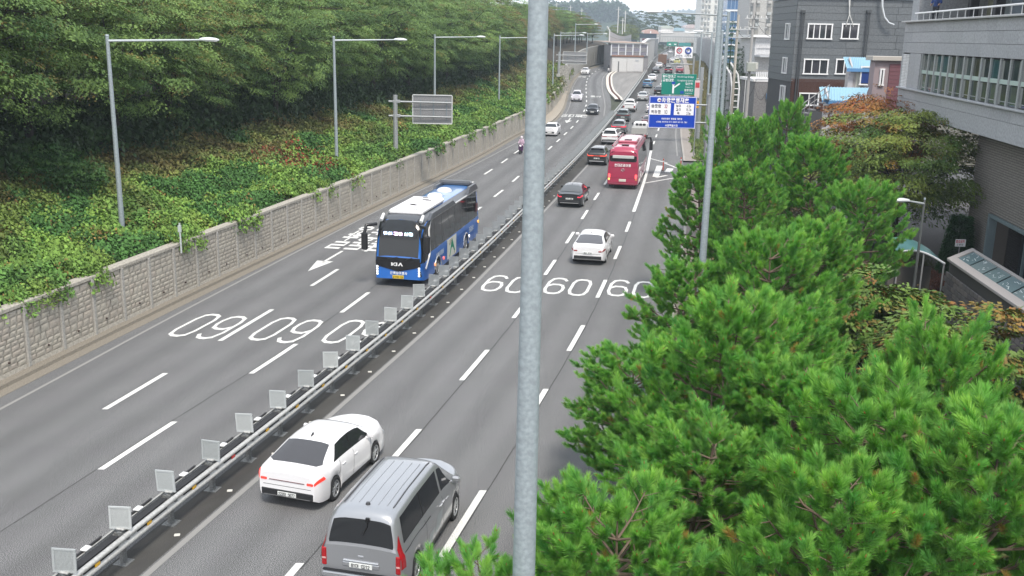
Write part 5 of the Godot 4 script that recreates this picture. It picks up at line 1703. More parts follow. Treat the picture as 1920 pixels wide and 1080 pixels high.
	txt.call("당산역", 0.3, 0.04, 0.24, white)
	en.call("Dangsan Stn.", 0.3, -0.12, 0.15)
	txt.call("양화대교", 0.3, -0.27, 0.22, white)
	en.call("Yanghwa Br.", 0.3, -0.42, 0.15)
	s = begin()
	for q in [[-0.16, -0.2, 0.2, 1.1], [-0.16, 0.02, 0.3, 0.16]]: box(s, c + Vector3(q[0] * w, q[1] * h, 0.045), Vector3(q[2], q[3], 0.01))
	box(s, c + Vector3(-0.06 * w, -0.06 * h, 0.046), Vector3(0.8, 0.16, 0.01), 0, Basis(Vector3.BACK, 0.62))
	put("forked_arrow", s, white, o)
	for q in [[-0.16, 0.07], [0.1, -0.38]]:
		s = begin()
		box(s, c + Vector3(q[0] * w, q[1] * h, 0.055), Vector3(0.4, 0.28, 0.012), 0.004)
		put("route_shield", s, mat(0.0, 0.06, 0.4, 0.5), o)
	# small red and orange warning boards beside it
	o = thing("warning_sign", "small red-white over orange warning plates on the post beside the green board", "road sign", pz(1305, 196, -100.0))
	s = begin()
	box(s, Vector3(0, 0, 0), Vector3(0.55, 0.7, 0.05), 0.01)
	put("orange_plate", s, mat(0.75, 0.35, 0.0, 0.5), o)
	s = begin()
	box(s, Vector3(0.02, 1.5, 0), Vector3(0.5, 1.7, 0.05), 0.01)
	put("pale_plate", s, mat(0.65, 0.55, 0.55, 0.5), o)
	s = begin()
	box(s, Vector3(0.02, 1.9, 0.03), Vector3(0.4, 0.5, 0.02))
	put("red_symbol", s, mat(0.5, 0.05, 0.06, 0.5), o)
	s = begin()
	letters(s, "서행", Vector3(0, 0, 0.03), Vector3(0.2, 0, 0), Vector3(0, 0.25, 0), 0.15)
	put("lettering", s, mat(0.1, 0.05, 0.0, 0.6), o)
	s = begin()
	tube(s, [Vector3(0.1, 2.4, -0.1), Vector3(0.1, lift(-100.0) - o.position.y, -0.1)], [0.06], 6)
	put("post", s, steel, o)
	# the speed limit board and the round-symbol board, two white squares on one gantry
	z = -190.0
	o = thing("white_gantry_sign", "two white boards side by side, one with a red speed ring", "road sign", Vector3(pz(1302, 100, z).x, lift(z), z))
	for k in 2:
		var a = pz([1266, 1282.5][k], [88, 87.5][k], z) - o.position
		var b = pz([1281, 1298][k], [108, 109][k], z) - o.position
		var m = (a + b) / 2
		s = begin()
		box(s, m, Vector3(b.x - a.x, a.y - b.y, 0.08), 0.01)
		put("board", s, white, o)
		s = begin()
		var ring = []
		for i in 25: ring.append(m + Vector3(cos(TAU * i / 24), sin(TAU * i / 24), 0) * 0.48 + Vector3(0, 0.3, 0.07))
		tube(s, ring, [0.08] if k == 0 else [0.16], 6, false)
		put("ring", s, mat(0.5, 0.03, 0.05, 0.5) if k == 0 else mat(0.02, 0.06, 0.3, 0.5), o)
		s = begin()
		letters(s, ["60", "P"][k], m + Vector3(0, 0.3, 0.06), Vector3(0.5, 0, 0), Vector3(0, 0.55, 0), 0.16)
		letters(s, ["과속단속", "구간단속"][k], m + Vector3(0, -0.65, 0.06), Vector3(0.3, 0, 0), Vector3(0, 0.34, 0), 0.16)
		put("lettering", s, ink, o)
	s = begin()
	tube(s, [Vector3.ZERO, Vector3(0, 6.4, 0), Vector3(0, 6.9, 0)], [0.18], 8)
	tube(s, [Vector3(0, 5.4, -0.1), Vector3(-4.2, 5.4, -0.1)], [0.1], 8)
	put("gantry_post", s, steel, o)
	# two boards that face the other carriageway: we see their backs
	var back = func(label, zz, post_px, base_px, p0, p1, arms):
		var b = pz(base_px[0], base_px[1], zz)
		var t = thing("sign_back", label, "road sign", b)
		var top = pz(post_px[0], post_px[1], zz) - b
		var q = begin()
		tube(q, [Vector3(0, -0.4, 0), Vector3(0, top.y, 0)], [0.19, 0.17], 12)
		put("post", q, steel, t)
		q = begin()
		box(q, Vector3(0, -0.1, 0), Vector3(0.7, 0.5, 0.7), 0.03)
		put("footing", q, mat(0.4, 0.39, 0.36, 0.9), t)
		var a0 = pz(p0[0], p0[1], zz) - b
		var a1 = pz(p1[0], p1[1], zz) - b
		var m = (a0 + a1) / 2
		var ww = a1.x - a0.x
		var hh = a0.y - a1.y
		q = begin()
		box(q, m + Vector3(0, 0, -0.35), Vector3(ww, hh, 0.03))
		put("sheet", q, grain(0.33, 0.33, 0.34, 0.25, 1.2, 0.5, 0.03, 4, 0.0, 31, 0.3), t)
		q = begin()
		for e in [[0, hh / 2, ww, 0.07], [0, -hh / 2, ww, 0.07]]: box(q, m + Vector3(e[0], e[1], -0.3), Vector3(e[2], e[3], 0.08))
		for e in [-ww / 2, ww / 2]: box(q, m + Vector3(e, 0, -0.3), Vector3(0.07, hh - 0.08, 0.078))
		put("frame", q, mat(0.6, 0.61, 0.6, 0.5, 0.2), t)
		for k in 3:
			q = begin()
			box(q, m + Vector3(ww * (-0.3 + 0.33 * k), 0, -0.28), Vector3(0.09, hh * 0.7, 0.07))
			put("rib", q, mat(0.2, 0.23, 0.25, 0.5, 0.2), t)
		q = begin()
		box(q, m + Vector3(0, 0, -0.31), Vector3(ww - 0.1, 0.04, 0.04))
		put("cross_rib", q, mat(0.55, 0.55, 0.55, 0.5), t)
		for y in arms:
			q = begin()
			var ay = pz(post_px[0], y, zz).y - b.y
			tube(q, [Vector3(-0.5, ay, 0.0), Vector3(a1.x - 0.05, ay - 0.05, -0.15)], [0.07], 8)
			box(q, Vector3(0.1, ay, 0), Vector3(0.55, 0.22, 0.3), 0.02)
			put("arm", q, steel, t)
	back.call("back of a ribbed sign panel on a thick post above the block wall", -76.0, [738, 178], [742, 290], [773, 178], [847, 233], [190, 217])
	back.call("smaller far sign seen from behind over the curving wall", -180.0, [1048, 97], [1047, 140], [1056, 97], [1100, 120], [103, 114])
	# delineator posts on the ghost island
	for q in [["red flexible post on the hatched island, left one", 1243, 320], ["red flexible post on the hatched island, right one", 1276, 317]]:
		var t = thing("flexible_post", q[0], "bollard", gnd(q[1], q[2]), 0, "")
		s = begin()
		tube(s, [Vector3.ZERO, Vector3(0, 1.1, 0)], [0.05], 8)
		put("shaft", s, mat(0.5, 0.06, 0.03, 0.5), t)
		s = begin()
		tube(s, [Vector3(0, 0, 0), Vector3(0, 0.05, 0)], [0.13, 0.1], 10)
		put("foot", s, mat(0.06, 0.05, 0.05, 0.8), t)
		s = begin()
		tube(s, [Vector3(0, 0.8, 0), Vector3(0, 0.92, 0)], [0.053], 8)
		put("reflective_band", s, mat(0.7, 0.7, 0.7, 0.4), t)

func lamp_post(label, at: Vector3, h, arm, turn, r, group) -> Node3D:
	var zinc = mats.get("zinc")
	if zinc == null:
		zinc = grain(0.39, 0.45, 0.48, 0.2, 0.9, 0.5, 0.02, 3, 0.0, 36, 0.2)
		mats["zinc"] = zinc
	var o = thing("street_lamp", label, "street lamp", at, turn, group)
	var s = begin()
	tube(s, [Vector3(0, -0.3, 0), Vector3(0, h * 0.5, 0), Vector3(0, h, 0)], [r, r * 0.8, r * 0.6], 20)
	put("pole", s, zinc, o)
	s = begin()
	tube(s, [Vector3(0, 0, 0), Vector3(0, 0.05, 0)], [r * 2.0], 12)
	tube(s, [Vector3(0, h, 0), Vector3(0, h + 0.08, 0)], [r * 0.72, r * 0.5], 12)
	put("collar", s, zinc, o)
	s = begin()
	tube(s, [Vector3(0, h - 0.2, 0), Vector3(arm, h - 0.08, 0)], [0.055, 0.04], 10)
	put("arm", s, mat(0.5, 0.54, 0.56, 0.5, 0.2) if turn < 1.0 else mat(0.3, 0.33, 0.34, 0.6), o)
	s = begin()
	var c = Vector3(arm, h - 0.08, 0)
	var prev = []
	s.set_smooth_group(1)
	for i in 10:                      # a flattened boat-shaped head
		var t = i / 9.0
		var hw = 0.15 * sqrt(maxf(0.02, sin(PI * clampf(0.12 + t * 0.85, 0, 1))))
		var ring = []
		for k in 10:
			var a = TAU * k / 10.0
			ring.append(c + Vector3(t * 0.85 - 0.05, sin(a) * (0.13 if sin(a) > 0 else 0.05) * hw / 0.15, -cos(a) * hw))
		if prev.size():
			for k in 10: quad(s, prev[k], ring[k], ring[(k + 1) % 10], prev[(k + 1) % 10])
		prev = ring
	var head = put("lamp_head", s, mat(0.66, 0.69, 0.71, 0.4, 0.2), o)
	s = begin()
	box(s, c + Vector3(0.45, -0.05, 0), Vector3(0.5, 0.03, 0.18), 0.01)
	put("lens", s, mat(0.5, 0.5, 0.48, 0.2), head)
	return o
func build_lamps():
	var g = "street lamps along the left wall"
	var where = ["first from the left, tallest in the photo", "second from the left, above the bend of the wall", "third from the left, behind the sign panel", "fourth from the left, left of the tall foreground pole", "just right of the tall foreground pole", "beside the farther sign panel", "over the curved wall, third beyond the foreground pole", "over the curved wall, farthest of the row"]
	var list = [[232, 462, -44.4, 68], [632, 330, -68.0, 70], [815, 250, -98.0, 66], [935, 211, -129.0, 68], [1036, 167, -165.0, 64], [1049, 142, -192.0, 60], [1077, 120, -225.0, 44], [1100, 104, -255.0, 62]]
	for i in list.size():
		var q = list[i]
		var p = pz(q[0], q[1], q[2])
		var top = pz(q[0] - (20 if i == 0 else 0), q[3], q[2])
		lamp_post("left-bank street lamp, " + where[i], p, top.y - p.y, 4.1, 0.0, 0.13, g)
	g = "tall lamp poles on the right pavement"
	var names = ["thick galvanised lamp pole rising through the middle of the picture", "galvanised lamp pole behind the front pines, leaving the frame at the top", "lamp pole whose head hangs over the far road, behind the nearer right pole", "lamp pole beside the blue board's post", "lamp pole right of the green direction board", "lamp pole near the noise barrier's end, before the white gantry boards"]
	for i in 6:
		var z = -11.0 - 25.0 * i
		var x = [0.22, 7.1, 12.55, 17.3, 21.2, 24.6][i]
		lamp_post("grey " + names[i], Vector3(x, lift(z) + 0.14, z), 13.2 + (0.8 if i < 2 else 0.0) - (0.9 if i > 2 else 0.0), 4.1 if i < 3 else 1.7, PI if i > 0 else PI * 0.9, 0.165 if i == 0 else 0.15, g)
	# short lamp on the forecourt
	var b = pz(1718, 478, -44.0)
	var t = pz(1734, 374, -44.0)
	var o = lamp_post("short dark grey lamp with a white head beside the teal shelter", Vector3(t.x, 0.1, -44.0), t.y - 0.1, 0.75, PI, 0.075, "")
	for c in o.get_children():
		if c.name.begins_with("pole"): c.material_override = mat(0.13, 0.14, 0.14, 0.5)
	# utility poles and their wires
	var conc = grain(0.5, 0.46, 0.4, 0.2, 2.0)
	var ups = [["beige concrete utility pole beside the conifers", 1383, 28, -118.0, conc], ["grey utility pole with transformer box before the pale apartment tower", 1413, 5, -108.0, mat(0.36, 0.35, 0.34, 0.8)]]
	for k in 2:
		var q = ups[k]
		var top = pz(q[1] + 2, q[2], q[3])
		var u = thing("utility_pole", q[0], "utility pole", Vector3(top.x, lift(q[3]), q[3]))
		var hh = top.y - lift(q[3])
		var s = begin()
		tube(s, [Vector3.ZERO, Vector3(0, hh, 0)], [0.19, 0.13], 10)
		put("shaft", s, q[4], u)
		for j in 2:
			s = begin()
			box(s, Vector3(0.3, hh - 1.6 - 0.9 * j, 0.15), Vector3(2.4, 0.1, 0.1))
			put("crossarm", s, mat(0.45, 0.46, 0.46, 0.6), u)
		for j in 5:
			s = begin()
			tube(s, [Vector3(-0.7 + 0.5 * j, hh - 1.55, 0.15), Vector3(-0.7 + 0.5 * j, hh - 1.3, 0.15)], [0.06, 0.04], 6)
			put("insulator", s, mat(0.7, 0.7, 0.68, 0.4), u)
		if k == 1:
			s = begin()
			box(s, Vector3(0.05, hh - 6.6, 0.4), Vector3(0.9, 0.9, 0.6), 0.03)
			put("transformer", s, mat(0.36, 0.38, 0.34, 0.6), u)
			s = begin()
			tube(s, [Vector3(-0.35, 0, 0.2), Vector3(-0.35, hh - 6, 0.2)], [0.05], 6)
			put("conduit", s, mat(0.5, 0.5, 0.5, 0.6), u)
	var wires = thing("overhead_cables", "thin dark cables sagging between the utility poles and the grey house", "cables")
	for q in [[[1385, 60, -118.0], [1413, 60, -108.0], 0.6], [[1413, 30, -108.0], [1480, 60, -90.0], 1.2], [[1413, 34, -108.0], [1500, 5, -88.0], 1.0], [[1385, 130, -118.0], [1418, 150, -108.0], 2.6], [[1413, 150, -108.0], [1440, 165, -104.0], 1.6], [[1440, 170, -104.0], [1462, 130, -90.0], 0.7]]:
		var a = pz(q[0][0], q[0][1], q[0][2])
		var bb = pz(q[1][0], q[1][1], q[1][2])
		var pts = []
		for i in 13:
			var f = i / 12.0
			pts.append(a.lerp(bb, f) - Vector3.UP * q[2] * 4.0 * f * (1.0 - f))
		var s = begin()
		tube(s, pts, [0.022], 5, false)
		put("cable", s, mat(0.04, 0.04, 0.045, 0.7), wires)

# ---------- vehicles ----------
# A body is a row of rings from the tail (s = 0) to the nose (s = L); v runs from the middle of the floor (0) round the side to the middle of the roof (12).
func lin(t: Array, s) -> float:
	if s <= t[0]: return t[1]
	for i in range(2, t.size(), 2):
		if s <= t[i]: return lerpf(t[i - 1], t[i + 1], (s - t[i - 2]) / (t[i] - t[i - 2]))
	return t[-1]
func soft(t: Array, s, r = 0.07) -> float:
	return (lin(t, s - r) + 2.0 * lin(t, s) + lin(t, s + r)) * 0.25
func ring(p: Dictionary, s) -> Array:
	var sr = p.get("soft", 0.07)
	var w = p.w * soft(p.plan, s, sr)
	var deck = soft(p.deck, s, sr)
	var top = maxf(soft(p.roof, s, sr), deck)
	var yb = soft(p.sill, s)
	var ya = yb
	for a in p.axles:
		var d = absf(s - a)
		if d < p.arch: ya = maxf(ya, p.wheel + sqrt(p.arch * p.arch - d * d))
	var g = top - deck
	var o = [Vector2(0, yb), Vector2(w - 0.34, yb), Vector2(w - 0.34, ya)]
	var f = [0.955, 0.985, 1.0, 1.0, 0.985, 0.93] if not p.has("flat") else [0.985, 0.995, 1.0, 1.0, 1.0, 0.995]
	var tt = [0.0, 0.14, 0.4, 0.68, 0.88, 1.0]
	for i in 6: o.append(Vector2(w * f[i], lerpf(ya, deck, tt[i])))
	var t: float = p.tum
	var wd = w * f[5]
	var k = p.get("edge", 0.1)
	o.append(Vector2(wd - minf(0.05, 0.3 * g) - t * g, deck + 0.88 * g + 0.012))
	o.append(Vector2(wd - minf(0.05, 0.3 * g) - t * g * 1.05 - k, deck + 0.97 * g + 0.022))
	o.append(Vector2((wd - t * g) * 0.5, deck + g + 0.036))
	o.append(Vector2(0, deck + g + 0.045))
	return o
func car_at(p: Dictionary, s, v, side) -> Vector3:
	var r = ring(p, s)
	var i = clampi(int(v), 0, 11)
	var q = r[i].lerp(r[i + 1], v - i)
	return Vector3(q.x * side, q.y, p.l * 0.5 - s)
func car_body(p: Dictionary) -> ArrayMesh:
	var ss = []
	var s = 0.0
	while s < p.l:
		ss.append(s)
		s += 0.14 if p.l < 7 else 0.3
	ss.append(p.l)
	for e in [0.03, 0.07, p.l - 0.03, p.l - 0.07]: ss.append(e)
	for a in p.axles:
		for k in 13:
			var q = a + p.arch * cos(PI * k / 12.0)
			if q > 0 and q < p.l: ss.append(q)
		ss.append(a + p.arch + 0.004)
		ss.append(a - p.arch - 0.004)
	ss.sort()
	var t = begin()
	var prev = []
	for x in ss:
		var r = ring(p, x)
		var z = p.l * 0.5 - x
		if prev.size():
			for i in 12:
				t.set_smooth_group(-1 if i < 3 else 1)
				for sd in [1, -1]:
					var a = Vector3(prev[i].x * sd, prev[i].y, prev[12].y if false else p.l * 0.5 - prev[13])
					var b = Vector3(prev[i + 1].x * sd, prev[i + 1].y, a.z)
					var c = Vector3(r[i + 1].x * sd, r[i + 1].y, z)
					var d = Vector3(r[i].x * sd, r[i].y, z)
					if sd > 0: quad(t, a, d, c, b)
					else: quad(t, a, b, c, d)
		prev = r + [x]
	t.set_smooth_group(-1)
	for end in [0, 1]:
		var x = 0.0 if end == 0 else p.l
		var r = ring(p, x)
		var z = p.l * 0.5 - x
		var mid = Vector3(0, (r[3].y + r[8].y) * 0.5, z)
		for i in range(3, 12):
			for sd in [1, -1]:
				var a = Vector3(r[i].x * sd, r[i].y, z)
				var b = Vector3(r[i + 1].x * sd, r[i + 1].y, z)
				if (sd > 0) == (end == 0): tri(t, mid, a, b)
				else: tri(t, mid, b, a)
		for sd in [1, -1]:
			if (sd > 0) == (end == 0): tri(t, mid, Vector3(0, r[0].y, z), Vector3(r[3].x * sd, r[3].y, z))
			else: tri(t, mid, Vector3(r[3].x * sd, r[3].y, z), Vector3(0, r[0].y, z))
	return done(t)
func patch(p, sb0, sb1, st0, st1, v0, v1, off, sides = [1, -1], n = 8, m = 4) -> SurfaceTool:   # a piece of the skin lifted off by off metres; s range at the low and the high end
	var t = begin()
	t.set_smooth_group(1)
	var grid = func(i, j, sd):
		var v = lerpf(v0, v1, j / float(m))
		var u = j / float(m)
		var s = lerpf(lerpf(sb0, st0, u), lerpf(sb1, st1, u), i / float(n))
		var q = car_at(p, s, v, sd)
		var du = car_at(p, minf(s + 0.05, p.l), v, sd) - car_at(p, maxf(s - 0.05, 0.0), v, sd)
		var dv = car_at(p, s, minf(v + 0.06, 12.0), sd) - car_at(p, s, maxf(v - 0.06, 0.0), sd)
		var nn = du.cross(dv) * sd
		return q + nn.normalized() * off
	for sd in sides:
		var g = []
		for j in m + 1:
			var row = []
			for i in n + 1: row.append(grid.call(i, j, sd))
			g.append(row)
		for j in m:
			for i in n:
				if sd > 0: quad(t, g[j][i], g[j][i + 1], g[j + 1][i + 1], g[j + 1][i])
				else: quad(t, g[j][i + 1], g[j][i], g[j + 1][i], g[j + 1][i + 1])
	return t
const SEDAN := {"l": 4.75, "w": 0.92, "plan": [0, .82, .06, .9, .2, .965, .6, 1, 3.9, 1, 4.4, .96, 4.66, .88, 4.75, .74], "deck": [0, .84, .05, .95, .2, 1.0, .6, 1.0, 1.6, .99, 3.3, .95, 3.7, .97, 4.3, .86, 4.62, .74, 4.75, .6],
	"roof": [.28, .96, .42, 1.04, .9, 1.23, 1.4, 1.39, 1.9, 1.44, 2.4, 1.445, 2.8, 1.41, 3.1, 1.34, 3.85, .97], "sill": [0, .36, .12, .27, .5, .2, 4.1, .19, 4.6, .2, 4.75, .28], "axles": [1.02, 3.74], "arch": 0.36, "wheel": 0.33, "tum": 0.38, "edge": 0.11}
const SUV := {"l": 4.62, "w": 0.935, "plan": [0, .9, .07, .95, .3, .99, .7, 1, 3.8, 1, 4.3, .96, 4.55, .88, 4.62, .78], "deck": [0, .98, .06, 1.1, .3, 1.12, 1.6, 1.08, 3.2, 1.05, 3.55, 1.07, 4.25, .98, 4.52, .86, 4.62, .66],
	"roof": [.04, 1.0, .16, 1.25, .42, 1.58, .8, 1.65, 1.6, 1.68, 2.3, 1.66, 2.65, 1.6, 3.5, 1.08], "sill": [0, .42, .12, .3, .5, .25, 4.1, .24, 4.5, .26, 4.62, .34], "axles": [.92, 3.64], "arch": 0.4, "wheel": 0.36, "tum": 0.36, "edge": 0.13}
const VAN := {"l": 5.12, "w": 0.96, "plan": [0, .93, .06, .965, .3, .995, .6, 1, 4.2, 1, 4.7, .95, 5.0, .86, 5.12, .7], "deck": [0, 1.08, .08, 1.14, .5, 1.16, 3.6, 1.12, 4.25, 1.1, 4.75, .98, 5.0, .86, 5.12, .66],
	"roof": [.0, 1.12, .05, 1.4, .14, 1.84, .34, 1.93, 1.5, 1.96, 3.0, 1.93, 3.35, 1.86, 4.35, 1.1], "sill": [0, .42, .1, .33, .5, .27, 4.5, .25, 5.0, .27, 5.12, .36], "axles": [1.02, 4.22], "arch": 0.39, "wheel": 0.34, "tum": 0.16, "edge": 0.13, "soft": 0.03}
const PICKUP := {"l": 5.4, "w": 0.97, "plan": [0, .94, .06, .97, .3, 1, 4.5, 1, 5.1, .95, 5.4, .8], "deck": [0, 1.05, .05, 1.1, 1.6, 1.1, 4.0, 1.1, 4.3, 1.1, 5.1, 1.02, 5.3, .9, 5.4, .7],
	"roof": [1.62, 1.1, 1.72, 1.72, 2.0, 1.83, 2.9, 1.84, 3.3, 1.76, 4.2, 1.12], "sill": [0, .5, .1, .4, .5, .34, 5.0, .32, 5.4, .42], "axles": [1.25, 4.4], "arch": 0.44, "wheel": 0.39, "tum": 0.34, "edge": 0.12}
const BUS := {"l": 12.0, "w": 1.25, "plan": [0, .93, .1, .98, .4, 1, 11.2, 1, 11.7, .97, 11.92, .92, 12.0, .86], "deck": [0, 1.5, 11.0, 1.5, 11.5, 1.34, 12.0, 1.22], "roof": [0, 2.9, .12, 3.2, .4, 3.3, 11.0, 3.3, 11.45, 3.12, 11.75, 2.75, 11.97, 1.5, 12.0, 1.3],
	"sill": [0, .5, .3, .36, 11.6, .33, 12.0, .42], "axles": [3.35, 9.35], "arch": 0.56, "wheel": 0.49, "tum": 0.05, "edge": 0.24, "flat": true}
var wheel_cache := {}
func wheels(p, o, wide = 0.22):
	var key = str(p.wheel)
	if not wheel_cache.has(key):
		var r = p.wheel
		var s = begin()
		s.set_smooth_group(1)
		var prof = [[-.5, .7], [-.5, .93], [-.36, 1], [.36, 1], [.5, .93], [.5, .7], [.3, .66], [-.5, .66]]
		for k in 28:
			for i in prof.size() - 1:
				var P = func(q, a): return Vector3(q[0] * wide, cos(a) * q[1] * r, sin(a) * q[1] * r)
				var a0 = TAU * k / 28
				var a1 = TAU * (k + 1) / 28
				quad(s, P.call(prof[i], a0), P.call(prof[i + 1], a0), P.call(prof[i + 1], a1), P.call(prof[i], a1))
		var rim = begin()
		for sd in [1, -1]:
			for k in 5:
				var a = TAU * k / 5
				box(rim, Vector3(sd * wide * 0.36, cos(a) * r * 0.36, sin(a) * r * 0.36), Vector3(0.03, r * 0.6, r * 0.17), 0.01, Basis(Vector3.RIGHT, a))
				var b = a + TAU / 10
				box(rim, Vector3(sd * wide * 0.34, cos(b) * r * 0.4, sin(b) * r * 0.4), Vector3(0.02, r * 0.55, r * 0.06), 0.005, Basis(Vector3.RIGHT, b))
			tube(rim, [Vector3(sd * wide * 0.28, 0, 0), Vector3(sd * wide * 0.42, 0, 0)], [r * 0.16], 12)
			var rp = []
			for i in 25: rp.append(Vector3(sd * wide * 0.4, cos(TAU * i / 24) * r * 0.66, sin(TAU * i / 24) * r * 0.66))
			tube(rim, rp, [0.02], 6, false)
		var dark = begin()
		for k in 24: tri(dark, Vector3(wide * 0.2, 0, 0), Vector3(wide * 0.2, cos(TAU * (k + 1) / 24) * r * 0.68, sin(TAU * (k + 1) / 24) * r * 0.68), Vector3(wide * 0.2, cos(TAU * k / 24) * r * 0.68, sin(TAU * k / 24) * r * 0.68))
		wheel_cache[key] = [done(s), done(rim), done(dark)]
	for a in p.axles:
		for sd in [1, -1]:
			var w = node("wheel", wheel_cache[key][0], mat(0.02, 0.02, 0.021, 0.85), o, Transform3D(Basis(Vector3.UP, 0.0 if sd > 0 else PI), Vector3(sd * (p.w - wide * 0.56), p.wheel, p.l * 0.5 - a)))
			node("rim", wheel_cache[key][1], mat(0.5, 0.51, 0.52, 0.3, 0.7), w)
			node("hub", wheel_cache[key][2], mat(0.03, 0.03, 0.03, 0.6), w)
func paintwork(r, g, b, metal = 0.0) -> StandardMaterial3D:
	var key = "coat" + str([r, g, b, metal])
	if not mats.has(key):
		var m = StandardMaterial3D.new()
		m.albedo_color = Color(r, g, b).linear_to_srgb()
		m.roughness = 0.35
		m.metallic = metal
		m.clearcoat_enabled = true
		m.clearcoat = 0.8
		m.clearcoat_roughness = 0.08
		mats[key] = m
	return mats[key]
var forms := {}
func form(kind, key, maker: Callable) -> Mesh:
	var k = kind + key
	if not forms.has(k):
		var r = maker.call()
		forms[k] = r if r is Mesh else done(r)
	return forms[k]
func slab(x0, x1, y0, y1, z0, z1, bv = 0.015) -> Callable:
	return func():
		var s = begin()
		box(s, Vector3((x0 + x1) / 2, (y0 + y1) / 2, (z0 + z1) / 2), Vector3(absf(x1 - x0), absf(y1 - y0), absf(z1 - z0)), bv)
		return s
func car(kind: String, called: String, label: String, category: String, px, py, coat: Material, oncoming = false, plate = "", opt = {}) -> Node3D:
	var p: Dictionary = {"sedan": SEDAN, "suv": SUV, "van": VAN, "pickup": PICKUP}[kind]
	var g = gnd(px, py)
	var f = edge if not oncoming else (func(z): return tab(T_D, z))
	var d = along(f, g.z)
	var fd = -d if oncoming else d
	var o = thing(called, label, category, g + d * (p.l * 0.5 * opt.get("squat", 1.0)), atan2(-fd.x, -fd.z))
	o.rotation.x = asin(fd.y)
	var black = mat(0.018, 0.018, 0.02, 0.5)
	var dim = mat(0.008, 0.008, 0.009, 0.4)
	node("body", form(kind, "body", func(): return car_body(p)), coat, o)
	var glass = pane(0.022, 0.024, 0.027)
	var L: float = p.l
	var z0 = L * 0.5
	var rear = glass if not opt.has("rear_glass") else opt.rear_glass
	if kind == "sedan":
		node("rear_window", form(kind, "rw", func(): return patch(p, .66, .66, 1.5, 1.5, 10.02, 12, .006, [1, -1], 1, 1) if false else screen(p, .48, 1.36, .16)), rear, o)
		node("windscreen", form(kind, "ws", func(): return screen(p, 3.76, 3.1, .09)), glass, o)
		for q in [[1.4, 2.22, 1.5, 2.22], [2.26, 3.5, 2.26, 3.02]]:
			for sd in [1, -1]: node("side_window", form(kind, "sw%s%s" % [q[0], sd], func(): return patch(p, q[0] - (0.35 if q[0] < 2 else 0.0), q[1], q[2], q[3], 8.12, 8.95, .006, [sd])), glass, o)
	elif kind == "suv":
		node("rear_window", form(kind, "rw", func(): return screen(p, .13, .4, .1)), rear, o)
		node("windscreen", form(kind, "ws", func(): return screen(p, 3.42, 2.68, .09)), glass, o)
		for q in [[.55, 1.05, .75, 1.1], [1.12, 2.0, 1.17, 2.03], [2.08, 3.1, 2.11, 2.68]]:
			for sd in [1, -1]: node("side_window", form(kind, "sw%s%s" % [q[0], sd], func(): return patch(p, q[0], q[1], q[2], q[3], 8.12, 8.95, .006, [sd])), glass, o)
	elif kind == "van":
		node("rear_window", form(kind, "rw", func(): return screen(p, .015, .125, .03)), glass, o)
		node("windscreen", form(kind, "ws", func(): return screen(p, 4.25, 3.4, .09)), glass, o)
		for sd in [1, -1]:
			node("side_window", form(kind, "sw0%s" % sd, func(): return patch(p, .32, 3.0, .42, 3.0, 8.16, 8.93, .006, [sd], 20)), glass, o)
			node("side_window", form(kind, "sw1%s" % sd, func(): return patch(p, 3.12, 3.95, 3.12, 3.4, 8.16, 8.93, .006, [sd])), glass, o)
			node("window_divider", form(kind, "wd%s" % sd, func(): return patch(p, 1.66, 1.73, 1.68, 1.75, 8.16, 8.93, .009, [sd], 1)), black, o)
			node("rail_groove", form(kind, "rg%s" % sd, func(): return patch(p, .25, 2.1, .25, 2.1, 7.35, 7.5, .004, [sd], 12, 1)), black, o)
			node("roof_rail", form(kind, "rr%s" % sd, func():
				var s = begin()
				var pts = []
				for i in 13: pts.append(car_at(p, .55 + 2.6 * i / 12.0, 10.0, sd) + Vector3(-0.02 * sd, 0.02, 0))
				tube(s, pts, [0.016], 6)
				return s), mat(0.09, 0.09, 0.1, 0.4), o)
		for k in 5: node("roof_rib", form(kind, "rib%d" % k, func():
			var s = begin()
			var pts = []
			var x = -0.44 + 0.22 * k
			for i in 11:
				var q = .55 + 2.35 * i / 10.0
				var v = lerpf(12.0, 11.0, absf(x) / maxf(0.01, ring(p, q)[11].x))
				pts.append(car_at(p, q, v, signf(x + 0.0001)) + Vector3(0, 0.0, 0))
			tube(s, pts, [0.013], 6)
			return s), coat, o)
	else:
		node("rear_window", form(kind, "rw", func(): return screen(p, 1.65, 1.74, .06)), glass, o)
		node("windscreen", form(kind, "ws", func(): return screen(p, 4.12, 3.35, .09)), glass, o)
		for sd in [1, -1]: node("side_window", form(kind, "sw%s" % sd, func(): return patch(p, 1.85, 3.9, 1.95, 3.3, 8.12, 8.93, .006, [sd], 12)), glass, o)
		node("bed", form(kind, "bed", slab(-.76, .76, 1.105, 1.15, z0 - 1.5, z0 - .1, 0.0)), black, o)
	if kind == "sedan":
		for sd in [1, -1]: node("window_pillar", form(kind, "wp%s" % sd, func(): return patch(p, 2.2, 2.28, 2.2, 2.28, 8.12, 8.95, .008, [sd], 1)), dim, o)
	# doors, handles, mirrors
	var cuts = {"sedan": [1.25, 2.14, 3.3], "suv": [1.12, 2.05, 3.2], "van": [3.06, 4.1, 1.7], "pickup": [1.85, 2.8, 3.8]}[kind]
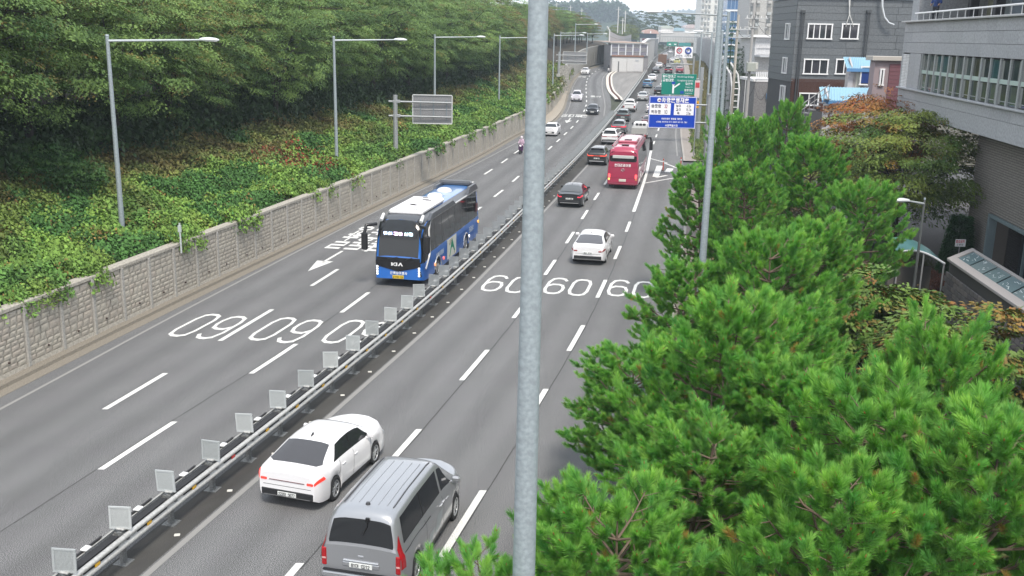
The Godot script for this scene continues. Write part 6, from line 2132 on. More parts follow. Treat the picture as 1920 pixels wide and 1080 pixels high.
	for sd in [1, -1]:
		for k in 3: node("door_seam", form(kind, "ds%d%s" % [k, sd], func(): return patch(p, cuts[k], cuts[k] + .014, cuts[k] + (.1 if kind != "van" else 0.0), cuts[k] + .014 + (.1 if kind != "van" else 0.0), 4.1, 8.0, .004, [sd], 1, 8)), dim, o)
		node("sill_trim", form(kind, "st%s" % sd, func(): return patch(p, p.axles[0] + p.arch + .02, p.axles[1] - p.arch - .02, p.axles[0] + p.arch + .02, p.axles[1] - p.arch - .02, 3.0, 4.0, .006, [sd], 8, 2)), black, o)
		for k in 2:
			var hs = [cuts[0] + 0.3, cuts[1] + 0.2][k]
			node("door_handle", form(kind, "dh%d%s" % [k, sd], func():
				var s = begin()
				box(s, car_at(p, hs, 6.75, sd) + Vector3(0.012 * sd, 0, 0), Vector3(0.03, 0.03, 0.19), 0.01)
				return s), coat if kind != "van" else mat(0.55, 0.55, 0.56, 0.3, 0.6), o)
		var ms = {"sedan": 3.22, "suv": 3.12, "van": 3.95, "pickup": 3.8}[kind]
		node("mirror", form(kind, "mi%s" % sd, func():
			var s = begin()
			var c = car_at(p, ms, 8.0, sd)
			box(s, c + Vector3(0.12 * sd, 0.1, 0), Vector3(0.22, 0.15, 0.1), 0.04)
			box(s, c + Vector3(0.03 * sd, 0.03, 0), Vector3(0.12, 0.05, 0.06), 0.01)
			return s), coat if not opt.has("black_mirror") else black, o)
	# tail
	var red = opt.get("tail", mat(0.28, 0.012, 0.012, 0.2))
	var rw = p.w * p.plan[1]
	if kind == "sedan":
		node("tail_lamp", form(kind, "tl1", func(): return patch(p, 0.0, 0.42, 0.0, 0.34, 6.5, 7.1, .012, [1], 6, 2)), red, o)
		node("tail_lamp", form(kind, "tl2", func(): return patch(p, 0.0, 0.42, 0.0, 0.34, 6.5, 7.1, .012, [-1], 6, 2)), red, o)
		for sd in [1, -1]: node("tail_lamp", form(kind, "tr%s" % sd, slab(sd * .56, sd * (rw - .01), .75, .82, z0 - .02, z0 + .022, .02)), red, o)
		if opt.has("bar"): node("light_bar", form(kind, "lb", slab(-.5, .5, .775, .79, z0 - .02, z0 + .02, .006)), mat(0.1, 0.012, 0.015, 0.25), o)
		node("bumper_insert", form(kind, "bi", slab(-rw + .02, rw - .02, .34, .53, z0 - .05, z0 + .018, .02)), black, o)
		node("bumper_trim", form(kind, "bt", slab(-rw + .1, rw - .1, .345, .368, z0 - .04, z0 + .03, .008)), opt.get("trim", mat(0.1, 0.1, 0.1, 0.4)), o)
		node("boot_seam", form(kind, "bs", slab(-rw + .08, rw - .08, .635, .645, z0 - .02, z0 + .005, 0)), dim, o)
		node("shark_fin", form(kind, "sf", func():
			var s = begin()
			prism(s, [Vector2(-.09, 0), Vector2(.09, 0), Vector2(.06, .07), Vector2(.0, .05)], .03, Transform3D(Basis(Vector3.UP, PI / 2), Vector3(-.015, 1.46, z0 - 1.62)))
			return s), dim, o)
	elif kind == "suv":
		for sd in [1, -1]:
			node("tail_lamp", form(kind, "tl%s" % sd, func(): return patch(p, 0.0, 0.4, 0.0, 0.3, 6.7, 7.7, .012, [sd], 6, 2)), red, o)
			node("tail_lamp", form(kind, "tr%s" % sd, slab(sd * .3, sd * (rw - .02), .9, .98, z0 - .02, z0 + .022, .02)), red, o)
		node("light_bar", form(kind, "lb", slab(-.3, .3, .925, .955, z0 - .02, z0 + .02, .008)), red, o)
		node("bumper_insert", form(kind, "bi", slab(-rw + .02, rw - .02, .42, .62, z0 - .05, z0 + .03, .03)), black, o)
		node("skid_plate", form(kind, "bt", slab(-rw + .15, rw - .15, .40, .47, z0 - .04, z0 + .045, .015)), mat(0.45, 0.46, 0.47, 0.4, 0.3), o)
		node("spoiler", form(kind, "sp", slab(-.6, .6, 1.6, 1.645, z0 - .55, z0 - .22, .02)), coat, o)
	elif kind == "van":
		for sd in [1, -1]:
			node("tail_lamp", form(kind, "tl%s" % sd, func(): return patch(p, 0.0, 0.2, 0.04, 0.16, 5.6, 8.6, .014, [sd], 5, 8)), mat(0.36, 0.012, 0.016, 0.2), o)
			node("tail_lamp", form(kind, "tr%s" % sd, slab(sd * (rw - .11), sd * (rw + .0), .68, 1.1, z0 - .02, z0 + .022, .03)), mat(0.36, 0.012, 0.016, 0.2), o)
			node("lamp_reflector", form(kind, "lr%s" % sd, slab(sd * (rw - .1), sd * (rw - .01), .83, .88, z0 - .02, z0 + .027, .01)), mat(0.6, 0.35, 0.33, 0.2), o)
		node("plate_recess", form(kind, "pr", slab(-.42, .42, .72, .83, z0 - .02, z0 + .02, .02)), coat, o)
		node("chrome_strip", form(kind, "cs", slab(-.4, .4, .855, .88, z0 - .02, z0 + .035, .01)), mat(0.6, 0.61, 0.63, 0.25, 0.6), o)
		node("bumper", form(kind, "bp", func():
			var s = begin()
			box(s, Vector3(0, .5, z0 - .02), Vector3(rw * 2 + .02, .2, .2), .06)
			return s), coat, o)
		node("bumper_seam", form(kind, "bs", slab(-rw + .04, rw - .04, .605, .617, z0 - .02, z0 + .084, 0)), dim, o)
		node("emblem", form(kind, "em", slab(-.07, .07, .95, 1.01, z0 - .02, z0 + .012, .02)), mat(0.45, 0.46, 0.48, 0.3, 0.6), o)
		node("wiper", form(kind, "wi", func():
			var s = begin()
			tube(s, [car_at(p, .13, 12, 1) + Vector3(.13, 0, .02), car_at(p, .09, 11.9, 1) + Vector3(.08, 0, .03), car_at(p, .06, 11.7, 1) + Vector3(-.08, 0, .035)], [.022, .014], 6)
			box(s, car_at(p, .13, 12, 1) + Vector3(.13, .0, .03), Vector3(.09, .1, .05), .015)
			return s), dim, o)
		node("roof_antenna", form(kind, "ra", func():
			var s = begin()
			var c = car_at(p, .5, 12, 1)
			tube(s, [c + Vector3(0, -.01, 0), c + Vector3(0, .045, 0)], [.06, .04], 12)
			return s), mat(0.05, 0.05, 0.055, 0.4), o)
		for q in [[3.05, 7.0], [2.86, 6.9]]: node("door_pull", form(kind, "dp%s" % q[0], func():
			var s = begin()
			box(s, car_at(p, q[0], q[1], 1) + Vector3(.015, 0, 0), Vector3(.035, .035, .16), .012)
			return s), mat(0.7, 0.7, 0.72, 0.25, 0.5), o)
		# grey vinyl swooshes along the sliding door
		for q in [[1.75, 2.15, 1.95, 2.35, 4.3, 5.4], [2.3, 2.75, 2.55, 3.0, 4.5, 6.2], [1.2, 1.7, 1.5, 1.65, 4.2, 5.0]]: node("side_decal", form(kind, "sd%s" % q[0], func(): return patch(p, q[0], q[1], q[2], q[3], q[4], q[5], .003, [1], 4, 4)), mat(0.33, 0.37, 0.39, 0.35, 0.3), o)
	else:
		for sd in [1, -1]: node("tail_lamp", form(kind, "tr%s" % sd, slab(sd * (rw - .2), sd * (rw + .005), .72, 1.02, z0 - .03, z0 + .02, .02)), red, o)
		node("bumper_insert", form(kind, "bi", slab(-rw + .02, rw - .02, .5, .64, z0 - .05, z0 + .06, .03)), black, o)
	# nose
	for sd in [1, -1]:
		node("headlamp", form(kind, "hl%s" % sd, func(): return patch(p, L - .42, L - .02, L - .36, L - .06, 6.4, 7.5, .012, [sd], 6, 2)), glow(0.75, 0.78, 0.8, 0.7) if oncoming else mat(0.5, 0.52, 0.54, 0.15), o)
	var nw = p.w * 0.62
	node("grille", form(kind, "gr", slab(-nw, nw, .36, .56, -z0 - .015, -z0 + .05, .02)), dim, o)
	if oncoming: node("headlamp_strip", form(kind, "hs", slab(-nw, nw, .6, .63, -z0 - .01, -z0 + .04, .005)), mat(0.55, 0.56, 0.58, 0.2), o)
	var py0 = {"sedan": .43, "suv": .7, "van": .77, "pickup": .8}[kind] if not opt.has("plate_y") else opt.plate_y
	var pl = node("licence_plate", form(kind, "plate%s%s" % [py0, oncoming], slab(-.26, .26, py0 - .055, py0 + .055, z0 + .012, z0 + .034, .004) if not oncoming else slab(-.26, .26, .42, .53, -z0 - .03, -z0 - .005, .004)), mat(0.72, 0.74, 0.72, 0.4), o)
	if plate:
		var s = begin()
		letters(s, plate, Vector3(0.0, py0, z0 + .037), Vector3(.078, 0, 0), Vector3(0, .075, 0), .16)
		put("plate_number", s, mat(0.03, 0.03, 0.04, 0.6), pl)
	if opt.has("squat"): o.scale.z = opt.squat
	o.rotation.y -= opt.get("yaw", 0.0)
	wheels(p, o)
	if oncoming: o.position = g + d * (p.l * 0.5)
	return o
func screen(p, sb, st, inset) -> SurfaceTool:        # wind- or rear screen: low edge at sb, top at st, rounded lower corners
	var t = begin()
	t.set_smooth_group(1)
	var n = 10
	var m = 8
	var P = func(i, j):
		var u = j / float(m)
		var a = i / float(n) * 2.0 - 1.0
		var s = lerpf(sb, st, u)
		var r = ring(p, s)
		var half = lerpf(maxf(0.05, r[10].x + p.get("edge", .1) * 0.75), r[10].x + p.get("edge", .1) * 0.4, u)
		if u < 0.12: half -= inset * (1.0 - u / 0.12)
		var x = a * half
		var ax = absf(x)
		var y = r[9].y
		for k in range(9, 12):
			if ax <= r[k].x and ax >= r[k + 1].x: y = lerpf(r[k].y, r[k + 1].y, (r[k].x - ax) / maxf(1e-4, r[k].x - r[k + 1].x))
		if ax > r[9].x: y = r[9].y
		var nd = Vector3(0, 0.01, 0.006 if sb < p.l * 0.5 else -0.006)
		return Vector3(x, y, p.l * 0.5 - s) + nd
	for j in m:
		for i in n:
			if sb < p.l * 0.5: quad(t, P.call(i, j), P.call(i + 1, j), P.call(i + 1, j + 1), P.call(i, j + 1))
			else: quad(t, P.call(i + 1, j), P.call(i, j), P.call(i, j + 1), P.call(i + 1, j + 1))
	return t
func bus(called, label, px, py, coat, oncoming) -> Array:
	var p: Dictionary = BUS
	var g = gnd(px, py)
	var d = along(edge if not oncoming else (func(z): return tab(T_D, z)), g.z)
	var fd = -d if oncoming else d
	var o = thing(called, label, "bus", g + d * 6.0, atan2(-fd.x, -fd.z))
	node("body", form("bus", "body", func(): return car_body(p)), coat, o)
	var dark = pane(0.018, 0.02, 0.022)
	for sd in [1, -1]: node("side_windows", form("bus", "sw%s" % sd, func(): return patch(p, .5, 11.1, .5, 11.1, 8.03, 8.95, .008, [sd], 40, 4)), dark, o)
	for k in 7:
		for sd in [1, -1]: node("window_joint", form("bus", "wj%d%s" % [k, sd], func(): return patch(p, 1.6 + 1.35 * k, 1.63 + 1.35 * k, 1.6 + 1.35 * k, 1.63 + 1.35 * k, 8.03, 8.95, .012, [sd], 1, 4)), mat(0.04, 0.04, 0.042, 0.4), o)
	node("windscreen", form("bus", "ws", func(): return screen(p, 11.985, 11.42, .0)), dark, o)
	wheels(p, o, 0.3)
	for a in p.axles:
		for sd in [1, -1]: node("arch_trim", form("bus", "at%s%s" % [a, sd], func():
			var s = begin()
			var pts = []
			for i in 13: pts.append(Vector3(sd * 1.245, .49 + sin(PI * i / 12.0) * .58, 6.0 - a + cos(PI * i / 12.0) * .58))
			tube(s, pts, [.03], 6)
			return s), mat(0.6, 0.6, 0.6, 0.3, 0.4), o)
	for sd in [1, -1]: node("mirror", form("bus", "mi%s" % sd, func():
		var s = begin()
		tube(s, [Vector3(sd * 1.1, 3.0, -5.85), Vector3(sd * 1.45, 3.0, -6.3), Vector3(sd * 1.52, 2.6, -6.4)], [.085], 8)
		box(s, Vector3(sd * 1.52, 2.25, -6.38), Vector3(.3, .85, .2), .06)
		return s), mat(0.02, 0.02, 0.022, 0.3), o)
	return [o, p]
func build_traffic():
	var white = paintwork(0.8, 0.79, 0.8)
	var black = paintwork(0.012, 0.012, 0.014)
	var grey = paintwork(0.12, 0.13, 0.14, 0.4)
	var silver = paintwork(0.36, 0.37, 0.39, 0.55)
	var lit = glow(0.8, 0.03, 0.02, 0.6)
	car("sedan", "white_sedan", "white sedan with lit brake lights beside the silver van in the foreground", "car", 548, 957, white, false, "222머 5677", {"tail": lit, "bar": true, "rear_glass": pane(0.06, 0.06, 0.065, 0.12), "plate_y": .43, "squat": 0.88, "yaw": 0.06})
	car("van", "silver_van", "silver van with a ribbed roof and dark windows in the foreground", "van", 678, 1121, silver, false, "81머 0212", {"squat": 0.94})
	car("sedan", "white_sedan", "white sedan in the middle lane just beyond the right-hand speed numerals", "car", 1101, 498, white, false, "48소 2710", {"plate_y": .68, "rear_glass": pane(0.1, 0.1, 0.11, 0.15)})
	car("sedan", "black_sedan", "black sedan with red tail lights in the lane beside the median", "car", 1067, 390, black, false, "31가 4409", {"plate_y": .66, "tail": glow(0.7, 0.03, 0.06, 0.5), "trim": mat(0.6, 0.6, 0.6, 0.3, 0.5), "rear_glass": pane(0.09, 0.095, 0.1, 0.12)})
	car("suv", "black_suv", "dark SUV with an orange-lit tail bar left of the red bus", "car", 1118, 311, black, false, "12누 3388", {"tail": glow(0.7, 0.07, 0.04, 0.5)})
	car("suv", "white_suv", "white SUV with a dark lower bumper, left of the red bus's roof", "car", 1142, 272, white)
	car("suv", "grey_suv", "grey SUV with lit red tail lights just ahead of the white SUV", "car", 1159, 252, grey, false, "", {"tail": glow(0.8, 0.03, 0.06, 0.6)})
	car("suv", "teal_grey_suv", "dark teal-grey SUV ahead of the grey SUV in the median lane", "car", 1167, 229, paintwork(0.05, 0.075, 0.08, 0.3), false, "12가 1", {})
	car("pickup", "white_pickup", "white pickup truck with a dark cab rear in the median lane", "pickup truck", 1179, 211, white)
	car("sedan", "pale_sedan", "pale sedan ahead of the white pickup, left of the blue road sign", "car", 1204, 190, paintwork(0.55, 0.56, 0.56, 0.2))
	car("sedan", "maroon_sedan", "maroon sedan partly hidden behind the blue road sign's lower left edge", "car", 1215, 240, paintwork(0.13, 0.02, 0.03))
	car("sedan", "white_sedan", "white sedan mostly hidden behind the blue road sign's left edge", "car", 1222, 213, white)
	car("suv", "blue_hatchback", "small blue hatchback in the median lane left of the green road sign", "car", 1213, 166, paintwork(0.03, 0.16, 0.3))
	car("sedan", "white_sedan", "white sedan directly ahead of the small blue hatchback", "car", 1222, 153, white)
	car("sedan", "dark_sedan", "dark sedan between the blue road sign's top and the green sign", "car", 1235, 178, black)
	car("sedan", "dark_sedan", "dark grey sedan in the median lane beside the enclosure's flank", "car", 1229, 138, black, false, "", {"rear_glass": pane(0.1, 0.1, 0.1, 0.2)})
	car("sedan", "white_sedan", "white sedan just ahead of the dark grey sedan by the enclosure's flank", "car", 1235, 128, white)
	car("suv", "dark_suv", "dark SUV with red tail lights over the green sign's top edge", "car", 1253, 138, black, false, "", {"tail": glow(0.6, 0.02, 0.06, 0.4)})
	car("sedan", "red_car", "red car in the right lane under the white gantry boards", "car", 1274, 137, paintwork(0.3, 0.03, 0.05))
	car("sedan", "white_sedan", "white sedan far ahead, left of the white speed board's foot", "car", 1262, 117, white)
	car("suv", "dark_suv", "small dark car far ahead beside the brown truck", "car", 1248, 118, grey)
	car("sedan", "white_sedan", "white sedan far ahead, left lane below the footbridge's dark board", "car", 1247, 106, white)
	car("suv", "yellow_green_car", "yellow-green small car under the white speed board", "car", 1269, 122, paintwork(0.5, 0.52, 0.2))
	car("sedan", "white_sedan", "white car farthest ahead under the footbridge's green board", "car", 1257, 100, white)
	car("suv", "dark_suv", "dark car farthest ahead under the footbridge's teal board", "car", 1267, 104, grey)
	# oncoming side
	car("sedan", "white_sedan", "oncoming white sedan just right of the tall foreground pole", "car", 1030, 256, white, true)
	car("sedan", "dark_sedan", "oncoming dark sedan with bright headlights on the left road's bend", "car", 1110, 216, paintwork(0.02, 0.022, 0.03), true)
	car("suv", "white_suv", "oncoming white SUV near the curving concrete wall", "car", 1081, 191, paintwork(0.7, 0.68, 0.74), true)
	car("sedan", "white_sedan", "oncoming white sedan farthest up the left road under the far sign", "car", 1096, 140, white, true)
	# brown box truck and white light truck
	truck("brown_truck", "brown box truck in the median lane beside the enclosure's far end", 1241, 125, mat(0.16, 0.09, 0.06, 0.7), 2.3, true, paintwork(0.3, 0.06, 0.03))
	truck("white_truck", "white light truck with a slatted cab window, half behind the red bus", 1197, 266, grain(0.5, 0.49, 0.47, 0.3, 1.0), 0.75, false, white)
	blue_bus()
	red_bus()
	rider("scooter_rider", "delivery scooter", "white delivery scooter beside the enclosure's white doors on the left road", "rider in a black helmet on the scooter beside the enclosure", gnd(1141, 136), true, Color(0.05, 0.05, 0.06), [0.6, 0.6, 0.62])
	rider("scooter_rider", "scooter", "pink and dark scooter half hidden by the tall foreground pole", "rider in a pale top on the scooter half behind the foreground pole", gnd(977, 288), true, Color(0.55, 0.4, 0.5), [0.1, 0.03, 0.12])
func truck(called, label, px, py, cargo, ch, boxed, cab):
	var g = gnd(px, py)
	var d = along(edge, g.z)
	var o = thing(called, label, "truck", g + d * 2.6, atan2(-d.x, -d.z))
	var s = begin()
	box(s, Vector3(0, 0.85 + ch / 2, 1.0), Vector3(1.78 if not boxed else 2.2, ch, 3.1), 0.03)
	put("cargo_box", s, cargo, o)
	s = begin()
	box(s, Vector3(0, 0.62, 0.6), Vector3(0.9, 0.3, 4.0))
	box(s, Vector3(0, 0.55, 2.5), Vector3(1.7, 0.12, 0.12), 0.02)
	put("chassis", s, mat(0.03, 0.03, 0.03, 0.7), o)
	s = begin()
	box(s, Vector3(0, 1.2, -1.55), Vector3(1.74, 1.5, 1.7), 0.12)
	box(s, Vector3(0, 1.85, -1.5), Vector3(1.6, 0.3, 1.4), 0.12)
	put("cab", s, cab, o)
	if not boxed:
		for k in 3:
			s = begin()
			box(s, Vector3(-0.42 + 0.42 * k, 1.72, -0.69), Vector3(0.36, 0.3, 0.04), 0.02)
			put("cab_window", s, pane(0.03, 0.03, 0.035), o)
	for sd in [1, -1]:
		s = begin()
		box(s, Vector3(sd * 0.75, 0.72, 2.56), Vector3(0.2, 0.14, 0.05), 0.01)
		put("tail_lamp", s, mat(0.4, 0.03, 0.02, 0.25), o)
		s = begin()
		box(s, Vector3(sd * 1.02, 1.7, -2.1), Vector3(0.16, 0.3, 0.08), 0.03)
		put("mirror", s, mat(0.03, 0.03, 0.03, 0.4), o)
	wheels({"axles": [0.9, 4.3], "wheel": 0.36, "w": 0.87 if not boxed else 1.05, "l": 5.2}, o)
func blue_bus():
	var blue = paintwork(0.014, 0.14, 0.52)
	var r = bus("blue_bus", "blue coach with a black front and white roof unit coming towards us", 747, 539, blue, true)
	var o = r[0]
	var p = r[1]
	# the point measured is the front; the body runs 12 m back from it
	var fd = -o.global_transform.basis.z
	var charcoal = mat(0.07, 0.075, 0.085, 0.35)
	# black mask below the screen with the V of blue paint
	var s = begin()
	prism(s, [Vector2(-1.1, 1.28), Vector2(-1.1, 1.05), Vector2(0, 0.78), Vector2(1.1, 1.05), Vector2(1.1, 1.28), Vector2(0.6, 1.34), Vector2(-0.6, 1.34)], 0.12, Transform3D(Basis(Vector3.UP, PI), Vector3(0, 0, -6.03)))
	put("front_mask", s, mat(0.012, 0.012, 0.014, 0.25), o)
	for sd in [1, -1]: node("screen_pillar", form("bus", "sp%s" % sd, func(): return patch(p, 11.2, 12.0, 11.2, 11.62, 7.9, 10.3, .014, [sd], 8, 6)), mat(0.014, 0.015, 0.017, 0.15), o)
	s = begin()
	box(s, Vector3(0, 1.36, -5.99), Vector3(2.14, 0.2, 0.06), 0.02)
	put("screen_base", s, mat(0.014, 0.015, 0.017, 0.2), o)
	node("front_cap", form("bus", "fc", func(): return patch(p, 11.55, 8.5, 11.4, 8.5, 9.0, 12.0, .012, [1, -1], 14, 6)), charcoal, o)
	node("roof_panel", form("bus", "rp", func(): return patch(p, 1.0, 8.4, 1.0, 8.4, 10.2, 12.0, .010, [1, -1], 14, 6)), paintwork(0.05, 0.17, 0.42), o)
	for sd in [1, -1]:
		node("quarter_window", form("bus", "qw%s" % sd, func(): return patch(p, 11.15, 11.88, 11.15, 11.5, 7.4, 8.95, .012, [sd], 6, 6)), pane(0.015, 0.016, 0.018), o)
		node("roof_shoulder", form("bus", "rs%s" % sd, func(): return patch(p, .3, 11.4, .3, 11.3, 9.0, 10.1, .011, [sd], 24, 2)), charcoal, o)
		s = begin()
		var pts = []
		for q in [[.4, 8.98], [10.3, 8.98], [10.75, 8.7], [10.95, 8.0], [11.2, 7.0], [11.6, 5.6]]: pts.append(car_at(p, q[0], q[1], sd) + Vector3(sd * 0.02, 0, 0))
		tube(s, pts, [0.05], 6)
		put("silver_trim", s, mat(0.55, 0.55, 0.54, 0.35, 0.4), o)
		s = begin()
		box(s, Vector3(sd * 1.03, 0.82, -5.95), Vector3(0.16, 0.55, 0.14), 0.04, Basis(Vector3.BACK, sd * 0.12))
		var hl = put("headlamp", s, mat(0.02, 0.02, 0.025, 0.2), o)
		s = begin()
		for k in 4: box(s, Vector3(sd * 1.03, 0.63 + 0.12 * k, -6.025), Vector3(0.09, 0.08, 0.02), 0.01)
		put("lit_segment", s, glow(0.85, 0.87, 0.9, 1.0), hl)
		s = begin()
		tube(s, [Vector3(sd * 0.98, 3.13, -5.5), Vector3(sd * 0.98, 3.36, -5.1)], [0.09, 0.07], 8)
		put("marker_lamp", s, mat(0.75, 0.75, 0.75, 0.3), o)
		# raised black fairings beside the roof unit and at the tail
		for q in [[6.4, 10.4, 0.26], [0.85, 2.3, 0.36]]:
			s = begin()
			prism(s, [Vector2(q[0] - 0.6, 0), Vector2(q[1] + 0.5, 0), Vector2(q[1], q[2]), Vector2(q[0], q[2])], 0.16, Transform3D(Basis(Vector3.UP, PI / 2), Vector3(sd * (1.02 if q[0] > 2 else 0.96) - 0.08, 3.12, 6.0)))
			put("roof_fairing", s, charcoal, o)
	s = begin()
	box(s, Vector3(0, 3.42, -3.0 + 0.3), Vector3(1.7, 0.24, 4.2), 0.08)
	var ac = put("roof_unit", s, mat(0.78, 0.77, 0.78, 0.5), o)
	for q in [[-0.6, -1.7], [-0.2, -1.6], [0.1, -1.0], [0.3, -3.1], [0.0, -3.3]]:
		s = begin()
		box(s, Vector3(q[0] * 0.5, 3.545, q[1]), Vector3(0.3, 0.012, 0.22), 0.004)
		put("grille", s, mat(0.06, 0.05, 0.05, 0.8), ac)
	for k in 9:
		s = begin()
		box(s, Vector3(-0.5 + 0.125 * k, 3.545, -4.55), Vector3(0.05, 0.012, 0.14), 0.0)
		put("vent_slot", s, mat(0.06, 0.06, 0.06, 0.8), ac)
	for k in 2:
		s = begin()
		var c = Vector3(0, 3.34, [0.6, 2.6][k])
		var prev = []
		for j in 6:
			var a = PI / 2 * j / 5.0
			prev.append(c + Vector3(0, 0.22 * sin(a), 0))
		tube(s, [c, c + Vector3(0, 0.1, 0), c + Vector3(0, 0.18, 0), c + Vector3(0, 0.22, 0)], [0.42, 0.4, 0.3, 0.12], 16)
		put("roof_vent", s, mat(0.8, 0.8, 0.8, 0.45), o)
	s = begin()
	box(s, Vector3(0, 3.45, 5.2), Vector3(1.9, 0.3, 0.5), 0.1)
	put("tail_hump", s, charcoal, o)
	# signs and lettering on the front (this coach faces us, so its own right is our left)
	var front = Basis(Vector3.UP, PI)
	s = begin()
	box(s, Vector3(0.0, 2.55, -5.84), Vector3(1.75, 0.3, 0.03), 0, Basis(Vector3.RIGHT, 0.22))
	var led = put("led_sign", s, mat(0.01, 0.01, 0.012, 0.3), o)
	for k in 3:
		s = begin()
		letters(s, ["인천", "공항", "서울"][k], Vector3(0.5 - 0.5 * k, 2.55, -5.875), Vector3(-0.2, 0, 0), Vector3(0, 0.2, -0.04), 0.2)
		put("led_text", s, glow([0.55, 0.85, 0.6][k], [0.7, 0.6, 0.85][k], [1.0, 0.9, 0.95][k], 1.5), led)
	s = begin()
	letters(s, "K", Vector3(0.2, 1.14, -6.045), Vector3(-0.34, 0, 0), Vector3(0, 0.14, 0), 0.2)
	letters(s, "I", Vector3(0.04, 1.14, -6.045), Vector3(-0.34, 0, 0), Vector3(0, 0.14, 0), 0.2)
	letters(s, "A", Vector3(-0.14, 1.14, -6.045), Vector3(-0.34, 0, 0), Vector3(0, 0.14, 0), 0.2)
	put("front_letters", s, mat(0.8, 0.8, 0.8, 0.3), o)
	s = begin()
	letters(s, "신백승여행사", Vector3(-0.05, 0.72, -6.05), Vector3(-0.125, 0, 0), Vector3(0, 0.125, 0), 0.17)
	put("operator_name", s, mat(0.75, 0.78, 0.8, 0.5), o)
	s = begin()
	box(s, Vector3(0, 0.52, -6.03), Vector3(0.55, 0.16, 0.04), 0.01)
	var plate = put("licence_plate", s, mat(0.72, 0.5, 0.02, 0.45), o)
	s = begin()
	letters(s, "경기70바 1234", Vector3(0, 0.52, -6.053), Vector3(-0.065, 0, 0), Vector3(0, 0.09, 0), 0.16)
	put("plate_number", s, mat(0.1, 0.08, 0.02, 0.6), plate)
	s = begin()
	for k in 2: tube(s, [Vector3(0.5 - 0.9 * k, 1.38, -6.06), Vector3(0.0 - 0.7 * k, 1.5, -6.05)], [0.015], 5)
	put("wiper", s, mat(0.02, 0.02, 0.02, 0.5), o)
	# left flank (towards the median): white advertising panel, lettering, marker lamps
	var fx = -1.262
	s = begin()
	box(s, Vector3(fx, 0.98, -0.65), Vector3(0.012, 1.02, 1.9), 0)
	var ad = put("advert_panel", s, mat(0.62, 0.62, 0.56, 0.5), o)
	s = begin()
	prism(s, [Vector2(-0.55, 0.0), Vector2(-0.1, 0.85), Vector2(0.04, 0.85), Vector2(0.6, 0.15), Vector2(0.5, 0.1), Vector2(0.16, 0.42), Vector2(-0.16, 0.42), Vector2(-0.47, 0.0)], 0.006, Transform3D(Basis(Vector3.UP, -PI / 2), Vector3(fx - 0.013, 0.52, -0.6)))
	put("green_figure", s, mat(0.0, 0.22, 0.12, 0.6), ad)
	s = begin()
	for k in 4: box(s, Vector3(fx - 0.01, 1.18 + 0.075 * k, -1.0 + 0.05 * k), Vector3(0.006, 0.03, 0.5 + 0.15 * (k % 2)))
	for q in [[-0.12, 0.6], [-1.1, 0.56]]: box(s, Vector3(fx - 0.01, q[1], q[0]), Vector3(0.006, 0.12, 0.1))
	put("advert_print", s, mat(0.25, 0.2, 0.13, 0.6), ad)
	s = begin()
	letters(s, "신백승여행사", Vector3(fx, 1.12, -3.0), Vector3(0, 0, 0.22), Vector3(0, 0.24, 0), 0.16)
	letters(s, "관광버스", Vector3(fx, 1.1, 3.9), Vector3(0, 0, 0.26), Vector3(0, 0.28, 0), 0.16)
	put("side_lettering", s, mat(0.62, 0.68, 0.74, 0.5), o)
	for q in [[-2.3, 0.72, 0.7, 0.12, 0.1], [-3.95, 0.75, 0.75, 0.3, 0.12], [3.3, 0.78, 0.8, 0.8, 0.8], [5.6, 1.2, 0.8, 0.35, 0.05]]:
		s = begin()
		tube(s, [Vector3(fx + 0.02, q[1], q[0]), Vector3(fx - 0.03, q[1], q[0])], [0.085], 10)
		put("side_marker", s, glow(q[2], q[3], q[4], 0.5), o)
	s = begin()
	for k in 5: box(s, Vector3(fx, 0.55 + 0.17 * k, 1.8), Vector3(0.006, 0.012, 2.6))
	for k in 4: box(s, Vector3(fx, 0.88, -1.7 + 2.0 * k + 0.1), Vector3(0.005, 0.95, 0.014))
	put("locker_seams", s, mat(0.004, 0.03, 0.13, 0.4), o)
	s = begin()
	box(s, Vector3(fx + 0.01, 2.1, 5.2), Vector3(0.02, 0.5, 0.5), 0.05)
	put("tail_vent", s, mat(0.09, 0.02, 0.03, 0.4), o)
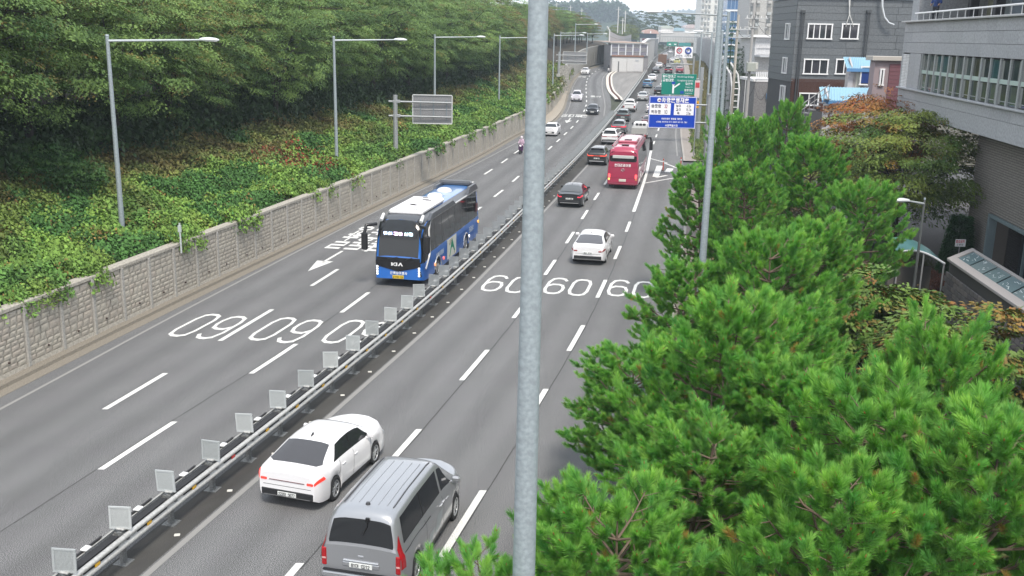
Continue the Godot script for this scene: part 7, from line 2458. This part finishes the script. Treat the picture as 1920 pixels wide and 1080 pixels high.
func red_bus():
	var red = paintwork(0.36, 0.02, 0.065)
	var r = bus("red_bus", "crimson coach seen from behind in the middle lane", 1166, 355, red, false)
	var o = r[0]
	var p = r[1]
	var z = 6.0
	var s = begin()
	prism(s, [Vector2(-1.0, 2.2), Vector2(1.0, 2.2), Vector2(1.08, 2.32), Vector2(1.05, 2.8), Vector2(0.9, 2.98), Vector2(-0.9, 2.98), Vector2(-1.05, 2.8), Vector2(-1.08, 2.32)], 0.1, Transform3D(Basis(Vector3.RIGHT, -0.03), Vector3(0, 0.0, z + 0.08)))
	put("rear_window", s, pane(0.012, 0.012, 0.014), o)
	s = begin()
	box(s, Vector3(0, 2.58, z + 0.03), Vector3(1.7, 0.24, 0.06), 0.03)
	put("rear_shelf", s, mat(0.5, 0.52, 0.5, 0.5), o)
	s = begin()
	letters(s, "현대관광여행", Vector3(0, 1.92, z + 0.016), Vector3(0.19, 0, 0), Vector3(0, 0.19, 0), 0.19)
	put("lettering", s, mat(0.78, 0.72, 0.72, 0.5), o)
	s = begin()
	var ovalp = []
	for i in 21: ovalp.append(Vector3(cos(TAU * i / 20) * 0.15, 1.55 + sin(TAU * i / 20) * 0.09, z + 0.012))
	tube(s, ovalp, [0.02], 5, false)
	box(s, Vector3(0, 1.55, z + 0.01), Vector3(0.16, 0.03, 0.02))
	put("emblem", s, mat(0.5, 0.4, 0.42, 0.25, 0.6), o)
	s = begin()
	box(s, Vector3(0, 0.72, z + 0.012), Vector3(0.56, 0.2, 0.03), 0.01)
	put("licence_plate", s, mat(0.62, 0.6, 0.52, 0.5), o)
	s = begin()
	for y in [1.75, 0.9, 0.55]: box(s, Vector3(0, y, z + 0.002), Vector3(2.2, 0.014, 0.01))
	put("panel_seam", s, mat(0.06, 0.004, 0.012, 0.5), o)
	for sd in [1, -1]:
		s = begin()
		box(s, Vector3(sd * 1.06, 1.05, z - 0.02), Vector3(0.18, 0.34, 0.08), 0.03)
		put("tail_lamp", s, glow(0.9, 0.08, 0.08, 0.9), o)
		s = begin()
		box(s, Vector3(sd * 1.07, 0.8, z - 0.02), Vector3(0.16, 0.16, 0.08), 0.03)
		put("indicator", s, glow(0.95, 0.5, 0.1, 0.9) if sd < 0 else mat(0.6, 0.25, 0.1, 0.3), o)
		s = begin()
		box(s, Vector3(sd * 0.85, 3.2, z - 0.28), Vector3(0.14, 0.07, 0.1), 0.02)
		put("marker_lamp", s, mat(0.75, 0.65, 0.65, 0.3), o)
		s = begin()
		box(s, Vector3(sd * 0.95, 3.38, 0.2), Vector3(0.12, 0.14, 10.4), 0.05)
		put("roof_edge", s, red, o)
		s = begin()
		box(s, Vector3(sd * 0.9, 0.3, z - 0.2), Vector3(0.35, 0.3, 0.04), 0.01)
		put("mud_flap", s, mat(0.02, 0.02, 0.02, 0.8), o)
	s = begin()
	box(s, Vector3(0, 3.4, 0.6), Vector3(1.6, 0.22, 3.6), 0.09)
	put("roof_unit", s, paintwork(0.38, 0.08, 0.12), o)
	for q in [1.6, 4.6]:
		s = begin()
		box(s, Vector3(0, 3.4 + (0.12 if q < 2 else 0.0), q), Vector3(0.6, 0.08, 0.5), 0.03)
		put("roof_hatch", s, mat(0.05, 0.02, 0.025, 0.5), o)
	s = begin()
	box(s, Vector3(0, 0.42, z - 0.02), Vector3(2.3, 0.14, 0.12), 0.03)
	put("bumper", s, paintwork(0.2, 0.01, 0.035), o)
# ---------- people: one blended skin over tapered bones ----------
func blend_body(bones: Array, cell: float, tint: Callable) -> ArrayMesh:
	var lo = Vector3.ONE * 1e9
	var hi = -lo
	for b in bones:
		for e in [b[0], b[1]]:
			lo = lo.min(e - Vector3.ONE * 0.2)
			hi = hi.max(e + Vector3.ONE * 0.2)
	var n = Vector3i(((hi - lo) / cell).ceil())
	var val = PackedFloat32Array()
	val.resize(n.x * n.y * n.z)
	for z in n.z:
		for y in n.y:
			for x in n.x:
				var p = lo + Vector3(x, y, z) * cell
				var acc = 0.0
				for b in bones:
					var ab = b[1] - b[0]
					var t = clampf((p - b[0]).dot(ab) / ab.length_squared(), 0, 1)
					var d = p.distance_to(b[0] + ab * t) - lerpf(b[2], b[3], t)
					acc += exp(-d * 40.0)
				val[x + n.x * (y + n.y * z)] = -log(maxf(acc, 1e-12)) / 40.0
	var s = begin()
	s.set_smooth_group(1)
	var vert = {}
	var V = func(x, y, z):
		var key = x + n.x * (y + n.y * z)
		if vert.has(key): return vert[key]
		var sum = Vector3.ZERO
		var c = 0
		for e in [[0,0,0,1,0,0],[0,1,0,1,1,0],[0,0,1,1,0,1],[0,1,1,1,1,1],[0,0,0,0,1,0],[1,0,0,1,1,0],[0,0,1,0,1,1],[1,0,1,1,1,1],[0,0,0,0,0,1],[1,0,0,1,0,1],[0,1,0,0,1,1],[1,1,0,1,1,1]]:
			var a = val[(x + e[0]) + n.x * ((y + e[1]) + n.y * (z + e[2]))]
			var b = val[(x + e[3]) + n.x * ((y + e[4]) + n.y * (z + e[5]))]
			if (a < 0) != (b < 0):
				sum += Vector3(x + e[0], y + e[1], z + e[2]).lerp(Vector3(x + e[3], y + e[4], z + e[5]), a / (a - b))
				c += 1
		vert[key] = lo + sum / maxi(c, 1) * cell
		return vert[key]
	for z in range(1, n.z - 1):
		for y in range(1, n.y - 1):
			for x in range(1, n.x - 1):
				var a = val[x + n.x * (y + n.y * z)]
				for ax in 3:
					var o = Vector3i(1 if ax == 0 else 0, 1 if ax == 1 else 0, 1 if ax == 2 else 0)
					var b = val[(x + o.x) + n.x * ((y + o.y) + n.y * (z + o.z))]
					if (a < 0) == (b < 0): continue
					var u = [Vector3i(0, 1, 0), Vector3i(0, 0, 1), Vector3i(1, 0, 0)][ax]
					var w = [Vector3i(0, 0, 1), Vector3i(1, 0, 0), Vector3i(0, 1, 0)][ax]
					var q = []
					for k in [-u - w, -w, Vector3i.ZERO, -u]: q.append(V.call(x + k.x, y + k.y, z + k.z))
					var col = tint.call((q[0] + q[2]) * 0.5)
					s.set_color(col)
					if a < 0: quad(s, q[0], q[1], q[2], q[3])
					else: quad(s, q[3], q[2], q[1], q[0])
	return done(s)
func build_person(called, label, at: Vector3, turn, pose, cols: Array):
	var b = []
	var sit = pose == "sit"
	var hip = 0.78 if sit else 0.92
	var sh = hip + 0.5
	b.append([Vector3(0, hip, 0.02), Vector3(0, hip + 0.28, 0.0), 0.14, 0.15])
	b.append([Vector3(0, hip + 0.28, 0), Vector3(0, sh, -0.02), 0.15, 0.13])
	b.append([Vector3(-0.15, sh - 0.02, -0.02), Vector3(0.15, sh - 0.02, -0.02), 0.075, 0.075])
	b.append([Vector3(0, sh, -0.02), Vector3(0, sh + 0.14, -0.04), 0.06, 0.055])
	b.append([Vector3(0, sh + 0.2, -0.05), Vector3(0, sh + 0.28, -0.04), 0.1, 0.105] if not sit else [Vector3(0, sh + 0.2, -0.05), Vector3(0, sh + 0.27, -0.05), 0.14, 0.14])
	b.append([Vector3(0, sh + 0.2, -0.15), Vector3(0, sh + 0.22, -0.155), 0.025, 0.02])
	for x in [1, -1]:
		var el = Vector3(x * 0.27, sh - 0.28, -0.08 if sit else 0.02)
		var wr = Vector3(x * 0.26, sh - 0.34, -0.36) if sit else Vector3(x * 0.22, sh - 0.42, -0.2)
		b.append([Vector3(x * 0.19, sh - 0.03, -0.02), el, 0.065, 0.05])
		b.append([el, wr, 0.05, 0.036])
		b.append([wr, wr + (wr - el).normalized() * 0.1, 0.04, 0.03])
		var kn = Vector3(x * 0.17, hip - 0.12, -0.38) if sit else Vector3(x * 0.11, 0.5, -0.02)
		var an = Vector3(x * 0.17, hip - 0.46, -0.26) if sit else Vector3(x * 0.12, 0.09, 0.02)
		b.append([Vector3(x * 0.1, hip - 0.02, 0), kn, 0.095, 0.065])
		b.append([kn, an, 0.062, 0.042])
		b.append([an - Vector3(0, 0.03, 0), an + Vector3(0, -0.05, -0.15), 0.045, 0.035])
	var head = sh + 0.12
	var mesh = blend_body(b, 0.04, func(p):
		if p.y > head: return cols[2] if (p.z > -0.12 or sit) and (p.y > sh + 0.27 or p.z > -0.06 or sit) else Color(0.45, 0.27, 0.18)
		if absf(p.x) > 0.19 and p.y < sh - 0.36 and p.y > hip - 0.05: return Color(0.45, 0.27, 0.18)
		return cols[0] if p.y > hip - 0.02 else cols[1])
	var m = mat(1, 1, 1, 0.8).duplicate()
	m.vertex_color_use_as_albedo = true
	var o = node(called, mesh, m)
	o.position = at
	o.rotation.y = turn
	tag(o, label, "person")
	return o
func rider(_called, cat, label, plabel, at: Vector3, oncoming, top: Color, sc: Array):
	var d = along(func(z): return tab(T_D, z), at.z)
	var fd = -d if oncoming else d
	var turn = atan2(-fd.x, -fd.z)
	var o = thing(cat.replace(" ", "_"), label, "scooter", at, turn)
	var coat = paintwork(sc[0], sc[1], sc[2])
	var s = begin()
	box(s, Vector3(0, 0.62, 0.35), Vector3(0.34, 0.3, 0.8), 0.09)
	box(s, Vector3(0, 0.34, -0.15), Vector3(0.36, 0.1, 0.6), 0.03)
	box(s, Vector3(0, 0.65, -0.48), Vector3(0.42, 0.62, 0.14), 0.06, Basis(Vector3.RIGHT, -0.25))
	put("body", s, coat, o)
	s = begin()
	box(s, Vector3(0, 0.79, 0.25), Vector3(0.3, 0.08, 0.6), 0.035)
	put("saddle", s, mat(0.02, 0.02, 0.02, 0.6), o)
	s = begin()
	tube(s, [Vector3(-0.33, 1.06, -0.38), Vector3(0, 1.0, -0.46), Vector3(0.33, 1.06, -0.38)], [0.022], 6)
	tube(s, [Vector3(0, 1.0, -0.46), Vector3(0, 0.3, -0.72)], [0.03], 6)
	put("handlebar", s, mat(0.03, 0.03, 0.03, 0.4), o)
	s = begin()
	box(s, Vector3(0, 1.05, 0.72), Vector3(0.42, 0.4, 0.4), 0.04)
	put("top_box", s, coat, o)
	s = begin()
	box(s, Vector3(0, 0.86, -0.6), Vector3(0.16, 0.12, 0.06), 0.03)
	put("headlamp", s, glow(0.8, 0.8, 0.75, 0.6), o)
	for z in [0.52, -0.76]:
		s = begin()
		var pts = []
		for i in 21: pts.append(Vector3(0, 0.24 + sin(TAU * i / 20) * 0.18, z + cos(TAU * i / 20) * 0.18))
		tube(s, pts, [0.06], 8, false)
		tube(s, [Vector3(-0.04, 0.24, z), Vector3(0.04, 0.24, z)], [0.15], 14)
		put("wheel", s, mat(0.02, 0.02, 0.02, 0.8), o)
	var b = Basis(Vector3.UP, turn)
	build_person("person", plabel, at + b * Vector3(0, 0.1, 0.2), turn, "sit", [top, Color(0.03, 0.03, 0.045), Color(0.015, 0.015, 0.018) if sc[0] > 0.3 else Color(0.6, 0.55, 0.58)])

# ---------- the foreground pines ----------
func shoot(seed_n, n, len, needle) -> ArrayMesh:      # a candle of needles along +z, tufted at the tip, with a russet bud
	var r = RandomNumberGenerator.new()
	r.seed = seed_n
	var s = begin()
	for i in n:
		var t = pow(r.randf(), 0.7)
		var a = r.randf() * TAU
		var out = lerpf(1.05, 0.4, t) + r.randf_range(-0.2, 0.2)
		var dir = (Vector3(cos(a) * sin(out), sin(a) * sin(out), cos(out)) + Vector3(0, 0.0, 0)).normalized()
		var base = Vector3(cos(a) * 0.006, sin(a) * 0.006, t * len)
		var l = needle * r.randf_range(0.75, 1.15)
		var w = dir.cross(Vector3(r.randf() - 0.5, r.randf() - 0.5, r.randf() - 0.5)).normalized() * 0.0033
		var mid = base + dir * l * 0.5 + Vector3(0, 0, 0.012)
		var tip = base + dir * l + Vector3(0, 0, 0.03)
		quad(s, base - w, base + w, mid + w, mid - w)
		tri(s, mid - w, mid + w, tip)
	return done(s)
func make_pine(seed_n, h, spread) -> Node3D:
	var r = RandomNumberGenerator.new()
	r.seed = seed_n
	var o = Node3D.new()
	var s = begin()
	var trunk = []
	var bend = Vector2(r.randf_range(-0.35, 0.35), r.randf_range(-0.35, 0.35))
	var at = func(y): return Vector3(bend.x * sin(y * 0.55), y, bend.y * sin(y * 0.45 + 1.0))
	var radii = []
	for i in 13:
		trunk.append(at.call(h * 0.97 * i / 12.0))
		radii.append(lerpf(0.12, 0.014, i / 12.0) * h / 7.0)
	tube(s, trunk, radii, 8)
	var tips = []                                     # [point, direction, vigour]
	var y = h * 0.2
	while y < h * 0.95:
		var f = y / h
		var n = 4 + r.randi() % 2
		var reach = spread * pow(1.0 - f, 0.5) * (0.85 + 0.3 * r.randf()) * smoothstep(0.02, 0.35, f) + 0.2
		var a0 = r.randf() * TAU
		for k in n:
			var a = a0 + TAU * k / n + r.randf_range(-0.3, 0.3)
			var l = reach * r.randf_range(0.7, 1.12)
			var rise = lerpf(0.15, 0.9, f * f) + r.randf_range(-0.08, 0.15)
			var p0 = at.call(y)
			var hd = Vector3(cos(a), 0, sin(a))
			var cr = hd.cross(Vector3.UP) * r.randf_range(-0.2, 0.2) * l
			var p1 = p0 + hd * l * 0.5 + Vector3.UP * l * rise * 0.3 + cr
			var p2 = p0 + hd * l * 0.92 + Vector3.UP * l * (rise * 0.75 + 0.18)
			tube(s, [p0, p1, p2], [0.014 + 0.016 * l, 0.012 + 0.008 * l, 0.009], 5, false)
			var bd = (p2 - p1).normalized()
			tips.append([p2, (bd + Vector3.UP * 0.7).normalized(), 1.2])
			for w in 3: tips.append([p1.lerp(p2, 0.9), (bd + Vector3.UP * 0.6 + Vector3(r.randfn(), r.randfn() * 0.3, r.randfn()) * 0.5).normalized(), 1.0])
			var m = int(2.5 + l * 5.0)
			for j in m:
				var t = lerpf(0.28, 0.95, (j + r.randf()) / m)
				var q = (p0.lerp(p1, t * 2.0) if t < 0.5 else p1.lerp(p2, t * 2.0 - 1.0))
				var sd = 1.0 if j % 2 else -1.0
				var side = (hd.cross(Vector3.UP) * sd * r.randf_range(0.5, 1.0) + hd * r.randf_range(0.4, 1.0) + Vector3.UP * r.randf_range(0.1, 0.6)).normalized()
				var tl = r.randf_range(0.18, 0.6) * minf(l, 1.4)
				var e = q + side * tl
				tube(s, [q, e], [0.012, 0.008], 4, false)
				var dd = (side * 0.7 + Vector3.UP * r.randf_range(0.5, 1.2)).normalized()
				tips.append([e, dd, r.randf_range(0.9, 1.2)])
				for w in (4 if tl > 0.35 else 3): tips.append([q.lerp(e, r.randf_range(0.55, 1.0)), (dd + Vector3(r.randfn(), r.randfn() * 0.35, r.randfn()) * 0.55).normalized(), r.randf_range(0.75, 1.0)])
		y += r.randf_range(0.42, 0.7) * (1.0 if f < 0.7 else 0.65)
	tips.append([at.call(h * 0.97), Vector3.UP, 1.35])
	for k in 5: tips.append([at.call(h * 0.965), (Vector3.UP + Vector3(cos(k * 1.3), 0, sin(k * 1.3)) * 0.7).normalized(), 1.1])
	for k in 2:                                       # a bare dead limb or two
		var a = r.randf() * TAU
		var hy = h * r.randf_range(0.55, 0.75)
		var p0 = at.call(hy)
		var hd = Vector3(cos(a), 0, sin(a))
		tube(s, [p0, p0 + hd * 0.5 + Vector3.UP * 0.35, p0 + hd * 0.8 + Vector3.UP * 0.9, p0 + hd * 0.95 + Vector3.UP * 1.35], [0.035, 0.03, 0.022, 0.008], 6)
		tube(s, [p0 + hd * 0.6 + Vector3.UP * 0.5, p0 + hd * 1.1 + Vector3.UP * 0.55], [0.016, 0.005], 5)
	put("trunk", s, grain(0.3, 0.215, 0.155, 0.55, 0.3, 0.9, 0.05, 4, 0.3, 141), o)
	var lots = [[], [], []]
	var buds = begin()
	for t in tips:
		var z = t[1]
		var x = z.cross(Vector3(0.3, 1, 0.2)).normalized()
		var k = t[2] * r.randf_range(0.85, 1.15)
		var b = Basis(x, z.cross(x).normalized(), z) * Basis(Vector3.BACK, r.randf() * TAU)
		var c = Color(0.14, 0.4, 0.06).lerp(Color(0.33, 0.58, 0.1), r.randf())
		c = c.lerp(Color(0.06, 0.23, 0.075), r.randf() * 0.55)
		if t[2] < 0.95 and r.randf() < 0.035: c = Color(0.34, 0.23, 0.06)
		lots[r.randi() % 3].append([Transform3D(b.scaled(Vector3.ONE * k), t[0] - z * 0.12), c])
		if t[2] > 0.93 and r.randf() < 0.4: tube(buds, [t[0] + z * 0.2 * k, t[0] + z * 0.25 * k], [0.013, 0.006], 5)
	for k in 3: scatter("needles", shoot_mesh(k), lots[k], leafmat(0.5, 0.7), o)
	put("buds", buds, mat(0.3, 0.08, 0.03, 0.8), o).set_meta("kind", "stuff")
	return o
var shoots := []
func shoot_mesh(k) -> ArrayMesh:
	if shoots.is_empty():
		for i in 3: shoots.append(shoot(150 + i, 150, 0.3, 0.135))
	return shoots[k]
func build_pines():
	var protos = []
	for k in 4: protos.append(make_pine(160 + k, [7.0, 7.4, 6.4, 7.8][k], [2.6, 2.3, 2.8, 2.5][k]))
	# tip of each pine in the photograph, its distance, and what sets it apart
	var list = [
		[1376, 545, -19.0, 0, "pine with a bare reddish leader and browning tufts in the middle of the grove"],
		[1778, 570, -16.5, 1, "tall pine before the stone-walled skylight, its leader left of the frame's right edge"],
		[1165, 900, -13.0, 2, "low pine at the bottom edge just right of the tall foreground pole"],
		[1880, 740, -12.5, 3, "pine filling the lower right corner of the frame"],
		[1600, 850, -12.0, 0, "near pine at the bottom edge between the bottom-centre and corner pines"],
		[1192, 640, -24.0, 2, "pine leaning furthest over the near lane, left edge of the grove"],
		[1505, 660, -17.5, 3, "pine right of the bare reddish leader, before the orange-leaved shrubs"],
		[1295, 470, -29.0, 1, "pine below the second lamp pole, over the third-lane speed numerals"],
		[1450, 420, -28.0, 2, "broad pine in the middle of the grove under the grey house"],
		[1528, 400, -30.0, 0, "pine left of the short forecourt lamp"],
		[1318, 305, -44.0, 3, "pine whose branches touch the hatched island, beside the lamp pole"],
		[1400, 290, -42.0, 1, "pine straight below the grey utility pole"],
		[1530, 250, -45.0, 3, "pale-tipped pine below the stairs of the blue-roofed shed"],
		[1620, 330, -40.0, 2, "pine at the grove's right shoulder below the russet tree"],
		[1368, 205, -58.0, 2, "far pine at the back of the grove beside the lamp pole"],
		[1480, 185, -58.0, 0, "far pine at the back of the grove below the grey house's corner"],
		[1415, 215, -54.0, 3, "far pine at the back of the grove between its two neighbours"],
		[915, 1050, -11.0, 3, "pine sprig at the bottom edge left of the tall foreground pole"],
		[1700, 700, -14.5, 2, "pine between the skylight pine and the bottom edge"],
		[1105, 925, -16.0, 0, "pine whose tip shows between the tall foreground pole and the lower grove"],
		[1292, 615, -22.0, 3, "pine behind the leaning one, under the third-lane speed numerals"],
		[1480, 545, -23.0, 2, "pine in the grove's centre, right of the second lamp pole's foot"],
		[1330, 760, -16.0, 1, "pine in front of the bare reddish leader, lower centre"],
	]
	var first = [true, true, true, true]
	for q in list:
		var top = pz(q[0], q[1], q[2]) - Vector3.UP * 0.38
		var k = q[3]
		var h = [7.0, 7.4, 6.4, 7.8][k]
		var o: Node3D = protos[k]
		if first[k]: first[k] = false
		else: o = o.duplicate()
		o.name = numbered("pine_tree")
		add_child(o)
		tag(o, q[4], "tree", "pine trees on the right verge")
		var sc = clampf((top.y - 0.15) / h, 0.62, 1.2)
		o.position = Vector3(top.x, top.y - h * sc, top.z)
		o.rotation.y = rng.randf() * TAU
		var wide = 0.78 if q[2] < -50.0 else 0.7 if q[0] < 920 or q[0] == 1778 or q[0] == 1105 else maxf(sc, 0.85)
		o.scale = Vector3(wide, sc, wide)

# ---------- shrubs and broadleaf trees on the right ----------
func build_right_planting():
	var bark = grain(0.05, 0.04, 0.035, 0.5, 0.6, 0.95, 0.05, 4, 0.4, 61)
	var twig = spray(181, 30, 0.95, 0.16)
	var t = make_tree("autumn_tree", "spreading tree with yellow-brown autumn leaves before the office corner", "tree", "", 190, 9.0, 5.0, 2.0, 1700, [Color(0.06, 0.125, 0.024), Color(0.2, 0.235, 0.04), Color(0.26, 0.16, 0.03, 0.06)], twig, bark)
	var p = pz(1720, 200, -55.0)
	t.position = Vector3(p.x - 0.5, 0.13, -55.0)
	t.scale.y = p.y / 9.0
	t = make_tree("orange_tree", "small orange-russet tree in front of the pink annex", "tree", "", 191, 8.6, 3.4, 3.0, 700, [Color(0.3, 0.17, 0.035), Color(0.27, 0.11, 0.03), Color(0.3, 0.08, 0.02, 0.4)], twig, bark)
	p = pz(1652, 168, -62.0)
	t.position = Vector3(p.x, 0.13, -62.0)
	t.scale.y = p.y / 8.6
	var big = spray(182, 18, 0.8, 0.2)
	var specs = [["persimmon tree with drooping green and orange leaves before the teal shelter", 1640, 520, -31.0, 2.7], ["russet-leaved young tree against the stone wall of the skylight", 1880, 590, -27.0, 1.7], ["orange-green young tree right of the tall skylight pine", 1760, 590, -27.0, 1.6]]
	for k in 3:
		var q = specs[k]
		p = pz(q[1], q[2], q[3])
		t = make_tree("fruit_tree", q[0], "tree", "", 193 + k, 5.0, q[4], 1.6, [900, 330, 420][k], [Color(0.075, 0.15, 0.03), Color(0.16, 0.23, 0.045), Color(0.24, 0.11, 0.03, 0.25 if k != 1 else 0.6)], big, bark)
		t.position = Vector3(p.x, 0.13, q[3])
		t.scale.y = maxf(0.6, p.y / 5.0)
	# clipped cone and hedges under the dark wall
	var cone = thing("conical_shrub", "dark green clipped conical shrub against the ribbed wall", "shrub", Vector3(pz(1797, 455, -50.0).x, 0.13, -50.0))
	var s = begin()
	tube(s, [Vector3(0, -0.1, 0), Vector3(0, 2.6, 0)], [0.08, 0.02], 6)
	put("stem", s, bark, cone)
	var list = []
	for i in 1500:
		var f = rng.randf()
		var a = rng.randf() * TAU
		var r = lerpf(0.75, 0.3, f) * rng.randf_range(0.8, 1.05)
		list.append([Transform3D(Basis(Vector3.UP, PI / 2 - a) * Basis(Vector3.RIGHT, -0.6), Vector3(cos(a) * r, 0.1 + f * 3.0, sin(a) * r)), Color(0.025, 0.075, 0.02) * rng.randf_range(0.7, 1.4)])
	scatter("foliage", spray(183, 26, 0.35, 0.08), list, leafmat(), cone)
	var hedges = [["low dark olive hedge left of the conical shrub, under the spreading tree", 1700, 440, -52.0, 2.6, 0.8, Color(0.06, 0.065, 0.02)], ["red-brown low hedge behind the teal shelter", 1725, 462, -48.5, 2.0, 0.7, Color(0.12, 0.045, 0.025)], ["red-brown hedge below the notice board, beside the skylight's end", 1790, 474, -46.5, 2.2, 0.65, Color(0.13, 0.045, 0.025)], ["dark green hedge deepest under the spreading tree", 1650, 425, -57.0, 3.0, 1.0, Color(0.03, 0.06, 0.02)]]
	for q in hedges:
		p = pz(q[1], q[2], q[3])
		var hd = thing("hedge", q[0], "hedge", Vector3(p.x, 0.13, q[3]))
		s = begin()
		for k in 6: tube(s, [Vector3(rng.randf_range(-1, 1) * q[4] * 0.5, -0.1, 0), Vector3(rng.randf_range(-1, 1) * q[4] * 0.6, q[5] * 0.7, 0)], [0.03, 0.01], 5)
		put("stem", s, bark, hd)
		list = []
		for i in 420:
			var v = Vector3(rng.randf_range(-1, 1), rng.randf(), rng.randf_range(-1, 1))
			list.append([Transform3D(Basis(Vector3.UP, rng.randf() * TAU) * Basis(Vector3.RIGHT, rng.randf_range(-0.6, 0.3)), Vector3(v.x * q[4] * 0.6, v.y * q[5] * sqrt(maxf(0.1, 1.0 - v.x * v.x * 0.6)), v.z * 0.9)), q[6] * rng.randf_range(0.7, 1.4)])
		scatter("foliage", spray(184, 20, 0.4, 0.08), list, leafmat(), hd)
	# grass and litter under the pines
	list = []
	for i in 4200:
		var z = -8.0 - 70.0 * rng.randf()
		var k = rng.randf_range(0.6, 1.3)
		list.append([Transform3D(Basis(Vector3.UP, rng.randf() * TAU).scaled(Vector3(k, k, k)), Vector3(edge(z) + rng.randf_range(11.6, 20.0), 0.12, z)), Color(0.05, 0.06, 0.02).lerp(Color(0.11, 0.075, 0.03), rng.randf()) * rng.randf_range(0.7, 1.2)])
	scatter("ground_cover", clump(185, 24, 0.6, 0.14, 0.2, 1.1), list, leafmat(), get_node("forecourt"))
